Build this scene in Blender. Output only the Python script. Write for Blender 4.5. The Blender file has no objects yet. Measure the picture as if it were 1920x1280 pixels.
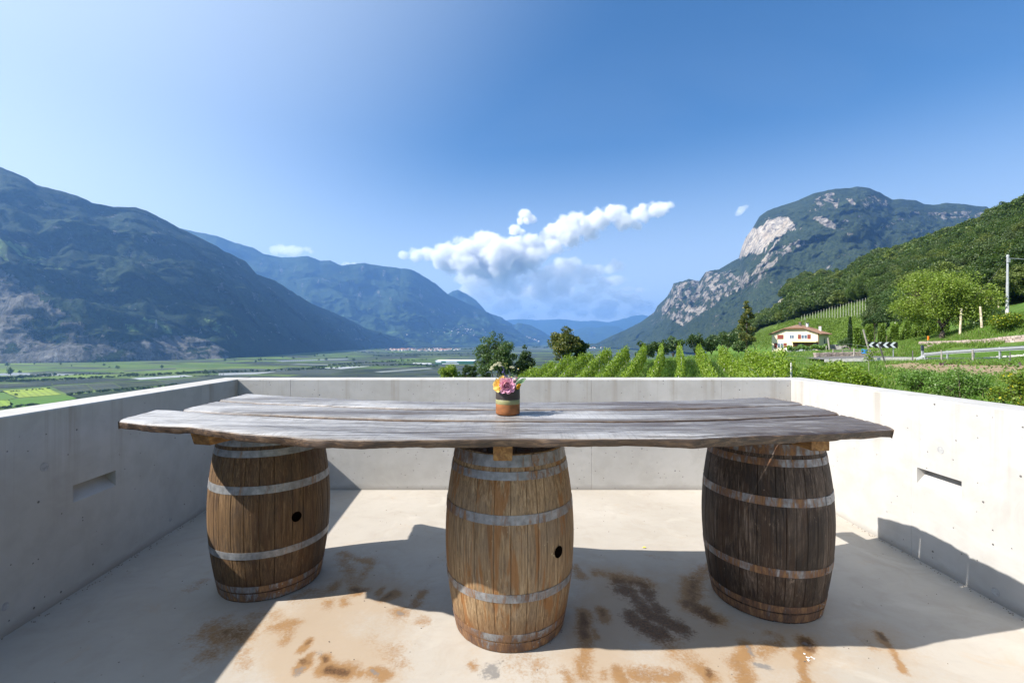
import bpy, math, random
import numpy as np
from mathutils import Vector, Matrix
random.seed(7); RNG = np.random.default_rng(7)
scene = bpy.context.scene
COL = scene.collection
R = math.radians
# ------------------------------------------------------------------ camera
CAMZ = 1.488; F = 853.33
cam_d = bpy.data.cameras.new('camera'); cam = bpy.data.objects.new('camera', cam_d); COL.objects.link(cam)
cam_d.lens = 16.0; cam_d.sensor_width = 36.0; cam_d.clip_start = 0.05; cam_d.clip_end = 200000
cam.location = (0, 0, CAMZ); cam.rotation_euler = (R(90), 0, 0)
scene.camera = cam
# ------------------------------------------------------------------ world, sun, exposure
SUN_TRAVEL = Vector((1.10, 0.31, -1.0)).normalized()
to_sun = -SUN_TRAVEL
sun_el = math.asin(to_sun.z); sun_az = math.atan2(to_sun.x, to_sun.y)   # azimuth from +Y, clockwise
world = bpy.data.worlds.new('World'); scene.world = world; world.use_nodes = True
wt = world.node_tree; wt.nodes.clear()
wo = wt.nodes.new('ShaderNodeOutputWorld'); wb = wt.nodes.new('ShaderNodeBackground')
sky = wt.nodes.new('ShaderNodeTexSky'); sky.sky_type = 'NISHITA'; sky.sun_disc = False
sky.sun_elevation = sun_el; sky.sun_rotation = sun_az; sky.altitude = 350
sky.air_density = 1.0; sky.dust_density = 0.4; sky.ozone_density = 2.0
wb.inputs['Strength'].default_value = 0.070
hsv = wt.nodes.new('ShaderNodeHueSaturation'); hsv.inputs['Saturation'].default_value = 1.28; wt.links.new(sky.outputs[0], hsv.inputs['Color'])
wt.links.new(wb.outputs[0], wo.inputs[0])
# thin cirrus streaks high in the sky: noise on the view direction, the same all round
tc = wt.nodes.new('ShaderNodeTexCoord'); sx = wt.nodes.new('ShaderNodeSeparateXYZ')
wt.links.new(tc.outputs['Generated'], sx.inputs[0])
def wmath(op, a, b=None, clamp=False):
    n = wt.nodes.new('ShaderNodeMath'); n.operation = op; n.use_clamp = clamp
    for i, v in enumerate((a, b)):
        if v is None: continue
        if isinstance(v, (int, float)): n.inputs[i].default_value = v
        else: wt.links.new(v, n.inputs[i])
    return n.outputs[0]
zc = wmath('ADD', wmath('MAXIMUM', sx.outputs['Z'], 0.0), 0.16)
cx = wmath('DIVIDE', sx.outputs['X'], zc); cy = wmath('DIVIDE', sx.outputs['Y'], zc)
cb = wt.nodes.new('ShaderNodeCombineXYZ'); wt.links.new(wmath('MULTIPLY', cx, 0.55), cb.inputs[0]); wt.links.new(wmath('MULTIPLY', cy, 1.3), cb.inputs[1])
cn = wt.nodes.new('ShaderNodeTexNoise'); cn.inputs['Scale'].default_value = 0.8; cn.inputs['Detail'].default_value = 7; cn.inputs['Roughness'].default_value = 0.55; cn.inputs['Distortion'].default_value = 0.6
wt.links.new(cb.outputs[0], cn.inputs['Vector'])
cr = wt.nodes.new('ShaderNodeMapRange'); cr.inputs[1].default_value = 0.46; cr.inputs[2].default_value = 0.80
wt.links.new(cn.outputs[0], cr.inputs[0])
lowsky = wt.nodes.new('ShaderNodeMapRange'); lowsky.inputs[1].default_value = 0.55; lowsky.inputs[2].default_value = 0.05
wt.links.new(sx.outputs['Z'], lowsky.inputs[0])
cir = wmath('MULTIPLY', wmath('MULTIPLY', cr.outputs[0], lowsky.outputs[0]), 0.40, True)
# summer haze: pale towards the sun and low over the horizon, all the way round
dt = wt.nodes.new('ShaderNodeVectorMath'); dt.operation = 'DOT_PRODUCT'; wt.links.new(tc.outputs['Generated'], dt.inputs[0]); dt.inputs[1].default_value = tuple(to_sun)
au = wt.nodes.new('ShaderNodeMapRange'); au.interpolation_type = 'SMOOTHSTEP'; au.inputs[1].default_value = 0.06; au.inputs[2].default_value = 0.90; au.inputs[4].default_value = 0.95; wt.links.new(dt.outputs['Value'], au.inputs[0])
ho = wt.nodes.new('ShaderNodeMapRange'); ho.interpolation_type = 'SMOOTHSTEP'; ho.inputs[1].default_value = 0.42; ho.inputs[2].default_value = 0.0; ho.inputs[4].default_value = 0.85; wt.links.new(sx.outputs['Z'], ho.inputs[0])
cm = wmath('MAXIMUM', cir, wmath('ADD', au.outputs[0], ho.outputs[0]), False); cm = wmath('MINIMUM', cm, 0.9)
wmx = wt.nodes.new('ShaderNodeMix'); wmx.data_type = 'RGBA'
wt.links.new(cm, wmx.inputs[0]); wt.links.new(hsv.outputs[0], wmx.inputs[6]); wmx.inputs[7].default_value = (5.4, 6.2, 7.2, 1)
wt.links.new(wmx.outputs[2], wb.inputs['Color'])
sl = bpy.data.lights.new('sun', 'SUN'); sl.energy = 5.0; sl.angle = R(0.5); sl.color = (1.0, 0.955, 0.885)
so = bpy.data.objects.new('sun', sl); COL.objects.link(so); so.location = (-30, -10, 40)
so.rotation_euler = SUN_TRAVEL.to_track_quat('-Z', 'Y').to_euler()
vs = scene.view_settings; vs.view_transform = 'Standard'; vs.look = 'None'; vs.exposure = 1.14; vs.gamma = 1.0; vs.use_curve_mapping = False
cyc = scene.cycles
cyc.max_bounces = 6; cyc.diffuse_bounces = 3; cyc.glossy_bounces = 2; cyc.transmission_bounces = 3; cyc.transparent_max_bounces = 8
cyc.volume_bounces = 4; cyc.use_denoising = True
# ------------------------------------------------------------------ helpers
def P(px, py, D):
    """point seen at pixel (px,py) of the 1920x1280 photograph, D metres in front of the camera"""
    return Vector(((px - 960) / F * D, D, CAMZ - (py - 640) / F * D))
def hash2(ix, iy, seed):
    h = (ix.astype(np.int64) * 374761393 + iy.astype(np.int64) * 668265263 + seed * 974634777) & 0xffffffff
    h = ((h ^ (h >> 13)) * 1274126177) & 0xffffffff
    h = h ^ (h >> 16)
    return (h & 0xffffff) / float(0xffffff)
def vnoise(x, y, seed=0):
    x = np.asarray(x, float); y = np.asarray(y, float)
    ix = np.floor(x); iy = np.floor(y); fx = x - ix; fy = y - iy
    ang = lambda a, b: hash2(a, b, seed) * 2 * np.pi
    def g(dx, dy):
        a = ang(ix + dx, iy + dy)
        return np.cos(a) * (fx - dx) + np.sin(a) * (fy - dy)
    u = fx * fx * fx * (fx * (fx * 6 - 15) + 10); v = fy * fy * fy * (fy * (fy * 6 - 15) + 10)
    return ((g(0, 0) * (1 - u) + g(1, 0) * u) * (1 - v) + (g(0, 1) * (1 - u) + g(1, 1) * u) * v) * 1.5
def fbm(x, y, seed=0, octv=5, gain=0.5):
    s = 0; a = 1; f = 1
    for k in range(octv):
        s = s + a * vnoise(x * f + 17.3 * k, y * f - 9.1 * k, seed + k); a *= gain; f *= 2.03
    return s
def ridged(x, y, seed=0, octv=5, gain=0.5):
    s = 0; a = 1; f = 1; t = 0
    for k in range(octv):
        s = s + a * (1 - np.abs(vnoise(x * f + 5.3 * k, y * f + 3.1 * k, seed + k)) * 1.6); t += a; a *= gain; f *= 2.1
    return s / t
def raw_mesh(name, V, Fq, smooth=False):
    """V (n,3); Fq (m,k) equal-sized faces, or a list of face tuples"""
    me = bpy.data.meshes.new(name)
    V = np.asarray(V, np.float32)
    if isinstance(Fq, np.ndarray):
        m, k = Fq.shape
        me.vertices.add(len(V)); me.vertices.foreach_set('co', V.ravel())
        me.loops.add(m * k); me.loops.foreach_set('vertex_index', Fq.ravel().astype(np.int32))
        me.polygons.add(m); me.polygons.foreach_set('loop_start', np.arange(0, m * k, k, dtype=np.int32))
        me.update(calc_edges=True)
    else:
        me.from_pydata([tuple(map(float, v)) for v in V], [], Fq); me.update()
    if smooth: me.polygons.foreach_set('use_smooth', [True] * len(me.polygons))
    me.update()
    return me
def origin(parent):
    o = Vector((0, 0, 0))
    while parent is not None:
        o = o + parent.location; parent = parent.parent
    return np.array(o)
def part(name, V, Fq, mat, parent=None, smooth=False, label=None):
    """a mesh object; vertices are given in world space and stored relative to the parent's base"""
    V = np.asarray(V, float) - origin(parent)
    me = raw_mesh(name, V, Fq, smooth); me.materials.append(mat)
    o = bpy.data.objects.new(name, me); COL.objects.link(o)
    if parent is not None: o.parent = parent
    if label: o['label'] = label
    return o
def thing(name, label, cat, loc, group=None):
    o = bpy.data.objects.new(name, None); COL.objects.link(o); o.location = loc; o.empty_display_size = 0.1
    o['label'] = label; o['category'] = cat
    if group: o['group'] = group
    return o
def tag(o, label, cat, group=None, kind=None):
    if label: o['label'] = label
    if cat: o['category'] = cat
    if group: o['group'] = group
    if kind: o['kind'] = kind
    return o
def struct(o, label=None):
    o['kind'] = 'structure'
    if label: o['label'] = label
    return o
def dup(root, loc, rz=None, scale=None, label=None):
    r = root.copy(); COL.objects.link(r); r.location = loc
    if rz is not None: r.rotation_euler = (0, 0, rz)
    if scale is not None: r.scale = scale if hasattr(scale, '__len__') else (scale,) * 3
    if label: r['label'] = label
    for ch in list(root.children):
        c = ch.copy(); COL.objects.link(c); c.parent = r
        for g in ch.children:
            d = g.copy(); COL.objects.link(d); d.parent = c
    return r
class Geo:
    """collects primitive shapes in world space"""
    def __init__(s): s.V = []; s.F = []
    def add(s, V, Fs):
        b = len(s.V); s.V += [tuple(v) for v in V]; s.F += [tuple(i + b for i in f) for f in Fs]; return s
    def box(s, c, d, rz=0.0, M=None):
        hx, hy, hz = d[0] / 2, d[1] / 2, d[2] / 2
        vs_ = [Vector((x, y, z)) for z in (-hz, hz) for y in (-hy, hy) for x in (-hx, hx)]
        if M is None: M = Matrix.Rotation(rz, 3, 'Z')
        vs_ = [M @ v + Vector(c) for v in vs_]
        return s.add(vs_, [(0, 2, 3, 1), (4, 5, 7, 6), (0, 1, 5, 4), (2, 6, 7, 3), (0, 4, 6, 2), (1, 3, 7, 5)])
    def tube(s, a, b, r0, r1=None, n=8, caps=True):
        a = Vector(a); b = Vector(b); r1 = r0 if r1 is None else r1
        d = (b - a).normalized(); q = d.to_track_quat('Z', 'Y')
        ring = [q @ Vector((math.cos(2 * math.pi * i / n), math.sin(2 * math.pi * i / n), 0)) for i in range(n)]
        V = [a + v * r0 for v in ring] + [b + v * r1 for v in ring]
        Fs = [(i, (i + 1) % n, n + (i + 1) % n, n + i) for i in range(n)]
        if caps: Fs += [tuple(range(n - 1, -1, -1)), tuple(range(n, 2 * n))]
        return s.add(V, Fs)
    def path(s, pts, rad, n=6):
        """bent tapered tube with shared rings"""
        pts = [Vector(p) for p in pts]; V = []
        for i, p in enumerate(pts):
            d = (pts[min(i + 1, len(pts) - 1)] - pts[max(i - 1, 0)]).normalized(); q = d.to_track_quat('Z', 'Y')
            r = rad[i] if hasattr(rad, '__len__') else rad
            V += [p + (q @ Vector((math.cos(2 * math.pi * k / n), math.sin(2 * math.pi * k / n), 0))) * r for k in range(n)]
        Fs = []
        for i in range(len(pts) - 1):
            for k in range(n): Fs.append((i * n + k, i * n + (k + 1) % n, (i + 1) * n + (k + 1) % n, (i + 1) * n + k))
        Fs += [tuple(range(n - 1, -1, -1)), tuple((len(pts) - 1) * n + k for k in range(n))]
        return s.add(V, Fs)
    def lathe(s, c, prof, n=32, a0=0.0, a1=2 * math.pi):
        full = abs(a1 - a0 - 2 * math.pi) < 1e-6; m = n if full else n + 1; V = []
        for (r, z) in prof:
            for i in range(m):
                a = a0 + (a1 - a0) * i / n
                V.append((c[0] + r * math.cos(a), c[1] + r * math.sin(a), c[2] + z))
        Fs = []
        for j in range(len(prof) - 1):
            for i in range(n):
                i2 = (i + 1) % m
                Fs.append((j * m + i, j * m + i2, (j + 1) * m + i2, (j + 1) * m + i))
        return s.add(V, Fs)
    def build(s, name, mat, parent=None, smooth=False, label=None):
        return part(name, s.V, s.F, mat, parent, smooth, label)
def interp(pts, xs, col):
    a = np.array(pts, float); return np.interp(xs, a[:, 0], a[:, col])
# ------------------------------------------------------------------ material helpers
class NT:
    def __init__(s, name):
        s.m = bpy.data.materials.new(name); s.m.use_nodes = True; s.t = s.m.node_tree; s.t.nodes.clear()
        s.out = s.t.nodes.new('ShaderNodeOutputMaterial')
        s.bsdf = s.t.nodes.new('ShaderNodeBsdfPrincipled'); s.t.links.new(s.bsdf.outputs[0], s.out.inputs[0])
        g = s.t.nodes.new('ShaderNodeNewGeometry'); s.pos = g.outputs['Position']; s.geo = g
        oi = s.t.nodes.new('ShaderNodeObjectInfo'); s.rnd = oi.outputs['Random']
        s.island = g.outputs['Random Per Island']; s.normal = g.outputs['Normal']
    def set(s, inp, v):
        i = s.bsdf.inputs[inp] if isinstance(inp, str) else inp
        if hasattr(v, 'is_linked'): s.t.links.new(v, i)
        elif hasattr(v, '__len__'): i.default_value = tuple(v) + ((1,) if len(v) == 3 and len(i.default_value) == 4 else ())
        else: i.default_value = v
    def m_(s, op, a, b=0.0, clamp=False):
        n = s.t.nodes.new('ShaderNodeMath'); n.operation = op; n.use_clamp = clamp
        s.set(n.inputs[0], a); s.set(n.inputs[1], b); return n.outputs[0]
    def scale(s, vec, sc, off=(0, 0, 0)):
        n = s.t.nodes.new('ShaderNodeMapping'); s.set(n.inputs['Vector'], vec); n.inputs['Scale'].default_value = sc; n.inputs['Location'].default_value = off
        return n.outputs[0]
    def noise(s, vec=None, scale=1.0, detail=4, rough=0.55, dist=0.0, color=False):
        n = s.t.nodes.new('ShaderNodeTexNoise'); s.set(n.inputs['Vector'], s.pos if vec is None else vec)
        n.inputs['Scale'].default_value = scale; n.inputs['Detail'].default_value = detail; n.inputs['Roughness'].default_value = rough; n.inputs['Distortion'].default_value = dist
        return n.outputs[1 if color else 0]
    def voro(s, vec=None, scale=1.0, feat='F1', out=0, rnd=1.0):
        n = s.t.nodes.new('ShaderNodeTexVoronoi'); n.feature = feat; s.set(n.inputs['Vector'], s.pos if vec is None else vec)
        n.inputs['Scale'].default_value = scale; n.inputs['Randomness'].default_value = rnd
        return n.outputs[out]
    def rng(s, v, a, b, c=0.0, d=1.0, smooth=False):
        n = s.t.nodes.new('ShaderNodeMapRange'); s.set(n.inputs[0], v); n.interpolation_type = 'SMOOTHSTEP' if smooth else 'LINEAR'
        for i, q in enumerate((a, b, c, d)): n.inputs[i + 1].default_value = q
        return n.outputs[0]
    def ramp(s, v, stops):
        n = s.t.nodes.new('ShaderNodeValToRGB'); s.set(n.inputs[0], v); e = n.color_ramp.elements
        while len(e) < len(stops): e.new(0.5)
        for k, (p, c) in enumerate(stops): e[k].position = p; e[k].color = tuple(c) + (1,)
        return n.outputs[0]
    def mix(s, f, a, b, mode='MIX'):
        n = s.t.nodes.new('ShaderNodeMix'); n.data_type = 'RGBA'; n.blend_type = mode
        s.set(n.inputs[0], f); s.set(n.inputs[6], a); s.set(n.inputs[7], b); return n.outputs[2]
    def bump(s, h, strength=0.3, dist=0.01, prev=None):
        n = s.t.nodes.new('ShaderNodeBump'); s.set(n.inputs['Height'], h); n.inputs['Strength'].default_value = strength; n.inputs['Distance'].default_value = dist
        if prev is not None: s.t.links.new(prev, n.inputs['Normal'])
        s.t.links.new(n.outputs[0], s.bsdf.inputs['Normal']); return n.outputs[0]
    def attr(s, name, out='Color'):
        n = s.t.nodes.new('ShaderNodeAttribute'); n.attribute_name = name; return n.outputs[out]
    def sep(s, v):
        n = s.t.nodes.new('ShaderNodeSeparateXYZ'); s.set(n.inputs[0], v); return n.outputs
    def comb(s, x, y, z):
        n = s.t.nodes.new('ShaderNodeCombineXYZ'); s.set(n.inputs[0], x); s.set(n.inputs[1], y); s.set(n.inputs[2], z); return n.outputs[0]
def plain(name, col, rough=0.6, metal=0.0, var=0.12, vs_=8.0, spec=0.4):
    n = NT(name); f = n.noise(scale=vs_, detail=5)
    lo = [c * (1 - var) for c in col]; hi = [min(1, c * (1 + var)) for c in col]
    n.set('Base Color', n.mix(n.rng(f, 0.3, 0.7), lo, hi)); n.set('Roughness', rough); n.set('Metallic', metal); n.set('Specular IOR Level', spec)
    return n.m
def leafmat(name, lo, hi, trans=0.35, alt=None, altf=0.0, nscale=0.6, rough=0.5, perobj=0.0):
    n = NT(name)
    f = n.m_('ADD', n.m_('MULTIPLY', n.island, 0.6), n.m_('MULTIPLY', n.rng(n.noise(scale=nscale, detail=2), 0.3, 0.7), 0.4))
    c = n.mix(f, lo, hi)
    if alt: c = n.mix(n.m_('GREATER_THAN', n.m_('FRACT', n.m_('MULTIPLY', n.island, 37.7)), 1 - altf), c, alt)
    if perobj:
        c = n.mix(n.m_('MULTIPLY', n.rnd, perobj), c, n.mix(0.75, c, (lo[0] * 0.9, lo[1] * 0.8, lo[2] * 0.9))); c = n.mix(n.m_('MULTIPLY', n.m_('GREATER_THAN', n.m_('FRACT', n.m_('MULTIPLY', n.rnd, 7.3)), 0.72), 0.55), c, (0.095, 0.125, 0.050)); c = n.mix(n.m_('MULTIPLY', n.m_('GREATER_THAN', n.m_('FRACT', n.m_('MULTIPLY', n.rnd, 13.7)), 0.86), 0.6), c, (0.15, 0.185, 0.035))
    n.set('Base Color', c); n.set('Roughness', rough); n.set('Specular IOR Level', 0.35)
    tr = n.t.nodes.new('ShaderNodeBsdfTranslucent'); n.set(tr.inputs[0], n.mix(0.5, c, (hi[0] * 1.3, hi[1] * 1.3, hi[2] * 0.6)))
    mx = n.t.nodes.new('ShaderNodeMixShader'); mx.inputs[0].default_value = trans
    n.t.links.new(n.bsdf.outputs[0], mx.inputs[1]); n.t.links.new(tr.outputs[0], mx.inputs[2]); n.t.links.new(mx.outputs[0], n.out.inputs[0])
    return n.m

def concrete():
    n = NT('cast_concrete')
    big = n.noise(scale=0.9, detail=6, rough=0.6); med = n.noise(scale=6, detail=6, rough=0.6); fine = n.noise(scale=90, detail=3)
    c = n.mix(n.rng(big, 0.3, 0.7), (0.375, 0.362, 0.340), (0.455, 0.442, 0.420))
    c = n.mix(n.rng(med, 0.42, 0.62, 0, 0.45), c, (0.33, 0.315, 0.29)); c = n.mix(n.rng(n.noise(n.scale(n.pos, (1.2, 1.2, 2.2)), 1.0, 7, 0.7, 1.0), 0.52, 0.66, 0, 0.4), c, (0.48, 0.465, 0.44))
    grime = n.noise(n.scale(n.pos, (3, 3, 6)), 1.0, 6, 0.7); c = n.mix(n.m_('MULTIPLY', n.rng(n.m_('ADD', n.sep(n.pos)[2], n.m_('MULTIPLY', n.m_('SUBTRACT', grime, 0.5), 0.10)), 0.055, 0.0), n.rng(n.m_('ABSOLUTE', n.sep(n.normal)[2]), 0.5, 0.2, 0, 0.5)), c, (0.16, 0.14, 0.115))
    # run-off streaks down the face (stain with a shape of its own)
    p = n.sep(n.pos)
    st = n.noise(n.scale(n.pos, (7, 7, 0.25)), 1.0, 5, 0.65)
    top = n.rng(p[2], 0.35, 1.10, 0.0, 1.0)
    c = n.mix(n.m_('MULTIPLY', n.rng(st, 0.54, 0.68, 0, 0.52), top), c, (0.25, 0.215, 0.165))
    # blow holes: two sizes
    v1 = n.t.nodes.new('ShaderNodeTexVoronoi'); v1.inputs['Scale'].default_value = 9.0; n.set(v1.inputs['Vector'], n.pos)
    r1 = n.sep(v1.outputs['Color'])[0]
    h1 = n.m_('MULTIPLY', n.rng(v1.outputs['Distance'], 0.07, 0.045), n.m_('GREATER_THAN', r1, 0.5))
    v2 = n.t.nodes.new('ShaderNodeTexVoronoi'); v2.inputs['Scale'].default_value = 21.0; n.set(v2.inputs['Vector'], n.pos)
    r2 = n.sep(v2.outputs['Color'])[1]
    h2 = n.m_('MULTIPLY', n.rng(v2.outputs['Distance'], 0.10, 0.06), n.m_('GREATER_THAN', r2, 0.72))
    side = n.rng(n.m_('ABSOLUTE', n.sep(n.normal)[2]), 0.5, 0.2)
    hole = n.m_('MULTIPLY', n.m_('MAXIMUM', h1, h2), side)
    c = n.mix(n.m_('MULTIPLY', hole, 0.85), c, (0.09, 0.085, 0.08))
    n.set('Base Color', c); n.set('Roughness', 0.78); n.set('Specular IOR Level', 0.3)
    b = n.bump(n.m_('ADD', n.m_('MULTIPLY', med, 0.5), n.m_('MULTIPLY', fine, 0.25)), 0.25, 0.004)
    n.bump(n.m_('SUBTRACT', 1.0, hole), 0.7, 0.006, b)
    return n.m
def floor_mat():
    n = NT('terrace_screed')
    big = n.noise(scale=0.7, detail=6, rough=0.62, dist=0.5); med = n.noise(scale=4.5, detail=6, rough=0.65, dist=0.8); fine = n.noise(scale=60, detail=4)
    c = n.mix(n.rng(big, 0.32, 0.68), (0.335, 0.300, 0.252), (0.425, 0.388, 0.338))
    c = n.mix(n.rng(med, 0.5, 0.75, 0, 0.4), c, (0.30, 0.25, 0.195))
    c = n.mix(n.rng(n.noise(scale=2.2, detail=5, dist=1.2), 0.58, 0.72, 0, 0.5), c, (0.485, 0.445, 0.385))
    # trowel arcs
    tr = n.noise(n.scale(n.pos, (2.5, 9, 1)), 2.0, 5, 0.6, 1.5)
    c = n.mix(n.rng(tr, 0.52, 0.72, 0, 0.22), c, (0.30, 0.28, 0.255))
    a = n.sep(n.attr('stain'))
    brk = n.noise(scale=16, detail=6, rough=0.7, dist=0.6); brk2 = n.noise(scale=70, detail=4, rough=0.7)
    bb = n.m_('ADD', n.m_('MULTIPLY', n.m_('SUBTRACT', brk, 0.5), 1.8), n.m_('MULTIPLY', n.m_('SUBTRACT', brk2, 0.5), 1.6))
    hl = n.attr('halo', 'Fac')
    c = n.mix(n.m_('MULTIPLY', n.rng(n.m_('ADD', hl, n.m_('MULTIPLY', bb, 0.35)), 0.08, 0.80, 0, 1, True), 0.55), c, (0.34, 0.235, 0.135))
    s1 = n.rng(n.m_('ADD', a[0], n.m_('MULTIPLY', bb, 0.55)), 0.10, 0.66, 0, 0.88, True)
    s1 = n.m_('MULTIPLY', s1, n.rng(a[0], 0.03, 0.2))
    s2 = n.rng(n.m_('ADD', a[1], n.m_('MULTIPLY', bb, 0.75)), 0.22, 0.75, 0, 0.9, True)
    s2 = n.m_('MULTIPLY', s2, n.rng(a[1], 0.03, 0.2))
    c = n.mix(s1, c, n.mix(brk, (0.15, 0.070, 0.022), (0.34, 0.19, 0.070)))
    c = n.mix(s2, c, n.mix(n.rng(brk2, .4, .6), (0.045, 0.022, 0.009), (0.14, 0.070, 0.030)))
    s3 = n.m_('MULTIPLY', n.rng(n.m_('ADD', a[2], n.m_('MULTIPLY', bb, 0.7)), 0.4, 0.8, 0, 0.8, True), n.rng(a[2], 0.03, 0.2))
    c = n.mix(s3, c, (0.16, 0.155, 0.15))
    # faint overall tint of rust
    c = n.mix(n.rng(n.noise(scale=3.1, detail=6, rough=0.7, dist=0.7), 0.60, 0.74, 0, 0.30), c, (0.40, 0.25, 0.12))
    sp = n.t.nodes.new('ShaderNodeTexVoronoi'); sp.inputs['Scale'].default_value = 11.0; n.set(sp.inputs['Vector'], n.pos)
    c = n.mix(n.m_('MULTIPLY', n.rng(sp.outputs['Distance'], 0.05, 0.03), n.m_('GREATER_THAN', n.sep(sp.outputs['Color'])[0], 0.75)), c, (0.12, 0.10, 0.08))
    n.set('Base Color', c); n.set('Roughness', n.rng(med, 0.3, 0.7, 0.55, 0.75)); n.set('Specular IOR Level', 0.35)
    n.bump(n.m_('ADD', n.m_('MULTIPLY', med, 0.6), n.m_('MULTIPLY', fine, 0.12)), 0.25, 0.006)
    return n.m
def wood_top():
    n = NT('weathered_plank')
    gr = n.noise(n.scale(n.pos, (2.2, 46, 46)), 1.0, 10, 0.78, 0.5)
    gr2 = n.noise(n.scale(n.pos, (9, 190, 120)), 1.0, 6, 0.75, 0.3)
    saw = n.noise(n.scale(n.pos, (150, 5, 5)), 1.0, 4, 0.7, 0.15)
    big = n.noise(n.scale(n.pos, (0.9, 4.5, 4)), 1.0, 6, 0.62, 0.8)
    c = n.ramp(gr, [(0.30, (0.030, 0.024, 0.020)), (0.42, (0.12, 0.106, 0.096)), (0.54, (0.20, 0.188, 0.176)), (0.68, (0.38, 0.368, 0.352))])
    xx = n.sep(n.pos)[0]; bleach_glare = n.m_('ADD', big, n.rng(xx, 1.2, -1.9, -0.12, 0.12))  # weathering noise plus silvery glare painted in, paler toward the left end
    c = n.mix(n.rng(bleach_glare, 0.46, 0.66, 0, 0.75), c, (0.50, 0.485, 0.465))
    c = n.mix(n.rng(bleach_glare, 0.46, 0.34, 0, 0.75), c, (0.070, 0.048, 0.034))
    c = n.mix(n.rng(gr2, 0.58, 0.72, 0, 0.75), c, (0.045, 0.032, 0.025))
    c = n.mix(n.rng(gr2, 0.40, 0.28, 0, 0.45), c, (0.46, 0.455, 0.45))
    md = n.noise(n.scale(n.pos, (2.2, 16, 10)), 1.0, 6, 0.7, 1.2)
    c = n.mix(n.rng(md, 0.54, 0.66, 0, 0.6), c, (0.055, 0.042, 0.036)); c = n.mix(n.rng(md, 0.44, 0.34, 0, 0.5), c, (0.44, 0.435, 0.43))
    kn = n.t.nodes.new('ShaderNodeTexVoronoi'); kn.inputs['Scale'].default_value = 1.0; n.set(kn.inputs['Vector'], n.scale(n.pos, (1.3, 3.6, 0.2))); kd = kn.outputs['Distance']
    kr = n.m_('SINE', n.m_('MULTIPLY', n.m_('ADD', kd, n.m_('MULTIPLY', gr, 0.03)), 150.0)); km = n.rng(kd, 0.15, 0.05)
    c = n.mix(n.m_('MULTIPLY', n.rng(kr, -0.2, 0.9), n.m_('MULTIPLY', km, 0.55)), c, (0.06, 0.045, 0.035)); c = n.mix(n.rng(kd, 0.035, 0.02, 0, 0.8), c, (0.035, 0.022, 0.015))
    c = n.mix(n.rng(saw, 0.52, 0.62, 0, 0.42), c, (0.12, 0.11, 0.105))
    # wane edges and underside: brown bark-free wood
    a = n.sep(n.attr('edge'))
    br = n.ramp(n.noise(n.scale(n.pos, (6, 60, 60)), 1.0, 7, 0.7, 0.8), [(0.34, (0.014, 0.008, 0.005)), (0.5, (0.060, 0.034, 0.018)), (0.64, (0.15, 0.092, 0.050)), (0.78, (0.27, 0.19, 0.12))])
    c = n.mix(n.rng(n.m_('ADD', a[0], n.m_('MULTIPLY', n.m_('SUBTRACT', gr, 0.5), 0.5)), 0.35, 0.6), c, br)
    # fine drying cracks that follow the grain
    for sc_, of_, th_, st_ in (((0.9, 20, 12), (0, 0, 0), 0.011, 0.85), ((2.4, 48, 30), (7, 3, 1), 0.013, 0.6)):
        cn_ = n.noise(n.scale(n.pos, sc_, of_), 1.0, 3, 0.5, 0.35); cr_ = n.rng(n.m_('ABSOLUTE', n.m_('SUBTRACT', cn_, 0.5)), th_, th_ * 0.3, 0, st_)
        gate = n.rng(n.noise(n.scale(n.pos, (1.1, 5, 5), of_), 1.0, 3), 0.46, 0.56); c = n.mix(n.m_('MULTIPLY', cr_, gate), c, (0.025, 0.017, 0.012))
    # dark checks
    c = n.mix(a[1], c, (0.02, 0.012, 0.008))
    n.set('Base Color', c); n.set('Roughness', n.rng(gr, 0.3, 0.7, 0.58, 0.36)); n.set('Specular IOR Level', 0.55)
    b = n.bump(n.m_('ADD', gr, n.m_('MULTIPLY', gr2, 0.8)), 0.6, 0.004)
    n.bump(saw, 0.18, 0.003, b)
    return n.m
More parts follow.
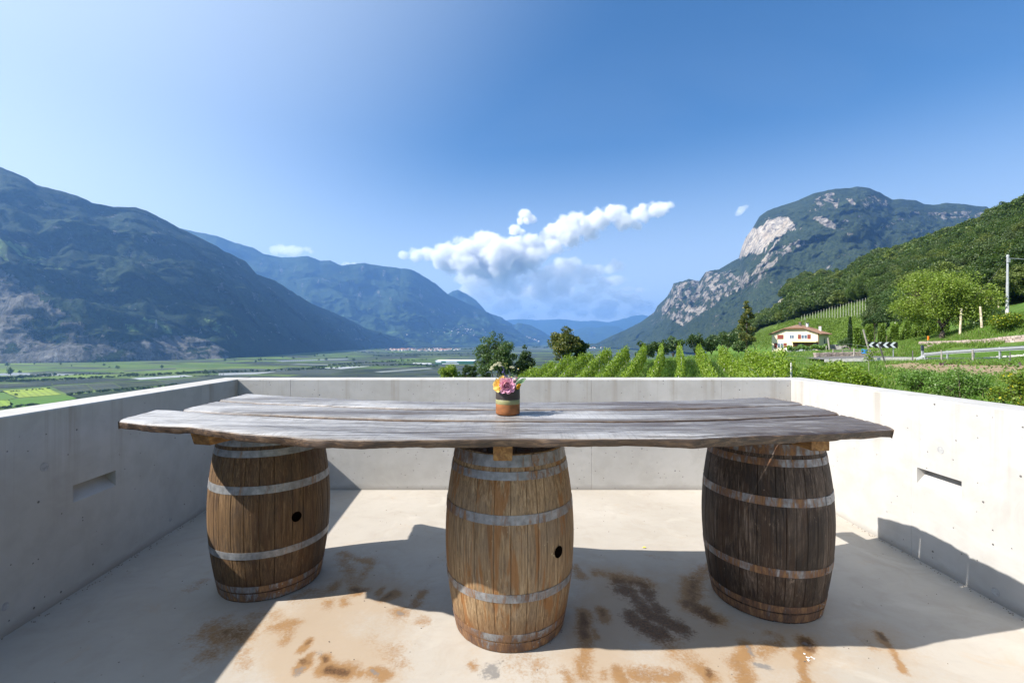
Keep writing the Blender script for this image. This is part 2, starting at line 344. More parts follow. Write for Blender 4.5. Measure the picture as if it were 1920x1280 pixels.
def stave_mat(name, lo, mid, hi, stain, stf, blotch, blf, offs=(0, 0, 0)):
    n = NT(name)
    gp = n.scale(n.pos, (105, 105, 2.6), offs)
    gr = n.noise(gp, 1.0, 7, 0.68, 0.5); fine = n.noise(n.scale(n.pos, (200, 200, 9), offs), 1.0, 4, 0.6)
    c = n.ramp(gr, [(0.34, lo), (0.5, mid), (0.66, hi)])
    c = n.mix(n.rng(fine, 0.52, 0.68, 0, 0.7), c, [x * 0.35 for x in lo])
    ck = n.noise(n.scale(n.pos, (60, 60, 1.5), offs), 1.0, 3, 0.5, 0.3); c = n.mix(n.m_('MULTIPLY', n.rng(n.m_('ABSOLUTE', n.m_('SUBTRACT', ck, 0.5)), 0.014, 0.004, 0, 0.8), n.rng(n.noise(n.scale(n.pos, (7, 7, 3), offs), 1.0, 3), 0.48, 0.56)), c, [x * 0.25 for x in lo])
    tone = n.m_('SUBTRACT', n.rnd, 0.5)
    c = n.mix(n.m_('ABSOLUTE', n.m_('MULTIPLY', tone, 0.42)), c, n.mix(n.m_('GREATER_THAN', tone, 0.0), lo, hi))
    bl = n.noise(n.scale(n.pos, (4, 4, 2.6), offs), 1.0, 6, 0.68, 0.6)
    c = n.mix(n.rng(bl, 0.46, 0.62, 0, blf), c, blotch)
    s = n.noise(n.scale(n.pos, (19, 19, 1.6), offs), 1.0, 6, 0.62, 0.8)
    c = n.mix(n.rng(s, 0.53, 0.60, 0, stf, True), c, stain)
    zz = n.sep(n.pos)[2]; dn = n.noise(n.scale(n.pos, (34, 34, 1.1), offs), 1.0, 6, 0.66, 0.9)
    dm = None
    for hz_, ln in ((0.829, 0.17), (0.626, 0.26), (0.262, 0.10)):
        k_ = n.m_('MULTIPLY', n.rng(zz, hz_ - ln, hz_ - 0.01, 0.0, 1.0), n.m_('LESS_THAN', zz, hz_)); dm = k_ if dm is None else n.m_('MAXIMUM', dm, k_)
    dr = n.rng(n.m_('ADD', dn, n.m_('MULTIPLY', n.m_('SUBTRACT', dm, 1.0), 0.16)), 0.545, 0.60, 0, stf, True)
    c = n.mix(n.m_('MULTIPLY', dr, n.m_('GREATER_THAN', dm, 0.001)), c, [x * 0.62 for x in stain])
    c = n.mix(n.rng(n.noise(n.scale(n.pos, (120, 120, 30), offs), 1.0, 5, 0.75), 0.42, 0.30, 0, 0.45), c, [x * 0.4 for x in lo])
    # wetness line rising from the floor
    z = n.sep(n.pos)[2]
    c = n.mix(n.rng(n.m_('ADD', z, n.m_('MULTIPLY', n.m_('SUBTRACT', bl, 0.5), 0.12)), 0.20, 0.08, 0, 0.55), c, [stain[0] * 0.45, stain[1] * 0.40, stain[2] * 0.4])
    sc = n.noise(n.scale(n.pos, (26, 26, 12), offs), 1.0, 4, 0.75, 1.6)
    c = n.mix(n.rng(sc, 0.66, 0.72, 0, 0.5), c, [min(.6, x * 1.8) for x in hi])
    n.set('Base Color', c); n.set('Roughness', 0.72); n.set('Specular IOR Level', 0.35)
    n.bump(n.m_('ADD', gr, n.m_('MULTIPLY', fine, 0.5)), 0.45, 0.003)
    return n.m
def hoop_mat(name, rust, offs=(0, 0, 0)):
    n = NT(name)
    z = n.sep(n.pos)[2]
    a = n.noise(n.scale(n.pos, (5, 5, 3), offs), 1.0, 6, 0.66, 0.5); b = n.noise(n.scale(n.pos, (42, 42, 6), offs), 1.0, 5, 0.7, 0.4)
    c = n.mix(n.rng(n.noise(scale=30, detail=4), 0.3, 0.7), (0.15, 0.152, 0.155), (0.30, 0.302, 0.305))
    low = n.rng(z, 0.20, 0.03, 0, 0.13)
    m = n.rng(n.m_('ADD', n.m_('ADD', n.m_('MULTIPLY', a, 0.55), n.m_('MULTIPLY', b, 0.45)), low), 0.60 - rust, 0.72 - rust, 0, 0.92, True)
    rc = n.ramp(b, [(0.3, (0.030, 0.014, 0.008)), (0.5, (0.13, 0.055, 0.018)), (0.7, (0.30, 0.155, 0.050))])
    n.set('Base Color', n.mix(m, c, rc)); n.set('Metallic', n.m_('MULTIPLY', n.m_('SUBTRACT', 1.0, m), 0.30)); n.set('Roughness', n.rng(m, 0, 1, 0.45, 0.85))
    n.bump(b, 0.2, 0.002)
    return n.m
def mountain_mat(name, f_lo, f_hi, rock, rock_d, tree=14.0, alt=(0.10, 0.13, 0.04), altf=0.25, meadow=(0.10, 0.15, 0.045)):
    n = NT(name)
    a = n.sep(n.attr('ground'))
    t1 = n.noise(scale=1.0 / tree, detail=3, rough=0.7); t2 = n.noise(scale=1.0 / (tree * 9), detail=5, rough=0.65, dist=0.3); t3 = n.noise(scale=1.0 / (tree * 40), detail=4)
    c = n.mix(n.rng(t1, 0.38, 0.62), f_lo, f_hi)
    c = n.mix(n.rng(t2, 0.5, 0.72, 0, altf * 1.6), c, alt)
    c = n.mix(n.rng(t3, 0.45, 0.6, 0, 0.35), c, f_lo)
    rn = n.noise(n.scale(n.pos, (1, 1, 0.4)), 1.0 / (tree * 2.4), 8, 0.75, 0.4)
    rc = n.mix(n.rng(rn, 0.40, 0.56), rock_d, rock); rc = n.mix(n.rng(n.noise(n.scale(n.pos, (1, 1, 0.35)), 1.0 / (tree * 6), 7, 0.8), 0.5, 0.42, 0, 0.6), rc, rock_d)
    rc = n.mix(n.rng(n.noise(n.scale(n.pos, (1, 1, 0.25)), 1.0 / (tree * 7), 5), 0.52, 0.66, 0, 0.5), rc, (rock[0] * 1.0, rock[1] * 0.90, rock[2] * 0.78))
    rc = n.mix(n.rng(a[0], 0.8, 1.0), n.mix(0.45, rc, rock_d), rc)
    k = n.rng(n.m_('ADD', a[0], n.m_('MULTIPLY', n.m_('SUBTRACT', n.noise(n.scale(n.pos, (1, 1, 0.5)), 1.0 / (tree * 3.5), 7, 0.72), 0.5), 1.5)), 0.46, 0.56)
    mc = n.mix(n.rng(n.noise(scale=1.0 / (tree * 4), detail=3), 0.4, 0.6), meadow, [x * 0.55 for x in meadow])
    c = n.mix(n.rng(n.m_('ADD', a[1], n.m_('MULTIPLY', n.m_('SUBTRACT', t2, 0.5), 1.4)), 0.5, 0.58), c, mc)
    c = n.mix(k, c, rc)
    n.set('Base Color', c); n.set('Roughness', 0.9); n.set('Specular IOR Level', 0.1)
    b = n.bump(n.m_('ADD', t1, n.m_('MULTIPLY', t2, 1.6)), 0.9, tree * 0.75)
    n.bump(n.m_('MULTIPLY', rn, k), 0.8, tree * 1.5, b)
    return n.m
M = {}
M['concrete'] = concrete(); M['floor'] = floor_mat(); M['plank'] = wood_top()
M['plug'] = plain('plug_mortar', (0.33, 0.33, 0.325), 0.85, var=0.2, vs_=60)
M['joint'] = plain('dark_joint', (0.12, 0.11, 0.10), 0.9)
def beam_mat():
    n = NT('sawn_beam'); gr = n.noise(n.scale(n.pos, (40, 4, 40)), 1.0, 6, 0.65, 0.6)
    v = n.noise(n.scale(n.pos, (9, 9, 9)), 1.0, 4, 0.6, 0.6)
    c = n.ramp(gr, [(0.3, (0.10, 0.045, 0.012)), (0.5, (0.26, 0.13, 0.038)), (0.72, (0.42, 0.25, 0.085))])
    c = n.mix(n.rng(v, 0.5, 0.66, 0, 0.5), c, (0.09, 0.045, 0.02))
    n.set('Base Color', c); n.set('Roughness', 0.65); n.bump(gr, 0.4, 0.003); return n.m
M['beam'] = beam_mat()
M['stave_tan'] = stave_mat('tan_oak_stave', (0.135, 0.078, 0.036), (0.275, 0.178, 0.090), (0.410, 0.290, 0.165), (0.24, 0.10, 0.025), 0.72, (0.155, 0.115, 0.080), 0.5)
M['stave_brown'] = stave_mat('brown_oak_stave', (0.048, 0.025, 0.010), (0.120, 0.066, 0.027), (0.215, 0.130, 0.060), (0.075, 0.033, 0.012), 0.55, (0.05, 0.035, 0.025), 0.55, (3, 5, 1))
M['stave_dark'] = stave_mat('dark_oak_stave', (0.022, 0.013, 0.008), (0.070, 0.046, 0.030), (0.190, 0.142, 0.105), (0.045, 0.022, 0.010), 0.5, (0.016, 0.011, 0.008), 0.85, (7, 2, 4))
M['hoop_a'] = hoop_mat('galvanised_hoop_clean', 0.075); M['hoop_b'] = hoop_mat('galvanised_hoop_mid', 0.135, (4, 1, 0)); M['hoop_c'] = hoop_mat('galvanised_hoop_rusty', 0.16, (8, 3, 0))
M['rust'] = plain('rusty_iron', (0.16, 0.075, 0.03), 0.85, var=0.5, vs_=40)
M['rivet'] = plain('steel_rivet', (0.25, 0.24, 0.23), 0.5, 0.7)
M['hole_shade'] = plain('bung_hole_painted_shade', (0.003, 0.002, 0.0015), 1.0, spec=0.0)  # near black: the shade inside the bung hole put into the colour
# ================================================================== TERRACE
WZ = 1.108; WT = 0.25; YB = 4.566
def left_x(y): return -2.75 + (YB - y) * 0.083
def right_x(y): return 2.80 - (YB - y) * 0.019
YF = -3.2
# floor with stains
STB = [(641,1038,699,1053,.035,.55),(699,1053,664,1099,.035,.45),(641,1038,664,1099,.04,.45),(626,1096,622,1104,.035,.6),(661,1103,676,1107,.035,.75),(714,1107,708,1112,.025,.7),
 (741,1113,718,1124,.025,.8),(791,1115,780,1134,.03,.6),(745,1146,752,1150,.045,.6),(614,1130,612,1136,.035,.55),(645,1124,650,1128,.03,.55),(788,1161,800,1166,.03,.4),
 (526,1173,553,1165,.035,.6),(510,1180,545,1172,.035,.5),(553,1165,540,1200,.03,.5),(578,1202,570,1215,.018,.8),(580,1230,568,1250,.022,.85),(607,1232,604,1250,.022,.75),
 (606,1254,657,1256,.032,1.0),(676,1257,678,1262,.018,.6),(699,1261,718,1266,.026,.75),(399,1180,445,1196,.08,.55),(420,1200,400,1225,.06,.45),(449,1205,460,1246,.03,.35),(738,1215,748,1245,.05,.35),
 (888,1244,895,1250,.02,.55),(992,1238,1010,1250,.05,.35),(375,1092,365,1100,.05,.35),(1154,1084,1208,1092,.05,.7),(1120,1070,1150,1090,.03,.5),(1116,1070,1118,1080,.016,.6),(1081,1065,1094,1082,.035,.55),
 (1324,1061,1300,1096,.035,.6),(1300,1096,1293,1134,.05,.75),(1293,1134,1343,1161,.05,.75),(1094,1148,1096,1196,.034,.8),(1096,1196,1101,1265,.034,.6),(1129,1146,1131,1160,.03,.8),(1115,1185,1117,1196,.02,.6),
 (1250,1200,1308,1250,.06,.4),(1308,1250,1331,1273,.035,.7),(1189,1269,1275,1266,.03,.65),(1162,1262,1164,1275,.028,.8),(1135,1262,1135,1270,.02,.5),(1401,1215,1389,1250,.035,.7),(1389,1250,1401,1280,.045,.7),
 (1455,1207,1428,1222,.03,.55),(1512,1205,1504,1230,.035,.85),(1505,1230,1505,1282,.022,.7),(1651,1190,1672,1213,.022,.7),(1672,1213,1694,1257,.018,.7),(1624,1205,1632,1212,.03,.35),(1060,1262,1075,1280,.03,.5),
 (960,1240,1000,1262,.06,.25),(480,1150,520,1160,.04,.3),(700,1200,720,1215,.06,.2),(560,1120,600,1110,.05,.35),(1440,1190,1460,1196,.03,.4),(1205,1040,1260,1046,.02,.25)]
STD = [(1160,1090,1205,1096,.045,.6),(1166,1098,1216,1150,.06,.75),(1205,1096,1235,1150,.05,.7),(1216,1150,1275,1178,.05,.95),(1190,1160,1240,1186,.05,.9),(1296,1134,1335,1160,.04,.8),(1302,1090,1296,1134,.03,.5),
 (1512,1205,1516,1214,.026,.9),(1094,1152,1095,1190,.022,.7),(1130,1148,1130,1154,.016,.6),(612,1254,652,1256,.020,.85),(661,1103,676,1106,.020,.6),(735,1115,722,1122,.012,.6),(432,1184,445,1192,.05,.4),(572,1232,578,1238,.012,.6),(1326,1256,1330,1266,.018,.6),(1651,1190,1660,1196,.012,.8),(578,1203,575,1208,.010,.6),(606,1232,607,1238,.010,.6)]
STG = [(1428,1246,1440,1250,.024,.95),(1405,1217,1410,1222,.018,.8),(930,1248,905,1268,.035,.65),(925,1252,932,1262,.03,.8),(566,1250,562,1258,.018,.7),(745,1148,752,1152,.02,.7),(596,1222,600,1226,.02,.5),(1510,1208,1518,1213,.016,.7),(698,1260,702,1266,.012,.8)]
def floor_pt(px, py):
    D = CAMZ * F / (py - 640); return ((px - 960) / F * D, D)
nx, ny = 440, 400
gx = np.linspace(0, 1, nx)
gy = np.concatenate([np.linspace(YF, 1.6, 40)[:-1], np.linspace(1.6, YB, ny - 39)])
GX = np.zeros((ny, nx)); GY = np.repeat(gy[:, None], nx, 1)
for j, y in enumerate(gy): GX[j] = left_x(y) - 0.01 + gx * (right_x(y) + 0.01 - (left_x(y) - 0.01))
GY[-1] += 0.01
st = np.zeros((ny, nx, 3))
wobx = fbm(GX * 5, GY * 5, 3, 3) * 0.02; woby = fbm(GX * 5, GY * 5, 9, 3) * 0.03
for ch, lst in enumerate((STB, STD, STG)):
    for (x0, y0, x1, y1, r, s) in lst:
        a = np.array(floor_pt(x0, y0)); b = np.array(floor_pt(x1, y1)); d = b - a; L2 = max(1e-9, d @ d)
        px_ = GX + wobx - a[0]; py_ = GY + woby - a[1]
        t = np.clip((px_ * d[0] + py_ * d[1]) / L2, 0, 1)
        q = np.hypot(px_ - t * d[0], (py_ - t * d[1]) * 0.8) / r
        st[..., ch] = np.maximum(st[..., ch], s * np.exp(-np.clip(q, 0, 9) ** 2 * 0.55))
V = np.stack([GX, GY, np.zeros_like(GX)], -1).reshape(-1, 3)
idx = np.arange(nx * ny).reshape(ny, nx)
Q = np.stack([idx[:-1, :-1], idx[:-1, 1:], idx[1:, 1:], idx[1:, :-1]], -1).reshape(-1, 4)
def set_attr(o, name, arr):
    at = o.data.attributes.new(name, 'FLOAT_VECTOR', 'POINT'); at.data.foreach_set('vector', np.asarray(arr, np.float32).ravel())
hal = np.zeros((ny, nx))
for (x0, y0, x1, y1, r, s) in STB + STD:
    a = np.array(floor_pt(x0, y0)); b = np.array(floor_pt(x1, y1)); d = b - a; L2 = max(1e-9, d @ d); px_ = GX + wobx * 2 - a[0]; py_ = GY + woby * 2 - a[1]
    t = np.clip((px_ * d[0] + py_ * d[1]) / L2, 0, 1); hal += 0.30 * s * np.exp(-(np.hypot(px_ - t * d[0], (py_ - t * d[1]) * .75) / 0.11) ** 2 * .5)
fl = part('terrace_floor', V, Q, M['floor']); ah = fl.data.attributes.new('halo', 'FLOAT', 'POINT'); ah.data.foreach_set('value', np.clip(hal, 0, 1).astype(np.float32).ravel()); set_attr(fl, 'stain', st.reshape(-1, 3)); struct(fl, 'pale concrete terrace floor with rust stains')
# slab and building below the terrace
g = Geo(); lx0, lx1 = left_x(YF) - WT + 0.02, left_x(YB) - WT + 0.02; rx0, rx1 = right_x(YF) + WT - 0.02, right_x(YB) + WT - 0.02
yb2 = YB + WT - 0.02
vs8 = [(lx0, YF, -8), (rx0, YF, -8), (rx1, yb2, -8), (lx1, yb2, -8), (lx0, YF, -0.006), (rx0, YF, -0.006), (rx1, yb2, -0.006), (lx1, yb2, -0.006)]
g.add(vs8, [(0, 3, 2, 1), (4, 5, 6, 7), (0, 1, 5, 4), (1, 2, 6, 5), (2, 3, 7, 6), (3, 0, 4, 7)])
struct(g.build('terrace_base', M['concrete']), 'concrete building below the terrace')
# parapets: bevelled concrete panels butted end to end
def panel_world(p0, p1, nrm, hole=None):
    """panel between ground points p0,p1 (inner face line), thickness towards -nrm (outwards); hole=(s0,s1,z0,z1) niche"""
    p0 = Vector(p0); p1 = Vector(p1); u = (p1 - p0).normalized(); L = (p1 - p0).length; o = -Vector(nrm)
    G = Geo(); c = 0.006; z0 = -0.02
    def W(s, d, z): return p0 + u * s + o * d + Vector((0, 0, z))
    g0 = 0.0008  # half joint
    prof = [(0.0, z0), (0.0, WZ - c), (c, WZ), (WT - c, WZ), (WT, WZ - c), (WT, -0.5)]
    # joint chamfer: the ends step in by 3 mm
    ss = [(g0, 0.0015), (g0 + 0.002, 0.0), (L - g0 - 0.002, 0.0), (L - g0, 0.0015)]
    if hole is None:
        V_ = []
        for s, inn in ss:
            for k, (d, z) in enumerate(prof):
                V_.append(W(s, d + (inn if k < 3 else -inn if k > 3 else 0), z - (inn if 1 <= k <= 4 else 0)))
        n = len(prof); Fs = []
        for i in range(3):
            for k in range(n - 1): Fs.append((i * n + k, (i + 1) * n + k, (i + 1) * n + k + 1, i * n + k + 1))
            Fs.append((i * n + n - 1, (i + 1) * n + n - 1, (i + 1) * n, i * n))
        Fs += [tuple(range(n)), tuple(range(3 * n + n - 1, 3 * n - 1, -1))]
        G.add(V_, Fs)
    else:
        s0, s1, h0, h1 = hole; dep = 0.085
        V_ = []
        for s in (g0, L - g0):
            V_ += [W(s, d, z) for d, z in prof]
        n = len(prof); Fs = [(k, n + k, n + k + 1, k + 1) for k in range(1, n - 1)] + [(n - 1, 2 * n - 1, n, 0), tuple(range(n)), tuple(range(2 * n - 1, n - 1, -1))]
        b = len(V_)
        V_ += [W(s0, 0, h0), W(s1, 0, h0), W(s1, 0, h1), W(s0, 0, h1), W(s0, dep, h1 - 0.012), W(s1, dep, h1 - 0.012)]
        Fs += [(0, n, b + 1, b), (n, n + 1, b + 2, b + 1), (n + 1, 1, b + 3, b + 2), (1, 0, b, b + 3),
               (b, b + 1, b + 5, b + 4), (b + 3, b + 4, b + 5, b + 2), (b, b + 4, b + 3), (b + 1, b + 2, b + 5)]
        G.add(V_, Fs)
    return G
def plug(G_parent, p, nrm, r, name='tie_hole_plug'):
    q = Vector(nrm).to_track_quat('Z', 'Y'); V_ = []; Fs = []
    n = 20
    for (rr, h) in ((r, -0.002), (r, 0.0012), (r * 0.93, 0.0018), (r * 0.86, 0.0006)):
        V_ += [Vector(p) + q @ Vector((rr * math.cos(2 * math.pi * i / n), rr * math.sin(2 * math.pi * i / n), h)) for i in range(n)]
    for j in range(3):
        Fs += [(j * n + i, j * n + (i + 1) % n, (j + 1) * n + (i + 1) % n, (j + 1) * n + i) for i in range(n)]
    Fs.append(tuple(3 * n + i for i in range(n)))
    part(name, V_, Fs, M['plug'], G_parent)
# back wall
bw = thing('parapet_wall', 'back concrete parapet wall between the table and the vineyard', 'wall', (0, YB, 0))
joints = [-2.75, (545 - 960) / F * YB, 0.80, (1353 - 960) / F * YB, 2.80]
for a, b in zip(joints[:-1], joints[1:]):
    panel_world((a, YB, 0), (b, YB, 0), (0, -1, 0)).build('concrete_panel', M['concrete'], bw)
for px, py in ((1307, 735), ): pass
# left wall
lw = thing('parapet_wall', 'left concrete parapet wall in shade, with a recessed light niche', 'wall', (left_x(2), 2, 0))
uL = (Vector((left_x(YB), YB, 0)) - Vector((left_x(YF), YF, 0))).normalized(); nL = Vector((uL.y, -uL.x, 0))
def Lp(y): return Vector((left_x(y), y, 0))
yj = [YF, -0.2, 3.95, YB + WT]
for i, (a, b) in enumerate(zip(yj[:-1], yj[1:])):
    h = None
    if i == 1:
        L0 = Lp(a); h = ((Lp(2.69) - L0).length, (Lp(3.01) - L0).length, 0.535, 0.637)
    panel_world(Lp(a), Lp(b), nL, h).build('concrete_panel', M['concrete'], lw)
p = Lp(2.51); plug(lw, p + Vector((0, 0, .797)), nL, 0.025); plug(lw, Lp(3.55) + Vector((0, 0, 0.10)), nL, 0.016); plug(lw, Lp(2.30) + Vector((0, 0, 0.15)), nL, 0.02)
# right wall
rw = thing('parapet_wall', 'right concrete parapet wall in full sun, with a recessed light niche', 'wall', (right_x(2), 2, 0))
def Rp(y): return Vector((right_x(y), y, 0))
uR = (Rp(YB) - Rp(YF)).normalized(); nR = Vector((-uR.y, uR.x, 0))
yj = [YF, -0.1, 3.16, YB + WT]
for i, (a, b) in enumerate(zip(yj[:-1], yj[1:])):
    h = None
    if i == 1: h = ((Rp(2.80) - Rp(a)).length, (Rp(3.115) - Rp(a)).length, 0.52, 0.628)
    # inner face line runs b->a so that thickness goes outwards (+x)
    if h: Ltot = (Rp(b) - Rp(a)).length; h = (Ltot - h[1], Ltot - h[0], h[2], h[3])
    panel_world(Rp(b), Rp(a), nR, h).build('concrete_panel', M['concrete'], rw)
plug(rw, Rp(2.94) + Vector((0, 0, .787)), nR, 0.023); plug(rw, Rp(2.60) + Vector((0, 0, .06)), nR, 0.023)
def fpt(px, py, z=0.0): a = floor_pt(px, py); return Vector((a[0], a[1], z))
c = fpt(1208, 1027, 0.004); tag(part('fallen_leaf', [c + Vector(v) for v in ((-.016, 0, 0), (0, -.009, .003), (.017, .002, .001), (0, .010, .004))], [(0, 1, 2, 3)], plain('yellow_leaf', (0.72, 0.55, 0.05), 0.6)), 'tiny yellow leaf lying on the floor behind the table shadow', 'leaf')
c = fpt(1517, 1233, 0.002); g = Geo(); rgd = random.Random(5)
for k in range(7): g.box(c + Vector((rgd.gauss(0, .012), rgd.gauss(0, .012), 0.001)), (.008, .006, .0015), rgd.uniform(0, 3))
tag(g.build('bird_dropping', plain('white_dropping', (0.78, 0.78, 0.76), 0.8)), 'small white splash on the rust stain in front of the right barrel', 'splash')
g = Geo()
for k in range(170):
    x = rgd.uniform(-2.5, 2.7); y = rgd.uniform(1.9, 4.5); w = rgd.choice((.002, .003, .003, .004)); g.box((x, y, w * .3), (w, w * rgd.uniform(.5, 2.5), w * .6), rgd.uniform(0, 3))
for k in range(90):
    y = rgd.uniform(2.0, 4.5); g.box((left_x(y) + rgd.uniform(.005, .05), y, .002), (.003, .005, .0025), rgd.uniform(0, 3)); y = rgd.uniform(2.0, 4.5); g.box((right_x(y) - rgd.uniform(.005, .04), y, .002), (.003, .005, .0025), rgd.uniform(0, 3))
tag(g.build('grit', plain('grit_and_dust', (0.13, 0.10, 0.08), 0.9)), 'grit and crumbs scattered over the terrace floor', None, None, 'stuff')
# ================================================================== BARRELS
BH = 0.95
def brad(z, r0=0.285, rb=0.343):
    t = abs(2 * z / BH - 1); return rb - (rb - r0) * t ** 1.9
def barrel(cx, cy, label, wood, hoopm, seed, bung=None, stv=30):
    rg = random.Random(seed)
    T = thing('wine_barrel', label, 'barrel', (cx, cy, 0), 'oak barrels carrying the table')
    w = [rg.uniform(0.6, 1.3) for _ in range(stv)]; s = sum(w); ang = [0]
    for x in w: ang.append(ang[-1] + x / s * 2 * math.pi)
    a_off = rg.uniform(0, 1)
    zs = [0.0, 0.02] + [0.02 + (BH - 0.04) * k / 20 for k in range(1, 20)] + [BH - 0.02, BH]
    for i in range(stv):
        a0 = ang[i] + a_off; a1 = ang[i + 1] + a_off
        gap = 0.0006; proud = rg.uniform(-0.0009, 0.0009)
        V_ = []
        for z in zs:
            r = brad(z) + proud; g_ = gap / r
            zz = z + (0 if 0.03 < z < BH - 0.03 else rg.uniform(-0.0015, 0.0015) + (0.002 if z < .5 else 0))
            ri = r - 0.026
            A = [(a0 + g_, r - 0.0022), (a0 + g_ + 0.006, r), (a0 * .66 + a1 * .34, r + 0.0006), (a0 * .34 + a1 * .66, r + 0.0006), (a1 - g_ - 0.006, r), (a1 - g_, r - 0.0022), (a1 - g_, ri), (a0 + g_, ri)]
            V_ += [(cx + rr * math.cos(a), cy + rr * math.sin(a), max(zz, 0.0)) for a, rr in A]
        n = 8; Fs = []
        for j in range(len(zs) - 1):
            for k in range(n): Fs.append((j * n + k, j * n + (k + 1) % n, (j + 1) * n + (k + 1) % n, (j + 1) * n + k))
        Fs += [tuple(range(n - 1, -1, -1)), tuple((len(zs) - 1) * n + k for k in range(n))]
        sv = part('stave', V_, Fs, wood, T)
    hz = [(0.008, 0.053, 0), (0.062, 0.098, 1), (0.264, 0.304, 2), (0.630, 0.674, 3), (0.831, 0.869, 4), (0.890, 0.944, 5)]
    lap = -math.pi / 2 + rg.uniform(0.25, 0.65)
    for (z0, z1, k) in hz:
        n = 72; th = 0.0026; g_ = Geo()
        prof = []
        jit = rg.uniform(-0.006, 0.006)
        for t in (0, 0.5, 1):
            z = z0 + (z1 - z0) * t; prof.append((brad(z) + th, z))
        prof = [(brad(z0) - 0.002, z0)] + prof + [(brad(z1) - 0.002, z1)]
        g_.lathe((cx, cy, 0), prof, n)
        # hoops sit a little out of true
        tilt = rg.uniform(-0.007, 0.007)
        g_.V = [(x, y, z + (x - cx) * tilt * (0 if k in (0,) else 1)) for x, y, z in g_.V]
        h = g_.build('hoop', hoopm, T, smooth=False)
        me = h.data
        # overlap piece with rivets
        l = Geo(); a0 = lap + rg.uniform(-0.05, 0.05); a1 = a0 + 0.17
        prof2 = [(r_ + 0.0028, z_) for r_, z_ in prof]; prof2[0] = (prof[0][0] + 0.003, prof[0][1]); prof2[-1] = (prof[-1][0] + 0.003, prof[-1][1])
        l.lathe((cx, cy, 0), prof2, 6, a0, a1)
        for aa in (a0, a1):
            rr = [(r_, z_) for r_, z_ in prof2[1:4]]; rr2 = [(r_ - 0.003, z_) for r_, z_ in prof2[1:4]]
            pts = [(cx + r_ * math.cos(aa), cy + r_ * math.sin(aa), z_) for r_, z_ in rr + rr2[::-1]]
            l.add(pts, [tuple(range(6))])
        l.build('hoop_lap', hoopm, h)
        for dz in (0.5,):
            for da in (0.045, 0.125):
                zc_ = z0 + (z1 - z0) * (0.32 if da < 0.1 else 0.68); a = a0 + da; r = brad(zc_) + 0.0055
                c_ = Vector((cx + r * math.cos(a), cy + r * math.sin(a), zc_)); d_ = Vector((math.cos(a), math.sin(a), 0))
                Geo().tube(c_ - d_ * 0.001, c_ + d_ * 0.002, 0.0048, 0.0032, 8).build('rivet', M['rivet'], h)
    # heads, recessed
    for nm, z in (('barrel_head', BH - 0.045), ('barrel_head', 0.045)):
        rr = brad(z) - 0.02; nb = 7
        H = None
        for k in range(nb):
            x0 = -rr + 2 * rr * k / nb + 0.001; x1 = -rr + 2 * rr * (k + 1) / nb - 0.001
            pts = []
            for t in range(7):
                x = x0 + (x1 - x0) * t / 6; pts.append((x, math.sqrt(max(0, rr * rr - x * x))))
            low = [(x, -y) for x, y in pts[::-1]]
            ring = pts + low; m = len(ring)
            V_ = [(cx + x, cy + y, z - 0.009) for x, y in ring] + [(cx + x, cy + y, z + 0.009) for x, y in ring]
            Fs = [tuple(range(m)), tuple(range(2 * m - 1, m - 1, -1))] + [(i, m + i, m + (i + 1) % m, (i + 1) % m) for i in range(m)]
            if H is None: H = part('barrel_head', V_, Fs, wood, T)
            else: part('head_board', V_, Fs, wood, H)
    if bung:
        px, py = bung
        # find surface point
        D = cy - 0.3
        for _ in range(30):
            q = P(px, py, D); z = q.z; r = brad(z); dx = q.x - cx
            D = D * 0.5 + 0.5 * (cy - math.sqrt(max(1e-6, r * r - dx * dx)))
        q = P(px, py, D); a = math.atan2(q.y - cy, q.x - cx); d_ = Vector((math.cos(a), math.sin(a), 0))
        G_ = Geo(); n = 20; qq = d_.to_track_quat('Z', 'Y'); r = brad(q.z)
        c0 = Vector((cx, cy, q.z)) + d_ * (r + 0.0015)
        V_ = []
        for (rr, h) in ((0.029, 0.0), (0.0265, 0.0015), (0.024, 0.0)):
            V_ += [c0 + qq @ Vector((rr * math.cos(2 * math.pi * i / n), rr * math.sin(2 * math.pi * i / n), h - (rr * math.cos(2 * math.pi * i / n)) ** 2 * 0)) for i in range(n)]
        rim = [(j * n + i, j * n + (i + 1) % n, (j + 1) * n + (i + 1) % n, (j + 1) * n + i) for j in range(2) for i in range(n)]
        hole = part('bung_hole', V_, rim, M['hole_shade'], T)
        part('bung_hole_shade_disc', V_[2 * n:], [tuple(range(n))], M['hole_shade'], hole)  # flat disc on the staves, painted as the dark of the hole
    return T
barrel(-0.013, 2.46, 'light tan oak barrel under the middle of the table with orange drip stains', M['stave_tan'], M['hoop_b'], 11, (1047, 1034))
barrel(-1.52, 2.88, 'mid brown oak barrel under the left end of the table, next to the shaded wall', M['stave_brown'], M['hoop_a'], 23, (556, 968))
barrel(1.49, 2.685, 'dark blackened oak barrel under the right end of the table', M['stave_dark'], M['hoop_c'], 37, None)
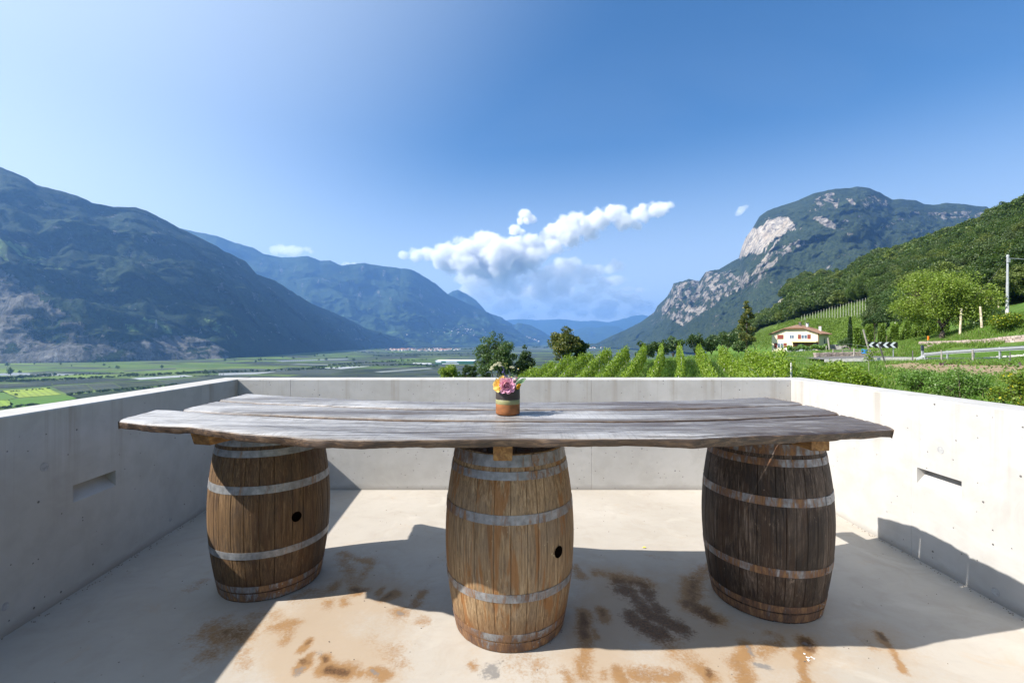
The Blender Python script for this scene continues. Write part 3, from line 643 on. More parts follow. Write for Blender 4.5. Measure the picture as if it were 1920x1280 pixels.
# ================================================================== TABLE
TZ = 1.090; TT = 0.046; KT = (CAMZ - TZ) / (CAMZ - 1.062)
FE = [(-2.146,2.475),(-1.90,2.375),(-1.664,2.318),(-1.297,2.157),(-1.05,2.085),(-.907,2.025),(-.606,1.988),(-.3,2.01),(0,2.033),(.3,2.03),(.567,2.016),(.83,2.01),(1.16,2.094),(1.41,2.14),(1.67,2.185),(1.90,2.245)]
S1 = [(-2.21,2.87),(-1.7,2.70),(-1.1,2.56),(-.6,2.47),(0,2.442),(.6,2.43),(1.2,2.50),(1.90,2.65)]
S2 = [(-2.21,3.27),(-1.7,3.07),(-1.1,2.91),(-.6,2.80),(0,2.784),(.6,2.78),(1.2,2.85),(1.92,3.007)]
BE = [(-2.12,3.63),(-1.7,3.45),(-1.1,3.24),(-.6,3.13),(0,3.097),(.6,3.10),(1.2,3.18),(1.87,3.39)]
FE, S1, S2, BE = [[(a * KT, b * KT) for a, b in L_] for L_ in (FE, S1, S2, BE)]
tb = thing('plank_tabletop', 'long tabletop of three weathered grey planks with wavy natural edges', 'table', (0, 2.6, 0.95))
def plank(xl0, xl1, xr0, xr1, front, back, seed, waneF, waneB):
    """xl0/xl1 left end x at front/back edge; xr0/xr1 right end"""
    n = 420; m = 26; xl0, xl1, xr0, xr1 = [q * KT for q in (xl0, xl1, xr0, xr1)]
    S = np.linspace(0, 1, n); Vv = []; E = []
    rowsV = np.zeros((n, 2 * m, 3)); att = np.zeros((n, 2 * m, 3))
    tt = np.linspace(0, 1, m)
    for side in (0, 1):
        for k in range(m):
            t = tt[k] if side == 0 else tt[m - 1 - k]
            x = (xl0 * (1 - t) + xl1 * t) * (1 - S) + (xr0 * (1 - t) + xr1 * t) * S
            x = x + (fbm(t * 3.0 + S * 0, S * 0 + seed, seed, 3)) * 0.006
            yf = interp(front, x, 1) + fbm(x * 2.2, x * 0 + seed, seed, 4) * 0.012 * waneF
            yb = interp(back, x, 1) + fbm(x * 2.0, x * 0 + seed + 3, seed + 5, 4) * 0.010 * waneB
            # wane: the top edge sits back from the bottom edge or over it
            uf = (fbm(x * 3.1, x * 0, seed + 8, 4) * 0.014 + fbm(x * 14, x * 0, seed + 9, 3) * 0.005) * waneF
            ub = (fbm(x * 3.1, x * 0, seed + 18, 4) * 0.010) * waneB
            if side == 0: y = yf + (yb - yf) * t
            else: y = yf + uf + 0.006 * waneF + (yb - ub - yf - uf - 0.006 * waneF) * t
            cup = (fbm(x * 0.7, t * 1.2 + x * 0, seed + 2, 3)) * 0.004
            edge = min(t, 1 - t)
            if side == 0:
                z = TZ + {1: 0.0, 2: 0.008, 3: 0.015}[seed] + cup - np.exp(-(edge * 22) ** 1.0) * 0.010 + fbm(x * 9, t * 16 + x * 0, seed + 4, 3) * 0.0012
            else:
                z = TZ - TT + 0.002 + (fbm(x * 1.3, x * 0 + seed, seed + 6, 3) * 0.007 + fbm(x * 7, x * 0 + seed, seed + 7, 3) * 0.004) * np.clip(1 - t * 7, 0, 1) * waneF
            i = k if side == 0 else m + k
            rowsV[:, i, 0] = x; rowsV[:, i, 1] = y; rowsV[:, i, 2] = z
            a = 1.0 if side == 1 else np.clip(1 - (edge * 20), 0, 1) * 0.66
            att[:, i, 0] = a
    # cracks (checks): narrow sunk grooves
    for (x0, x1, t0, t1, dpt) in CHECKS.get(seed, []):
        for k in range(m):
            x = rowsV[:, k, 0]; u = (x - x0) / (x1 - x0); tc_ = t0 + (t1 - t0) * u + fbm(x * 5, x * 0, 77, 2) * 0.015
            inr = (u > 0) & (u < 1); wgt = np.where(inr, np.clip(1 - np.abs(tt[k] - tc_) / 0.028, 0, 1) * np.sin(np.clip(u, 0, 1) * np.pi) ** 0.5, 0)
            rowsV[:, k, 2] -= wgt * dpt; att[:, k, 1] = np.maximum(att[:, k, 1], np.clip(wgt * 1.3, 0, 1))
    # rounded outer front edge: insert side ring of verts half way
    nn = 2 * m
    V_ = rowsV.reshape(-1, 3); idx = np.arange(n * nn).reshape(n, nn)
    nxt = np.roll(idx, -1, 1)
    Q_ = np.stack([idx[:-1], nxt[:-1], nxt[1:], idx[1:]], -1).reshape(-1, 4)
    caps = []
    for r_ in (0, n - 1):
        for k in range(m - 1):
            q = (idx[r_, k], idx[r_, k + 1], idx[r_, 2 * m - 2 - k], idx[r_, 2 * m - 1 - k]); caps.append(q if r_ == 0 else q[::-1])
    Q_ = np.vstack([Q_, np.array(caps)])
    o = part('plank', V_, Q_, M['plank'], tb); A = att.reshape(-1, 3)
    A[:nn, 0] = np.maximum(A[:nn, 0], 0.45); A[-nn:, 0] = np.maximum(A[-nn:, 0], 0.45)
    set_attr(o, 'edge', A)
    sub = o.modifiers.new('bevel', 'BEVEL'); sub.width = 0.004; sub.segments = 2; sub.limit_method = 'ANGLE'; sub.angle_limit = R(50)
    return o
CHECKS = {1: [(-1.75, -.95, .93, .80, .012), (.35, 1.75, .10, .02, .010), (-.3, .9, .62, .64, .006), (-1.2, .1, .35, .30, .005), (1.0, 1.8, .75, .7, .006)],
          2: [(-1.1, .3, .5, .55, .006), (1.1, 1.75, .3, .32, .01)], 3: [(-.9, -.6, .3, .35, .010), (1.0, 1.25, .32, .34, .014), (.2, 1.1, .6, .58, .006)]}
G1 = [(a, b + 0.0035) for a, b in S1]; G2 = [(a, b + 0.004) for a, b in S2]
plank(-2.14, -2.215, 1.88, 1.895, FE, S1, 1, 1.0, 0.22)['label'] = 'front plank of the table with a wavy brown edge'
plank(-2.04, -2.065, 1.90, 1.925, G1, S2, 2, 0.22, 0.3)['label'] = 'middle plank of the table'
plank(-2.07, -2.075, 1.92, 1.86, G2, BE, 3, 0.3, 1.0)['label'] = 'back plank of the table'
def beam(p0, dirv, L, w=0.085, h=0.0905, cut=0.0):
    d = Vector((dirv[0], dirv[1], 0)).normalized(); s = Vector((d.y, -d.x, 0)); p0 = Vector(p0)
    V_ = []
    c = 0.004
    for t, off in ((0, cut), (L, 0)):
        for (a, z) in ((-w / 2 + c, 0), (w / 2 - c, 0), (w / 2, c), (w / 2, h - c), (w / 2 - c, h), (-w / 2 + c, h), (-w / 2, h - c), (-w / 2, c)):
            tt_ = t + off * (1 - z / h)
            V_.append(p0 + d * tt_ + s * a + Vector((0, 0, z)))
    Fs = [(i, (i + 1) % 8, 8 + (i + 1) % 8, 8 + i) for i in range(8)] + [tuple(range(7, -1, -1)), tuple(range(8, 16))]
    return part('beam', V_, Fs, M['beam'], tb)
BZ = BH + 0.0008
beam((-0.042, 2.05, BZ), (0.02, 1), 0.82)
beam((-1.62, 2.34, BZ), (0.26, 0.97), 1.05, w=0.11, cut=0.03)
beam((1.515, 2.235, BZ), (-0.04, 1), 1.0, w=0.09, cut=0.0)
# ================================================================== VASE AND FLOWERS
VX, VY = -0.0225, 2.612 * KT; VT = TZ + 0.011
def PV(px, py, D): return P(px, py, D - 2.6 * (1 - KT))
def clay(name, col, rough, spec, vs_=30, var=0.25):
    n = NT(name); f = n.noise(n.scale(n.pos, (14, 14, 40)), 1.0, 5, 0.6); f2 = n.noise(scale=vs_, detail=4)
    c = n.mix(n.rng(f, 0.3, 0.7), [x * (1 - var) for x in col], [x * (1 + var) for x in col]); c = n.mix(n.rng(f2, 0.58, 0.72, 0, 0.35), c, [min(1, x * 1.5 + 0.04) for x in col])
    n.set('Base Color', c); n.set('Roughness', rough); n.set('Specular IOR Level', spec); n.bump(f, 0.25, 0.0015); return n.m
M['glaze_dark'] = clay('dark_brown_glaze', (0.040, 0.031, 0.027), 0.5, 0.4, var=0.35); M['glaze_green'] = clay('olive_glaze', (0.23, 0.22, 0.10), 0.45, 0.5); M['terracotta'] = clay('terracotta_clay', (0.26, 0.095, 0.030), 0.7, 0.35, 22, 0.4)
vz = thing('ceramic_vase', 'stoneware vase with dark top, olive band and terracotta base on the table', 'vase', (VX, VY, VT))
r = 0.064
Geo().lathe((VX, VY, VT), [(0.001, 0.0), (r - 0.004, 0.0), (r, 0.004), (r + 0.0005, 0.03), (r, 0.0555)], 48).build('terracotta_base', M['terracotta'], vz, True)
Geo().lathe((VX, VY, VT), [(r, 0.0555), (r + 0.0009, 0.0565), (r + 0.0008, 0.068), (r + 0.0009, 0.0785), (r + .0002, 0.0795)], 48).build('olive_band', M['glaze_green'], vz, True)
Geo().lathe((VX, VY, VT), [(r + .0002, 0.0795), (r + 0.0012, 0.081), (r + 0.001, 0.11), (r + 0.0004, 0.135), (r - 0.003, 0.1415), (r - 0.012, 0.146), (0.044, 0.152), (0.038, 0.156), (0.036, 0.161), (0.032, 0.161), (0.031, 0.155), (0.031, 0.10)], 48).build('dark_upper_body', M['glaze_dark'], vz, True)
Geo().lathe((VX, VY, VT), [(0.0005, 0.149), (0.0308, 0.149)], 32).build('water', plain('vase_water', (0.02, 0.03, 0.02), 0.1), vz)
def petmat(name, lo, hi, trans=0.3):
    return leafmat(name, lo, hi, trans, nscale=60, rough=0.55)
M['pink'] = petmat('pink_petal', (0.66, 0.28, 0.44), (0.84, 0.50, 0.66)); M['yellow'] = petmat('yellow_petal', (0.84, 0.52, 0.12), (0.88, 0.68, 0.28)); M['ochre'] = petmat('ochre_petal', (0.52, 0.27, 0.015), (0.70, 0.42, 0.03))
M['white'] = petmat('white_petal', (0.70, 0.70, 0.66), (0.82, 0.82, 0.80)); M['disc'] = plain('daisy_disc', (0.60, 0.38, 0.03), 0.8); M['violet'] = petmat('violet_petal', (0.14, 0.10, 0.38), (0.25, 0.19, 0.55)); M['mauve'] = petmat('mauve_petal', (0.38, 0.12, 0.28), (0.58, 0.28, 0.45))
M['cream'] = petmat('cream_umbel', (0.46, 0.44, 0.30), (0.66, 0.64, 0.48)); M['stem'] = plain('flower_stem', (0.07, 0.13, 0.03), 0.6); M['leafd'] = leafmat('vase_leaf', (0.035, 0.09, 0.03), (0.075, 0.16, 0.06), 0.2, nscale=40); M['bud'] = petmat('yellow_green_bud', (0.34, 0.36, 0.10), (0.52, 0.52, 0.2))
neck = Vector((VX, VY, VT + 0.10))
def petal(G_, base, dirv, up, L, W, curl, n=5, cupw=0.3):
    """a cupped petal grid from base along dirv, bending toward up"""
    d = Vector(dirv).normalized(); u_ = Vector(up); u_ = (u_ - d * u_.dot(d)).normalized(); s = d.cross(u_)
    V_ = []; Fs = []; m = 5
    for i in range(n + 1):
        t = i / n; a = curl * t; c = Vector(base) + (d * math.sin(a) / max(abs(curl), 1e-3) + u_ * (1 - math.cos(a)) / max(abs(curl), 1e-3) * (1 if curl >= 0 else -1)) * L if abs(curl) > 1e-3 else Vector(base) + d * L * t
        w = W * math.sin(math.pi * (0.12 + 0.80 * t)) ** 0.7
        for j in range(m):
            q = (j / (m - 1) - 0.5) * 2
            wav = 0.05 * L * math.sin(q * 5 + t * 4 + L * 900)
            V_.append(c + s * (w * q / 2) + u_ * (cupw * w * q * q * 0.5 + wav * t))
    for i in range(n):
        for j in range(m - 1): Fs.append((i * m + j, i * m + j + 1, (i + 1) * m + j + 1, (i + 1) * m + j))
    G_.add(V_, Fs)
def stem(T, top, rr=0.0012):
    top = Vector(top); mid = (neck + top) / 2 + Vector((0, 0, 0.01)); mid.x = VX + (top.x - VX) * 0.35
    Geo().path([neck, mid, top], [rr, rr, rr * 0.8], 6).build('stem', M['stem'], T)
def rose(label, c, Rr, mat, axis, seed, layers=((4, .35), (5, .62), (6, .85), (7, 1.0))):
    rg = random.Random(seed); c = Vector(c); T = thing('rose', label, 'flower', c); stem(T, c - Vector(axis).normalized() * Rr * 0.55, 0.0018)
    ax = Vector(axis).normalized(); q = ax.to_track_quat('Z', 'Y')
    for li, (k, f) in enumerate(layers):
        for i in range(k):
            a = 2 * math.pi * (i + 0.5 * (li % 2)) / k + rg.uniform(-.25, .25)
            rad = q @ Vector((math.cos(a), math.sin(a), 0)); open_ = 0.15 + 0.95 * f
            d = (rad * open_ + ax * (1.15 - 0.75 * f)).normalized()
            G_ = Geo(); petal(G_, c - ax * Rr * (0.45 - 0.1 * f) + rad * Rr * 0.12 * f, d, ax, Rr * (0.75 + 0.5 * f) * rg.uniform(.85, 1.12), Rr * (0.7 + 0.45 * f) * rg.uniform(.85, 1.15), rg.uniform(0.3, 1.0) * (1.2 - f) + 0.12, cupw=0.45)
            G_.build('petal', mat, T, True)
    return T
cam_dir = Vector((0, -1, 0.35))
rose('large ruffled pink rose at the front of the bouquet', PV(950, 723, 2.535), 0.036, M['pink'], (0.15, -1, 0.25), 5, ((3, .2), (4, .4), (5, .6), (7, .82), (8, 1.0)))
rose('soft yellow rose at the left of the bouquet', PV(936, 722, 2.56), 0.032, M['yellow'], (-0.6, -0.8, 0.35), 6)
rose('smaller pale yellow rose rising behind the pink rose', PV(942, 709, 2.60), 0.017, M['yellow'], (-0.3, -0.5, 0.9), 8, ((3, .3), (5, .7), (6, 1.0)))
rose('small ochre yellow rose drooping at the right of the bouquet', PV(971, 724, 2.57), 0.019, M['ochre'], (0.7, -0.6, -0.2), 9, ((3, .4), (5, .8)))
def daisy(label, c, Rr, axis, seed):
    c = Vector(c); T = thing('daisy', label, 'flower', c, None); ax = Vector(axis).normalized(); q = ax.to_track_quat('Z', 'Y'); stem(T, c - ax * 0.002)
    G_ = Geo()
    for i in range(12):
        a = 2 * math.pi * i / 12 + 0.1 * math.sin(seed * i); rad = q @ Vector((math.cos(a), math.sin(a), 0)); petal(G_, c + rad * Rr * 0.25, rad + ax * 0.15, ax, Rr * 0.8, Rr * 0.36, -0.3, n=3)
    G_.build('ray_petals', M['white'], T, True)
    D_ = Geo(); n = 10; V_ = []
    for (rr, h) in ((Rr * .32, 0), (Rr * .28, Rr * .12), (Rr * .12, Rr * .2)):
        V_ += [c + q @ Vector((rr * math.cos(2 * math.pi * i / n), rr * math.sin(2 * math.pi * i / n), h)) for i in range(n)]
    Fs = [(j * n + i, j * n + (i + 1) % n, (j + 1) * n + (i + 1) % n, (j + 1) * n + i) for j in range(2) for i in range(n)] + [tuple(2 * n + i for i in range(n))]
    D_.add(V_, Fs).build('disc', M['disc'], T, True)
daisy('white daisy with brown-yellow eye above the pink rose', PV(959.5, 707, 2.60), 0.010, (0, -1, .5), 1)
daisy('white daisy just right of the purple clover heads', PV(965, 711.5, 2.585), 0.009, (.2, -1, .4), 2)
daisy('leftmost small white daisy beside the sage spike', PV(954.5, 705, 2.61), 0.008, (-.1, -.8, .8), 3)
daisy('small white daisy highest in the cluster, at its right', PV(966, 705.5, 2.63), 0.008, (.4, -.8, .6), 4)
daisy('lone white daisy on a tall stem at the upper right of the bouquet', PV(972, 691, 2.63), 0.010, (.3, -.35, 1), 5)
daisy('tiny white flower on the right edge beside the big leaf', PV(970, 709, 2.62), 0.007, (.6, -.5, .6), 6)
def clover(label, c, Rr, seed):
    c = Vector(c); T = thing('clover_flower', label, 'flower', c); stem(T, c - Vector((0, 0, Rr)))
    rg = random.Random(seed); G_ = Geo()
    for i in range(60):
        z = rg.uniform(-0.7, 1); a = rg.uniform(0, 6.28); s = math.sqrt(1 - z * z) if abs(z) < 1 else 0; d = Vector((s * math.cos(a), s * math.sin(a), z)); petal(G_, c + d * Rr * 0.3, d, Vector((0, 0, 1)) + d * 0.1, Rr * 0.8, Rr * 0.35, 0.4, n=2)
    G_.build('florets', M['mauve'], T)
clover('round mauve clover head above the right of the pink rose', PV(960, 713, 2.575), 0.0095, 1)
clover('second mauve clover head, slightly lower and to the right', PV(965.5, 714.5, 2.575), 0.0075, 2)
clover('dark mauve clover head hanging behind the big leaf', PV(968.5, 709.5, 2.61), 0.008, 3)
clover('small mauve clover head near the sage spike', PV(950.5, 709, 2.60), 0.007, 4)
def umbel(label, c, Rr, tilt, seed):
    c = Vector(c); T = thing('yarrow_umbel', label, 'flower', c); rg = random.Random(seed); q = Vector(tilt).normalized().to_track_quat('Z', 'Y')
    stem(T, c - Vector((0, 0, Rr * 0.9)))
    R_ = Geo(); G_ = Geo()
    for i in range(90):
        rr = Rr * math.sqrt(rg.random()); a = rg.uniform(0, 6.28); h = Rr * 0.28 * (1 - (rr / Rr) ** 2) + rg.uniform(-.001, .001)
        p_ = c + q @ Vector((rr * math.cos(a), rr * math.sin(a), h)); s = 0.0019
        G_.box(p_, (s * 1.6, s * 1.6, s), rg.uniform(0, 3))
        if i % 6 == 0: R_.tube(c - Vector((0, 0, Rr * 0.9)), p_, 0.0004, 0.0004, 3, False)
    G_.build('florets', M['cream'], T); R_.build('umbel_rays', M['stem'], T)
umbel('lowest and leftmost cream yarrow umbel of the bouquet', PV(922, 691.5, 2.60), 0.013, (-.5, -.4, .9), 1)
umbel('small cream yarrow umbel just above the leftmost one', PV(923, 687.5, 2.63), 0.010, (-.3, -.2, 1), 2)
umbel('broad cream yarrow umbel left of the tallest one', PV(929, 683.5, 2.61), 0.013, (-.3, -.4, .9), 3)
umbel('tallest cream yarrow umbel at the top of the bouquet', PV(936, 680.5, 2.64), 0.013, (.1, -.3, 1), 4)
umbel('cream yarrow umbel right below the tallest one', PV(937.5, 685, 2.61), 0.012, (.2, -.4, .9), 5)
umbel('pale yarrow umbel standing apart at the right', PV(960.5, 688.5, 2.64), 0.014, (.1, -.3, 1), 6)
T = thing('sage_spike', 'violet sage spike standing upright in the middle of the bouquet', 'flower', PV(946, 706, 2.6)); tp = PV(943, 687, 2.6)
Geo().path([neck, PV(946, 706, 2.6), tp], [0.0015, 0.0013, 0.0008], 6).build('stem', M['stem'], T)
for (x, y, s) in ((943, 688.5, .006), (944, 693, .006), (943, 697.5, .008), (946, 701, .006), (948.5, 704, .006), (946, 706, .007), (951, 704.5, .005)):
    G_ = Geo(); c_ = PV(x, y, 2.595); rg = random.Random(int(x * y))
    for i in range(9):
        d = Vector((rg.uniform(-1, 1), rg.uniform(-1, .4), rg.uniform(-.6, .8))).normalized(); petal(G_, c_, d, (0, 0, 1), s, s * 0.7, 0.8, n=2)
    G_.build('violet_whorl', M['violet'], T)
T = thing('bud_sprig', 'sprig of yellow-green buds right of the tall yarrow', 'flower', PV(946, 700, 2.62))
for (x, y) in ((946, 682), (948.5, 681.5), (951.5, 682.5), (944.5, 686), (948, 684.5), (951, 689), (950, 690.5), (964, 694)):
    c_ = PV(x, y, 2.62 + 0.01 * math.sin(x)); Geo().path([PV(949, 703, 2.61), (PV(949, 703, 2.61) + c_) / 2 + Vector((0.002, 0, 0)), c_], 0.0007, 5).build('stem', M['stem'], T)
    G_ = Geo(); rg = random.Random(int(x * 10))
    for i in range(14):
        d = Vector((rg.gauss(0, 1), rg.gauss(0, 1), rg.gauss(0, 1))).normalized(); petal(G_, c_, d, (0, 0, 1), 0.0042, 0.003, 0.4, n=2)
    G_.build('bud', M['bud'], T)
def vleaf(label, base, tip, up, W, mat, curl=0.5):
    T = thing('vase_leaf', label, 'leaf', base); b = Vector(base); t = Vector(tip); G_ = Geo(); petal(G_, b, t - b, up, (t - b).length * 1.05, W, curl, n=8, cupw=0.25); G_.build('leaf_blade', mat, T, True)
    Geo().path([neck, b, b.lerp(t, 0.5)], [0.0014, 0.001, 0.0006], 5).build('stalk', M['stem'], T)
vleaf('large dark green leaf sticking out at the right of the bouquet', PV(968, 721, 2.59), PV(986, 712, 2.60), (0.1, -.6, .8), 0.026, M['leafd'], 0.35)
vleaf('narrow dark leaf between the clover and the big leaf', PV(963, 718, 2.58), PV(975, 708, 2.60), (0, -1, .5), 0.012, M['leafd'])
vleaf('dark leaf at the left edge behind the yellow rose', PV(938, 716, 2.62), PV(930, 710, 2.63), (0, -1, .5), 0.012, M['leafd'])
vleaf('small leaf behind the white daisies', PV(957, 712, 2.60), PV(962, 700, 2.62), (0, -1, .2), 0.009, M['leafd'])
# ================================================================== LANDSCAPE MATERIALS
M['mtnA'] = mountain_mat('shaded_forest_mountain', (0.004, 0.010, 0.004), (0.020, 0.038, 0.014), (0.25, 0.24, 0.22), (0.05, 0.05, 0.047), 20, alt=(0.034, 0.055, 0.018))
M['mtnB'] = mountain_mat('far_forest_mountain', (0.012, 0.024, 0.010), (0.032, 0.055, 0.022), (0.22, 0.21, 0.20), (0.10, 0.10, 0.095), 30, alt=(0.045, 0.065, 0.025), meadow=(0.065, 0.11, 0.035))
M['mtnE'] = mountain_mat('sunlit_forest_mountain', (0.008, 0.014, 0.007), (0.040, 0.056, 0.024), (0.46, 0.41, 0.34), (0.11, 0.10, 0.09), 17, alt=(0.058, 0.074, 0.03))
M['hillF'] = mountain_mat('wooded_hillside_ground', (0.015, 0.030, 0.010), (0.035, 0.06, 0.018), (0.50, 0.46, 0.40), (0.22, 0.20, 0.17), 7, meadow=(0.095, 0.15, 0.030))
def ground_mat():
    n = NT('vineyard_ground'); a = n.sep(n.attr('cover'))
    t = n.noise(scale=3.0, detail=6, rough=0.7); t2 = n.noise(scale=0.25, detail=5); t3 = n.noise(scale=22, detail=4, rough=0.7)
    g1 = n.mix(n.rng(t, 0.35, 0.65), (0.035, 0.085, 0.012), (0.090, 0.165, 0.026)); g1 = n.mix(n.rng(t2, 0.45, 0.65, 0, 0.5), g1, (0.12, 0.16, 0.045))
    s = n.mix(n.rng(t3, 0.35, 0.65), (0.20, 0.145, 0.085), (0.40, 0.31, 0.20))
    k = n.rng(n.m_('ADD', a[0], n.m_('MULTIPLY', n.m_('SUBTRACT', t, 0.5), 1.3)), 0.42, 0.58)
    n.set('Base Color', n.mix(k, g1, s)); n.set('Roughness', 0.95); n.set('Specular IOR Level', 0.1); n.bump(n.m_('ADD', t, n.m_('MULTIPLY', t3, 0.5)), 0.8, 0.12); return n.m
M['ground'] = ground_mat()
def valley_mat():
    n = NT('valley_base'); t = n.noise(scale=0.02, detail=6, rough=0.65); t2 = n.noise(scale=0.0025, detail=4)
    c = n.mix(n.rng(t, 0.4, 0.62), (0.05, 0.085, 0.03), (0.10, 0.14, 0.04)); c = n.mix(n.rng(t2, 0.5, 0.62, 0, 0.6), c, (0.06, 0.075, 0.06)); n.set('Base Color', c); n.set('Roughness', 0.95); n.set('Specular IOR Level', 0.1); return n.m
M['valley'] = valley_mat()
def field_mat():
    n = NT('field_parcels'); c = n.attr('tone'); d = n.attr('rowdir')
    sd = n.sep(d); sp = n.sep(n.pos)
    u = n.m_('ADD', n.m_('MULTIPLY', sp[0], sd[0]), n.m_('MULTIPLY', sp[1], sd[1]))
    w = n.m_('SINE', n.m_('MULTIPLY', u, sd[2]))
    t = n.noise(scale=0.05, detail=6, rough=0.7); big = n.noise(scale=0.008, detail=3)
    cc = n.mix(n.rng(w, 0.1, 0.7, 0, 0.42), c, n.mix(0.6, c, (0.02, 0.03, 0.015)))
    cc = n.mix(n.rng(t, 0.4, 0.65, 0, 0.35), cc, n.mix(0.5, c, (0.03, 0.05, 0.02))); cc = n.mix(n.rng(big, 0.45, 0.6, 0, 0.2), cc, (0.14, 0.16, 0.06))
    n.set('Base Color', cc); n.set('Roughness', 0.9); n.set('Specular IOR Level', 0.1); return n.m
M['field'] = field_mat()
M['vine'] = leafmat('vine_leaves', (0.075, 0.150, 0.010), (0.24, 0.34, 0.028), 0.40, (0.25, 0.31, 0.06), 0.12, 0.8)
M['vine_d'] = leafmat('vine_leaves_far', (0.080, 0.150, 0.016), (0.19, 0.28, 0.042), 0.35, (0.20, 0.28, 0.06), 0.12, 0.3)
M['grass'] = leafmat('meadow_grass', (0.075, 0.155, 0.018), (0.175, 0.28, 0.040), 0.35, (0.24, 0.25, 0.09), 0.12, 1.2)
M['shrub'] = leafmat('shrub_leaves', (0.055, 0.125, 0.016), (0.15, 0.26, 0.045), 0.35, (0.19, 0.26, 0.10), 0.10, 1.5)
M['treeg'] = leafmat('broadleaf_leaves', (0.105, 0.175, 0.020), (0.25, 0.33, 0.050), 0.40, (0.22, 0.27, 0.08), 0.12, 0.5)
M['treed'] = leafmat('dark_tree_leaves', (0.020, 0.050, 0.012), (0.060, 0.105, 0.028), 0.30, (0.10, 0.14, 0.04), 0.12, 0.5)
M['treeo'] = leafmat('olive_flowering_leaves', (0.040, 0.065, 0.014), (0.11, 0.135, 0.030), 0.30, (0.24, 0.22, 0.045), 0.22, 0.5)
M['locust'] = leafmat('locust_leaves', (0.040, 0.085, 0.024), (0.095, 0.155, 0.048), 0.35, (0.13, 0.18, 0.06), 0.15, 0.6)
M['cypress'] = leafmat('cypress_leaves', (0.018, 0.045, 0.012), (0.045, 0.085, 0.022), 0.15, nscale=1.0)
M['wood_f'] = leafmat('forest_leaves', (0.026, 0.060, 0.010), (0.105, 0.165, 0.028), 0.30, (0.14, 0.19, 0.04), 0.10, 0.02, perobj=1.0)
M['yellowleaf'] = leafmat('yellowing_vine_leaves', (0.07, 0.14, 0.015), (0.18, 0.24, 0.03), 0.4, (0.50, 0.46, 0.03), 0.10, 1.0)
M['bark'] = plain('tree_bark', (0.085, 0.065, 0.048), 0.9, var=0.4, vs_=6); M['post'] = plain('grey_wood_post', (0.27, 0.245, 0.215), 0.85, var=0.35, vs_=7)
M['cpost'] = plain('concrete_vine_post', (0.48, 0.46, 0.43), 0.85, var=0.2, vs_=7); M['darkpost'] = plain('dark_wood_post', (0.085, 0.080, 0.078), 0.85, var=0.3)
M['galv'] = plain('galvanised_steel', (0.36, 0.37, 0.38), 0.5, 0.3, var=0.15); M['stone'] = plain('porphyry_stone', (0.34, 0.27, 0.235), 0.9, var=0.35, vs_=2.5); M['asphalt'] = plain('asphalt', (0.12, 0.115, 0.11), 0.9, var=0.2)
M['redpole'] = plain('rusty_stake', (0.50, 0.42, 0.30), 0.85, var=0.5, vs_=5)
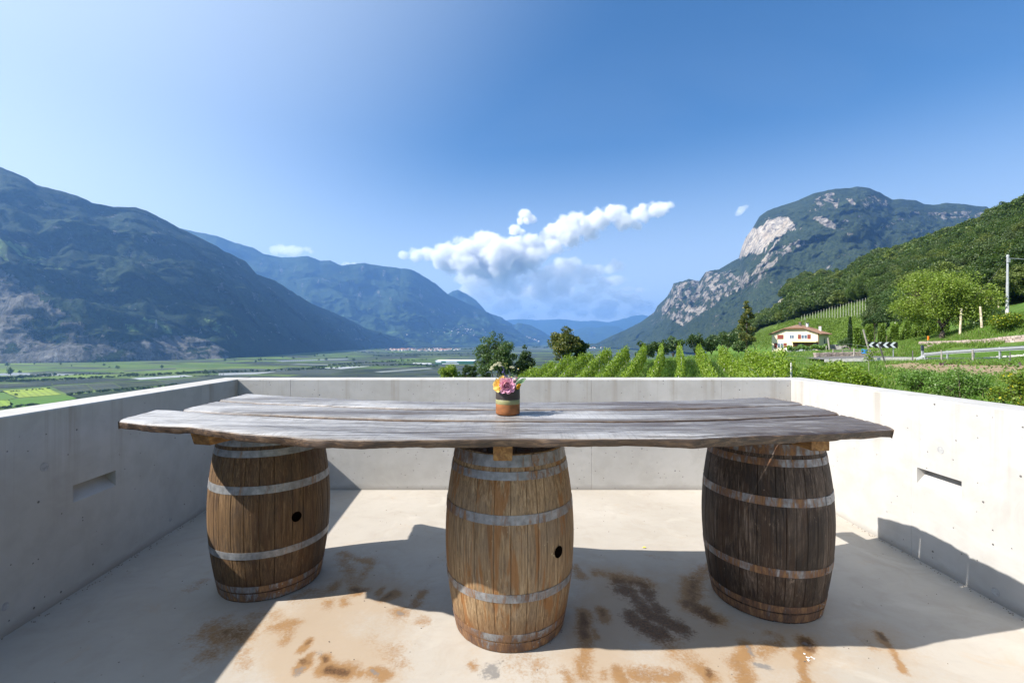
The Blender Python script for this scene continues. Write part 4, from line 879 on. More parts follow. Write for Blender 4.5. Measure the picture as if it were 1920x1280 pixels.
# ================================================================== MOUNTAINS
def inpoly(px, py, poly):
    c = np.zeros(px.shape, bool); n = len(poly); j = n - 1
    for i in range(n):
        xi, yi = poly[i]; xj, yj_ = poly[j]
        c ^= ((yi > py) != (yj_ > py)) & (px < (xj - xi) * (py - yi) / (yj_ - yi + 1e-9) + xi); j = i
    return c
def proj(X): return 960 + X[..., 0] / X[..., 1] * F, 640 - (X[..., 2] - CAMZ) / X[..., 1] * F
def mountain(name, label, ridge, foot, nu, nv, prof, amp, lam, seed, mat, rockfn=None, slant=0.0, jag=3.0, back=0.5, rot=0.0):
    """solid mountain from a foot line to a ridge line (px,py,distance) and down its far side, with gullies and ribs"""
    x0 = ridge[0][0]; x1 = ridge[-1][0]; px = np.linspace(x0, x1, nu)
    ry = interp(ridge, px, 1); rD = interp(ridge, px, 2); fy = interp(foot, px, 1); fD = interp(foot, px, 2)
    k = 9; ker = np.ones(k) / k
    sm = lambda a: np.convolve(np.pad(a, k // 2, mode='edge'), ker, 'valid')
    rD = sm(rD); fD = sm(fD)
    rX = (px - 960) / F * rD; rZ = CAMZ - (ry - 640) / F * rD; fX = (px - 960) / F * fD; fZ = CAMZ - (fy - 640) / F * fD
    s = np.concatenate([[0], np.cumsum(np.hypot(np.diff((rX + fX) / 2), np.diff((rD + fD) / 2)))])
    rZ = rZ + fbm(s / (lam * 0.10), s * 0 + seed, seed + 40, 4) * jag
    v = np.linspace(0, 1, nv)[:, None]
    X = fX + (rX - fX) * v; Y = fD + (rD - fD) * v; Z = fZ + (rZ - fZ) * v ** prof
    sl = s[None, :] + slant * v * (rZ - fZ)
    A = np.sin(np.pi * np.clip(v, 0, 1)) ** 0.55
    g1 = ridged(sl / lam, v * 1.1 + s[None] / lam * 0.15, seed, 5, 0.55) - 0.55
    g2 = fbm(X / (lam * 0.5), (Y + Z * 2) / (lam * 0.5), seed + 11, 5)
    off = (g1 * 1.0 + g2 * 0.35) * amp * A
    dirx = (rX - fX); diry = (rD - fD); L = np.hypot(dirx, diry) + 1e-6
    X = X - off * dirx / L; Y = Y - off * diry / L
    Z = Z + (fbm(X / (lam * 0.35), (Y + Z) / (lam * 0.35), seed + 21, 5) * amp * 0.22) * A
    nb = 12; vb = np.linspace(0, 1, nb + 1)[1:, None]
    bX = rX + (rX - fX) * vb * back + 0; bY = rD + (rD - fD).clip(200) * vb * back * 1.6; bZ = rZ - (rZ - fZ) * vb ** 1.2
    X = np.vstack([X, bX]); Y = np.vstack([Y, bY]); Z = np.vstack([Z, bZ])
    X3 = np.stack([X, Y, Z], -1); n1, n2 = X.shape
    idx = np.arange(n1 * n2).reshape(n1, n2)
    Q_ = np.stack([idx[:-1, :-1], idx[:-1, 1:], idx[1:, 1:], idx[1:, :-1]], -1).reshape(-1, 4)
    o = part(name, X3.reshape(-1, 3), Q_, mat, None, True)
    pxx, pyy = proj(X3); vv = np.vstack([np.repeat(v, n2, 1), 1 + np.repeat(vb, n2, 1)])
    at = np.zeros((n1, n2, 3))
    if rockfn: r_, m_ = rockfn(pxx, pyy, vv, X3); at[..., 0] = r_; at[..., 1] = m_
    set_attr(o, 'ground', at.reshape(-1, 3)); struct(o, label)
    return o, X3, pxx, pyy, vv
VZ = 121.488
def vy(D): return 640 + VZ / D * F     # image row of the valley floor at distance D
def foot(l): return [(px, vy(D) + 3, D) for px, D in l]
ridgeA = [(-700,190,3600),(-400,180,3900),(-200,235,4000),(-60,290,4000),(0,314,3950),(21,321,3950),(52,335,4000),(70,347,4000),(103,356,4050),(144,366,4100),(162,374,4120),(172,380,4150),(206,387,4250),(254,389,4350),(275,395,4400),(309,412,4500),(337,428,4600),(395,455,4800),(423,472,4900),(461,490,5100),(481,514,5200),(516,526,5500),(550,548,5900),(584,569,6400),(640,592,7200),(690,617,8200),(745,632,9000),(775,646,9400)]
footA = foot([(-700,2300),(-400,2350),(0,2500),(200,2680),(420,3150),(520,4000),(600,5200),(700,7600),(775,9000)])
def rockA(px, py, v, X):
    n_ = fbm(X[..., 0] / 260, X[..., 2] / 160, 5, 5)
    n2 = fbm((px + py * 1.2) / 40, (py - px * 0.55) / 16, 6, 4)
    tri = inpoly(px, py, [(-300, 505), (0, 503), (40, 524), (75, 560), (120, 585), (172, 612), (140, 625), (235, 642), (300, 630), (340, 628), (392, 637), (430, 660), (430, 690), (-300, 700)])
    r = np.where(tri, 0.62 + n_ * 0.30, 0.0)
    band = (n2 > 0.26) * 0.42 * ((py < 640) & (v < 0.97)) * (0.5 + 0.5 * np.clip((py - 330) / 60, 0, 1))
    r = np.maximum(r, band)
    r = np.where(inpoly(px, py, [(225, 590), (300, 598), (380, 630), (310, 627), (260, 636)]), 0.0, r)
    m = np.where(inpoly(px, py, [(225, 588), (310, 600), (385, 628), (300, 626), (240, 622)]) | inpoly(px, py, [(370, 590), (440, 615), (450, 640), (400, 620)]) | inpoly(px, py, [(-50, 440), (40, 455), (130, 510), (70, 495), (-50, 500)]), 0.52, 0.0)
    return r, m
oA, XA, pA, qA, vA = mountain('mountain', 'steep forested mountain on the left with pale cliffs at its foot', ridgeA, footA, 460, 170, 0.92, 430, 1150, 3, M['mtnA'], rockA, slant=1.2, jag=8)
ridgeB = [(250,440,11000),(300,425,11000),(339,428,11000),(368,435,11000),(406,442,11000),(440,455,11200),(474,464,11200),(495,476,11200),(529,483,11400),(560,481,11400),(577,480,11400),(602,489,11500),(619,488,11500),(640,498,11500),(655,496,11600),(683,493,11700),(733,501,12000),(773,505,12200),(793,517,12500),(817,532,12800),(840,552,13000),(873,567,13500),(917,587,14000),(933,603,14500),(960,613,15000),(990,633,15500),(1010,641,15800)]
footB = [(250,646,8200),(600,650,8200),(720,650,8500),(800,650,9000),(900,649,10000),(1010,647,12500)]
def rockB(px, py, v, X):
    n_ = fbm(px / 14, py / 30, 15, 5); r = np.where((v > 0.62) & (v < .97) & (px > 480), 0.22 + n_ * 0.35, 0.05)
    m = np.where((py > 590) & (px > 640), 0.38 + fbm(px / 50, py / 9, 19, 3) * 0.5, 0.0); return r, m
oB, XB, pB, qB, vB = mountain('mountain', 'hazy blue flat-topped mountain in the middle distance with green lower slopes', ridgeB, footB, 380, 120, 1.9, 700, 2300, 9, M['mtnB'], rockB, slant=0.4, jag=14)
ridgeC = [(790,560,16500),(815,556,16500),(840,551,16500),(850,545,16500),(858,543,16500),(873,550,16500),(893,563,16500),(913,585,16500),(940,595,17000),(960,607,17500),(966,608,17500),(973,605,17500),(993,609,18000),(1010,617,18000),(1027,627,18500),(1045,638,19000),(1060,644,19500)]
mountain('mountain', 'small pointed hazy peak behind the flat-topped mountain', ridgeC, [(790,648,14500),(1060,646,15500)], 160, 60, 1.4, 500, 1800, 14, M['mtnB'], None, jag=18)
ridgeD2 = [(1020,640,23000),(1060,628,23000),(1078,618,23000),(1097,613,23000),(1120,614,23000),(1140,610,23000),(1160,613,23000),(1170,618,23000),(1200,622,23000),(1260,628,23000)]
mountain('hill', 'low hazy blue hill closing the valley', ridgeD2, [(1020,645,19000),(1260,645,19000)], 90, 40, 1.2, 400, 2200, 17, M['mtnB'], None, jag=14)
ridgeD1 = [(820,600,28500),(930,602,28500),(973,598,28500),(1010,600,28500),(1053,598,28500),(1085,602,28500),(1113,601,28500),(1140,604,28500),(1160,600,28500),(1187,592,28500),(1205,590,28500),(1230,596,28500),(1300,600,28500)]
mountain('mountain', 'faintest mountain range on the horizon', ridgeD1, [(820,644,25500),(1300,644,25500)], 110, 30, 1.2, 400, 3000, 19, M['mtnB'], None, jag=20)
ridgeE = [(1095,648,9500),(1120,643,9300),(1140,633,9000),(1173,618,8600),(1203,603,8200),(1227,585,7700),(1233,573,7500),(1250,557,7200),(1260,540,7000),(1263,531,6950),(1280,527,6700),(1291,523,6600),(1311,527,6500),(1323,510,6400),(1334,507,6350),(1348,505,6300),(1363,496,6200),(1388,482,5950),(1391,464,5900),(1398,446,5850),(1411,428,5800),(1424,406,5750),(1438,395,5700),(1467,385,5650),(1496,376,5600),(1524,363,5550),(1553,356,5500),(1575,354,5500),(1607,350,5500),(1625,352,5500),(1650,361,5600),(1672,374,5700),(1693,373,5700),(1718,376,5700),(1733,383,5700),(1754,384,5800),(1776,380,5800),(1808,383,5800),(1851,388,5800),(1860,395,5800),(1900,415,5800),(2000,430,5800),(2200,440,5600)]
footE = [(1095,650,9300),(1120,651,8300),(1180,653,6500),(1260,658,4600),(1350,664,3300),(1450,672,2600),(1600,676,2300),(1900,680,2100),(2200,684,2000)]
def rockE(px, py, v, X):
    n_ = fbm(px / 9, py / 14, 25, 5); n2 = fbm((px + py) / 55, (py - px * -0.35) / 10, 27, 4)
    cliff = inpoly(px + n_ * 2, py + n_ * 3, [(1386, 486), (1389, 463), (1399, 443), (1411, 425), (1416, 430), (1428, 427), (1440, 412), (1458, 407), (1478, 408), (1492, 424), (1492, 432), (1480, 430), (1468, 441), (1452, 448), (1440, 460), (1421, 477), (1415, 470), (1400, 478)])
    r = np.where(cliff, 1.6, 0.0)
    grey = inpoly(px, py, [(1240, 560), (1262, 532), (1296, 527), (1322, 508), (1350, 510), (1372, 512), (1420, 508), (1425, 490), (1450, 470), (1500, 448), (1520, 455), (1470, 478), (1430, 520), (1400, 540), (1370, 552), (1345, 570), (1310, 590), (1280, 612), (1240, 590)])
    r = np.maximum(r, np.where(grey, 0.50 + n_ * 0.25, 0))
    up = inpoly(px, py, [(1515, 400), (1530, 372), (1560, 358), (1575, 372), (1570, 392), (1545, 392)]); r = np.maximum(r, np.where(up, 0.46 + n_ * 0.25, 0))
    up = inpoly(px, py, [(1522, 408), (1540, 404), (1556, 412), (1572, 425), (1566, 430), (1545, 424)]); r = np.maximum(r, np.where(up, 0.75 + n_ * 0.3, 0))
    up = inpoly(px, py, [(1585, 372), (1598, 372), (1606, 384), (1596, 384)]); r = np.maximum(r, np.where(up, 0.7, 0))
    up = inpoly(px, py, [(1610, 375), (1640, 365), (1668, 376), (1662, 388), (1625, 392)]); r = np.maximum(r, np.where(up, 0.42 + n_ * 0.2, 0))
    up = inpoly(px, py, [(1700, 395), (1740, 398), (1820, 395), (1860, 400), (1860, 408), (1770, 412), (1745, 408)]); r = np.maximum(r, np.where(up, 0.48 + n_ * 0.25, 0))
    scree = np.abs((px - 1430) + (py - 490) * 0.75 + n_ * 3) < 2.2; r = np.maximum(r, np.where(scree & (py > 440) & (py < 515), 1.2, 0))
    r = np.maximum(r, np.where((n2 > 0.30) & (py > 400) & (py < 620), 0.40, 0.0)); return r, np.zeros_like(r)
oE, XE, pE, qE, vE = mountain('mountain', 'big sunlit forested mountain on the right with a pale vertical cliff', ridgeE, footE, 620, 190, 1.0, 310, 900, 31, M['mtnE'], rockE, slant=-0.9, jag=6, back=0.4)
# ================================================================== WOODED HILLSIDE
TH = 10.0
rF0 = [(1335,640,980),(1380,625,900),(1400,603,850),(1434,586,780),(1456,577,720),(1461,555,700),(1467,545,690),(1481,527,670),(1510,514,640),(1531,512,620),(1582,507,590),(1603,498,580),(1614,485,570),(1650,467,550),(1675,469,540),(1693,464,530),(1729,447.6,510),(1765,435,490),(1783,428,480),(1812,419,470),(1840,408,455),(1862,397,440),(1891,385,425),(1920,374,410),(2000,345,390),(2200,270,350)]
ridgeF = [(a, b + TH * F / d * 0.92, d) for a, b, d in rF0]
footF = [(1335,655,500),(1380,655,380),(1420,654,300),(1500,652,230),(1560,648,200),(1600,641,175),(1650,630,155),(1700,612,140),(1760,600,130),(1800,592,122),(1860,585,115),(1920,578,105),(2000,560,100),(2200,520,95)]
VPOLY = [(1395, 652), (1412, 626), (1440, 612), (1470, 607), (1500, 597), (1530, 590), (1560, 581), (1600, 571), (1643, 562), (1646, 580), (1628, 592), (1622, 610), (1640, 622), (1620, 655), (1560, 660)]
def rockF(px, py, v, X):
    n_ = fbm(px / 5, py / 7, 45, 4)
    r = np.where(inpoly(px, py, [(1458, 579), (1458, 562), (1470, 560), (1487, 563), (1484, 570), (1466, 576)]), 1.3, 0.0) + np.where(inpoly(px, py, [(1895, 418), (1920, 398), (1960, 395), (1930, 422)]), 0.9, 0)
    m = np.where(inpoly(px, py, VPOLY), 1.2, 0.0); m = np.maximum(m, np.where((px > 1840) & (py > 555 - (px - 1860) * 0.35), 0.9, 0)); return r, m
oF, XF, pF, qF, vF = mountain('hillside', 'wooded hillside behind the farmhouse with terraced vineyards at its foot', ridgeF, footF, 300, 120, 1.05, 14, 120, 51, M['hillF'], rockF, slant=0, jag=1.0, back=0.4)
nF = 120
# crowns of the wood: leaf-clump crown meshes scattered by geometry nodes over the slope
def leaf_quads(C, size, seed, flat=0.0, aspect=0.62, jitter=0.35):
    rg = np.random.default_rng(seed); n = len(C); N_ = rg.normal(size=(n, 3)); N_[:, 2] = np.abs(N_[:, 2]) + flat; N_ /= np.linalg.norm(N_, axis=1)[:, None]
    T_ = rg.normal(size=(n, 3)); T_ -= N_ * (T_ * N_).sum(1)[:, None]; T_ /= np.linalg.norm(T_, axis=1)[:, None]; B_ = np.cross(N_, T_)
    s = (size * (1 + jitter * rg.uniform(-1, 1, n)))[:, None] if np.isscalar(size) else size[:, None]
    V_ = np.stack([C - T_ * s * .5, C + B_ * s * .5 * aspect + N_ * s * .10, C + T_ * s * .5 - N_ * s * .08, C - B_ * s * .5 * aspect + N_ * s * .10], 1).reshape(-1, 3)
    return V_, np.arange(4 * n).reshape(n, 4)
def blob_points(n, clumps, seed, shell=0.55):
    """points in many small clumps: clumps = (k,4) centres+radius"""
    rg = np.random.default_rng(seed); clumps = np.asarray(clumps, float); w = clumps[:, 3] ** 2; w /= w.sum(); k = rg.choice(len(clumps), n, p=w)
    d = rg.normal(size=(n, 3)); d /= np.linalg.norm(d, axis=1)[:, None]; d[:, 2] *= 0.85
    r_ = (shell + (1 - shell) * rg.random(n) ** 0.6) * clumps[k, 3] * (1 + 0.12 * rg.normal(size=n)); return clumps[k, :3] + d * r_[:, None]
def crown_clumps(n, rx, rz, cz, seed, rmin=0.22, rmax=0.42, top=0.0):
    rg = random.Random(seed); out = []
    while len(out) < n:
        a = rg.uniform(0, 6.283); z = rg.uniform(-0.9, 1); s = math.sqrt(max(0, 1 - z * z)); q = rg.uniform(0.35, 0.85); R_ = rx * rg.uniform(rmin, rmax)
        sh = 1.0 - top * max(0, z)
        out.append((rx * s * math.cos(a) * q * sh, rx * s * math.sin(a) * q * sh, cz + rz * z * q, R_))
    return out
crown_src = []
for k in range(5):
    rg = random.Random(90 + k); cl = crown_clumps(20, 1.0, 0.85, 1.05, 60 + k, 0.22, 0.42)
    V_, Q_ = leaf_quads(blob_points(1500, cl, 70 + k, 0.7), 0.15, 80 + k, 0.3, 0.9)
    me = raw_mesh('forest_crown', V_, Q_); me.materials.append(M['wood_f'])
    o = bpy.data.objects.new('forest_crown', me); crown_src.append(o)
for k in range(4):
    cl = crown_clumps(34, 1.0, 0.85, 1.05, 160 + k, 0.16, 0.34)
    V_, Q_ = leaf_quads(blob_points(9000, cl, 170 + k, 0.6), 0.062, 180 + k, 0.3, 0.9)
    me = raw_mesh('forest_crown', V_, Q_); me.materials.append(M['wood_f']); crown_src.append(bpy.data.objects.new('forest_crown', me))
def scatter(name, label, pts, scl, rotz, idxs, srcs):
    """one 'stuff' object: crowns instanced on its points by geometry nodes"""
    me = bpy.data.meshes.new(name); me.vertices.add(len(pts)); me.vertices.foreach_set('co', np.asarray(pts, np.float32).ravel()); me.update()
    for nm, tp, arr in (('sc', 'FLOAT_VECTOR', scl), ('rz', 'FLOAT_VECTOR', rotz)):
        at = me.attributes.new(nm, tp, 'POINT'); at.data.foreach_set('vector', np.asarray(arr, np.float32).ravel())
    at = me.attributes.new('pick', 'INT', 'POINT'); at.data.foreach_set('value', np.asarray(idxs, np.int32))
    o = bpy.data.objects.new(name, me); COL.objects.link(o)
    ng = bpy.data.node_groups.new(name + '_nodes', 'GeometryNodeTree'); ng.interface.new_socket('Geometry', in_out='INPUT', socket_type='NodeSocketGeometry'); ng.interface.new_socket('Geometry', in_out='OUTPUT', socket_type='NodeSocketGeometry')
    gi = ng.nodes.new('NodeGroupInput'); go = ng.nodes.new('NodeGroupOutput'); join = ng.nodes.new('GeometryNodeJoinGeometry')
    def na(nm, tp):
        n_ = ng.nodes.new('GeometryNodeInputNamedAttribute'); n_.data_type = tp; n_.inputs[0].default_value = nm; return n_.outputs[0]
    sc_ = na('sc', 'FLOAT_VECTOR'); rz_ = na('rz', 'FLOAT_VECTOR'); pk = na('pick', 'INT')
    for k, s_ in enumerate(srcs):
        oi = ng.nodes.new('GeometryNodeObjectInfo'); oi.inputs['Object'].default_value = s_
        cmp_ = ng.nodes.new('FunctionNodeCompare'); cmp_.data_type = 'INT'; cmp_.operation = 'EQUAL'
        ins = [i for i in cmp_.inputs if i.type == 'INT']; ng.links.new(pk, ins[0]); ins[1].default_value = k
        ip = ng.nodes.new('GeometryNodeInstanceOnPoints'); ng.links.new(gi.outputs[0], ip.inputs['Points']); ng.links.new(cmp_.outputs[0], ip.inputs['Selection'])
        ng.links.new(oi.outputs['Geometry'], ip.inputs['Instance']); ng.links.new(sc_, ip.inputs['Scale'])
        e2 = ng.nodes.new('FunctionNodeEulerToRotation'); ng.links.new(rz_, e2.inputs[0]); ng.links.new(e2.outputs[0], ip.inputs['Rotation'])
        ng.links.new(ip.outputs[0], join.inputs[0])
    ng.links.new(join.outputs[0], go.inputs[0]); md = o.modifiers.new('scatter', 'NODES'); md.node_group = ng
    tag(o, label, None, None, 'stuff'); return o
rg = np.random.default_rng(5)
S_ = XF[:nF]; n1, n2 = S_.shape[:2]; cand = []
ar = np.linalg.norm(np.cross(S_[1:, :-1] - S_[:-1, :-1], S_[:-1, 1:] - S_[:-1, :-1]), axis=-1)
pr = (ar / ar.sum()).ravel(); nc = 7500; pick = rg.choice(len(pr), nc, p=pr); ii = pick // (n2 - 1); jj = pick % (n2 - 1); u = rg.random(nc)[:, None]; w = rg.random(nc)[:, None]
pts = S_[ii, jj] * (1 - u) * (1 - w) + S_[ii + 1, jj] * u * (1 - w) + S_[ii, jj + 1] * (1 - u) * w + S_[ii + 1, jj + 1] * u * w
px, py = proj(pts)
py_t = py - 6 * F / pts[:, 1]
bad = inpoly(px, py, VPOLY) | inpoly(px, py_t, VPOLY) | inpoly(px, py, [(1450, 590), (1455, 560), (1490, 558), (1490, 575)]) | inpoly(px, py_t, [(1456, 578), (1457, 562), (1487, 560), (1487, 568), (1470, 577)]) | ((px > 1845) & (py > 600 - (px - 1860) * 0.42)) | inpoly(px, py_t, [(1895, 425), (1920, 398), (1960, 395), (1930, 425)])
pts = pts[~bad]; n = len(pts)
hs = rg.uniform(3.6, 6.4, n); hs = hs * (1 + 0.35 * fbm(pts[:, 0] / 60, pts[:, 1] / 60, 3, 3)); hs = hs.clip(2.8, 7.5)
pts[:, 2] += TH * 0.22 - 1.0
scatter('woodland', 'dense mixed wood covering the hillside behind the farmhouse', pts, np.stack([hs, hs, hs * rg.uniform(0.75, 1.15, n)], 1), np.stack([rg.normal(0, .12, n), rg.normal(0, .12, n), rg.uniform(0, 6.28, n)], 1), np.where(pts[:, 1] < 300, rg.integers(5, 9, n), rg.integers(0, 5, n)), crown_src)
# terraced vineyard on the slope: hedge-like strips following the contour, and pale posts on the upper plot
def surfF(px, v):
    j = np.clip((np.asarray(px) - 1335) / (2200 - 1335) * (n2 - 1), 0, n2 - 1.001); i = np.clip(np.asarray(v) * (nF - 1), 0, nF - 1.001)
    j0 = np.floor(j).astype(int); i0 = np.floor(i).astype(int); a = (i - i0)[..., None]; b = (j - j0)[..., None]
    return S_[i0, j0] * (1 - a) * (1 - b) + S_[i0 + 1, j0] * a * (1 - b) + S_[i0, j0 + 1] * (1 - a) * b + S_[i0 + 1, j0 + 1] * a * b
Vs = []; Cs = []; tt_ = thing('terraced_vineyard', 'terraced vineyard plot on the slope behind the farmhouse', 'vineyard', tuple(surfF(1540, 0.05)))
pxs = np.linspace(1396, 1645, 500)
for v0 in np.arange(0.004, 0.30, 0.0125):
    q = surfF(pxs, v0 + 0.0 * pxs); a, b = proj(q); ok = inpoly(a, b - 1, VPOLY) & ~((b < 603 - (a - 1500) * 0.05) & (a > 1500) & (b < 604))
    q = q[ok]
    if len(q) < 8: continue
    rgk = np.random.default_rng(int(v0 * 1e5)); seg = rgk.integers(0, len(q), len(q) * 16)
    c = q[seg] + rgk.normal(0, 0.22, (len(seg), 3)); c[:, 2] += rgk.uniform(0.2, 1.7, len(seg)); Cs.append(c)
    wv = rgk.normal(0, 0.1, len(q))
V_, Q_ = leaf_quads(np.vstack(Cs), 0.42, 4, 0.2, 0.9); part('vine_foliage', V_, Q_, M['vine_d'], tt_)['kind'] = 'stuff'
# upper plot: rows running up the slope, with pale posts
UP = [(1500, 601), (1500, 597), (1530, 590), (1560, 581), (1600, 571), (1643, 562), (1646, 580), (1625, 592), (1600, 598), (1560, 601)]
g = Geo(); Cs = []
for px0 in np.arange(1498, 1650, 5.2):
    vv_ = np.linspace(0.0, 0.45, 400); q = surfF(px0 + vv_ * 0, vv_); a, b = proj(q); ok = inpoly(a, b, UP); q = q[ok]
    if len(q) < 3: continue
    L = np.linalg.norm(q[-1] - q[0]); npst = max(2, int(L / 5.0) + 1)
    for t in np.linspace(0, 1, npst):
        c = q[int(t * (len(q) - 1))]; g.box((c[0], c[1], c[2] + 1.2), (0.13, 0.13, 2.6))
    seg = RNG.integers(0, len(q), int(L * 16)); c = q[seg] + RNG.normal(0, 0.22, (len(seg), 3)); c[:, 2] += RNG.uniform(0.3, 1.6, len(seg)); Cs.append(c)
g.build('vine_posts', M['cpost'], tt_)['kind'] = 'stuff'
V_, Q_ = leaf_quads(np.vstack(Cs), 0.4, 5, 0.2, 0.9); part('vine_foliage', V_, Q_, M['vine_d'], tt_)['kind'] = 'stuff'
# ================================================================== LOCAL TERRAIN (thin-plate spline through surveyed points)
CT = [P(px, py, D) for px, py, D in [(1500,668,110),(1628,663,52),(1735,673,45),(1825,675,38.5),(1920,669,33),(1765,638,52),(1920,592,50),(1888,592,48),(2050,570,50),(1840,612,50),(1850,650,43),(1700,655,50),
      (1520,705,30),(1500,660,62),(1900,750,18),(1750,722,22),(1850,700,26),(1700,682,32),(1600,690,30),(1920,690,29),(2100,700,22),(1600,655,75),(1700,645,75),(1560,660,90),(1650,650,100),(1440,662,100)]]
CT += [Vector(c) for c in [(8.7,35,-3.1),(15.2,35,-2.7),(13.5,53,-1.25),(21.7,53,-.75),(6.2,53,-2.2),(2,45,-3.7),(0,30,-5),(5,10,-5),(0,10,-6),(-10,20,-10),(-20,40,-15),(-40,60,-32),(0,80,-9),(10,90,-8),(5,130,-20),
      (3.5,4,-4.5),(10,10,-3.3),(10,18,-3.2),(30,90,-3),(45,150,-12),(20,200,-45),(0,300,-100),(0,500,-135),(-200,100,-118),(-400,0,-140),(-100,0,-60),(-30,0,-18),(-10,-10,-8),(20,-10,-2),(40,0,2),(60,20,9),(90,60,16),(-200,500,-140),(200,600,-110),(150,300,-40),(140,220,-20),(-400,500,-150),(30,70,-.6),(6,70,-6),(22,66,-1.0)]]
for a, b, d in footF:
    if a <= 2000: CT.append(P(a, b, d) + Vector((0, 0, 0.6)))
CT = np.array([tuple(c) for c in CT])
# drop control points that lie too close together
keep = []
for i, c in enumerate(CT):
    if all(np.hypot(*(c[:2] - CT[k][:2])) > 1.5 for k in keep): keep.append(i)
CT = CT[keep]
def U(r2): return np.where(r2 > 1e-9, r2 * np.log(r2 + 1e-12) * 0.5, 0)
NCT = n = len(CT); Rm = ((CT[:, None, :2] - CT[None, :, :2]) ** 2).sum(-1); K = U(Rm) + np.eye(n) * 20.0; Pm = np.hstack([np.ones((n, 1)), CT[:, :2]])
Am = np.zeros((n + 3, n + 3)); Am[:n, :n] = K; Am[:n, n:] = Pm; Am[n:, :n] = Pm.T
sol = np.linalg.solve(Am, np.concatenate([CT[:, 2], np.zeros(3)]))
def ground(x, y):
    x = np.asarray(x, float); y = np.asarray(y, float); sh = x.shape; x = x.ravel(); y = y.ravel(); out = np.zeros(len(x))
    for s in range(0, len(x), 20000):
        xx = x[s:s + 20000]; yy = y[s:s + 20000]; r2 = (xx[:, None] - CT[None, :, 0]) ** 2 + (yy[:, None] - CT[None, :, 1]) ** 2
        out[s:s + 20000] = U(r2) @ sol[:NCT] + sol[NCT] + sol[NCT + 1] * xx + sol[NCT + 2] * yy
    out = out + fbm(x / 6, y / 6, 61, 3) * 0.10
    return np.maximum(out, -128).reshape(sh)
def gz(x, y): return float(ground(np.array([x]), np.array([y]))[0])
xs = np.concatenate([np.linspace(-450, -60, 40)[:-1], np.linspace(-60, 80, 240)[:-1], np.linspace(80, 260, 90)])
ys = np.concatenate([np.linspace(-80, -6, 30)[:-1], np.linspace(-6, 90, 200)[:-1], np.linspace(90, 520, 110)])
TX, TY = np.meshgrid(xs, ys); TZg = ground(TX, TY)
# beyond the foot of the wooded hillside the sheet dives under it
tpx = np.where(TY > 1, 960 + TX / np.maximum(TY, 1) * F, 1e6 * np.sign(TX)); fD_ = interp(footF, tpx, 2); fZ_ = CAMZ - (interp(footF, tpx, 1) - 640) / F * fD_
beyond = (tpx > 1335) & (TY > fD_ + 4); TZg = np.where(beyond, np.minimum(TZg, fZ_ - 0.5 - 0.15 * (TY - fD_)), TZg)
TZg = np.minimum(TZg, np.where(tpx > 2200, 14 + 0.02 * TX, 1e9))
inside = (TX > -3.3) & (TX < 3.4) & (TY > -3.4) & (TY < 5.1); TZg = np.where(inside, np.minimum(TZg, -2.5), TZg)
V = np.stack([TX, TY, TZg], -1); idx = np.arange(TX.size).reshape(TX.shape); Q = np.stack([idx[:-1, :-1], idx[:-1, 1:], idx[1:, 1:], idx[1:, :-1]], -1).reshape(-1, 4)
gr = part('ground', V.reshape(-1, 3), Q, M['ground'], None, True); pxx, pyy = proj(np.where(V[..., 1:2] > 1, V, np.array([0, 1, 0])))
cov = np.zeros(V.shape); soil = inpoly(pxx, pyy, [(1640, 686), (1700, 680), (1920, 686), (2000, 690), (2000, 716), (1920, 713), (1800, 706), (1720, 699)]) & (V[..., 1] > 20)
cov[..., 0] = np.where(soil, 0.95, np.where(inpoly(pxx, pyy, [(1660, 672), (1920, 680), (2000, 682), (2000, 694), (1640, 690)]) & (V[..., 1] > 20), 0.33, 0.0)); set_attr(gr, 'cover', cov.reshape(-1, 3)); struct(gr, 'grassy slope below and beside the terrace')
# ================================================================== VALLEY
VB = -120.0
s = 40000.0
xs = np.linspace(-s, s, 60); ys = np.linspace(-4000, 60000, 60); VX_, VY_ = np.meshgrid(xs, ys); V = np.stack([VX_, VY_, np.full_like(VX_, VB)], -1).reshape(-1, 3)
idx = np.arange(3600).reshape(60, 60); Q = np.stack([idx[:-1, :-1], idx[:-1, 1:], idx[1:, 1:], idx[1:, :-1]], -1).reshape(-1, 4)
struct(part('valley_floor', V, Q, M['valley'], None), 'flat valley floor')
def vp(px, py, h=0.0):
    D = VZ / (py - 640) * F; return Vector(((px - 960) / F * D, D, VB + h))
GR = [(0.105, 0.165, 0.032), (0.080, 0.135, 0.030), (0.13, 0.19, 0.040), (0.090, 0.125, 0.042)]; NE = [(0.030, 0.038, 0.036), (0.042, 0.050, 0.048), (0.024, 0.032, 0.026), (0.055, 0.064, 0.064)]; SI = (0.34, 0.36, 0.37)
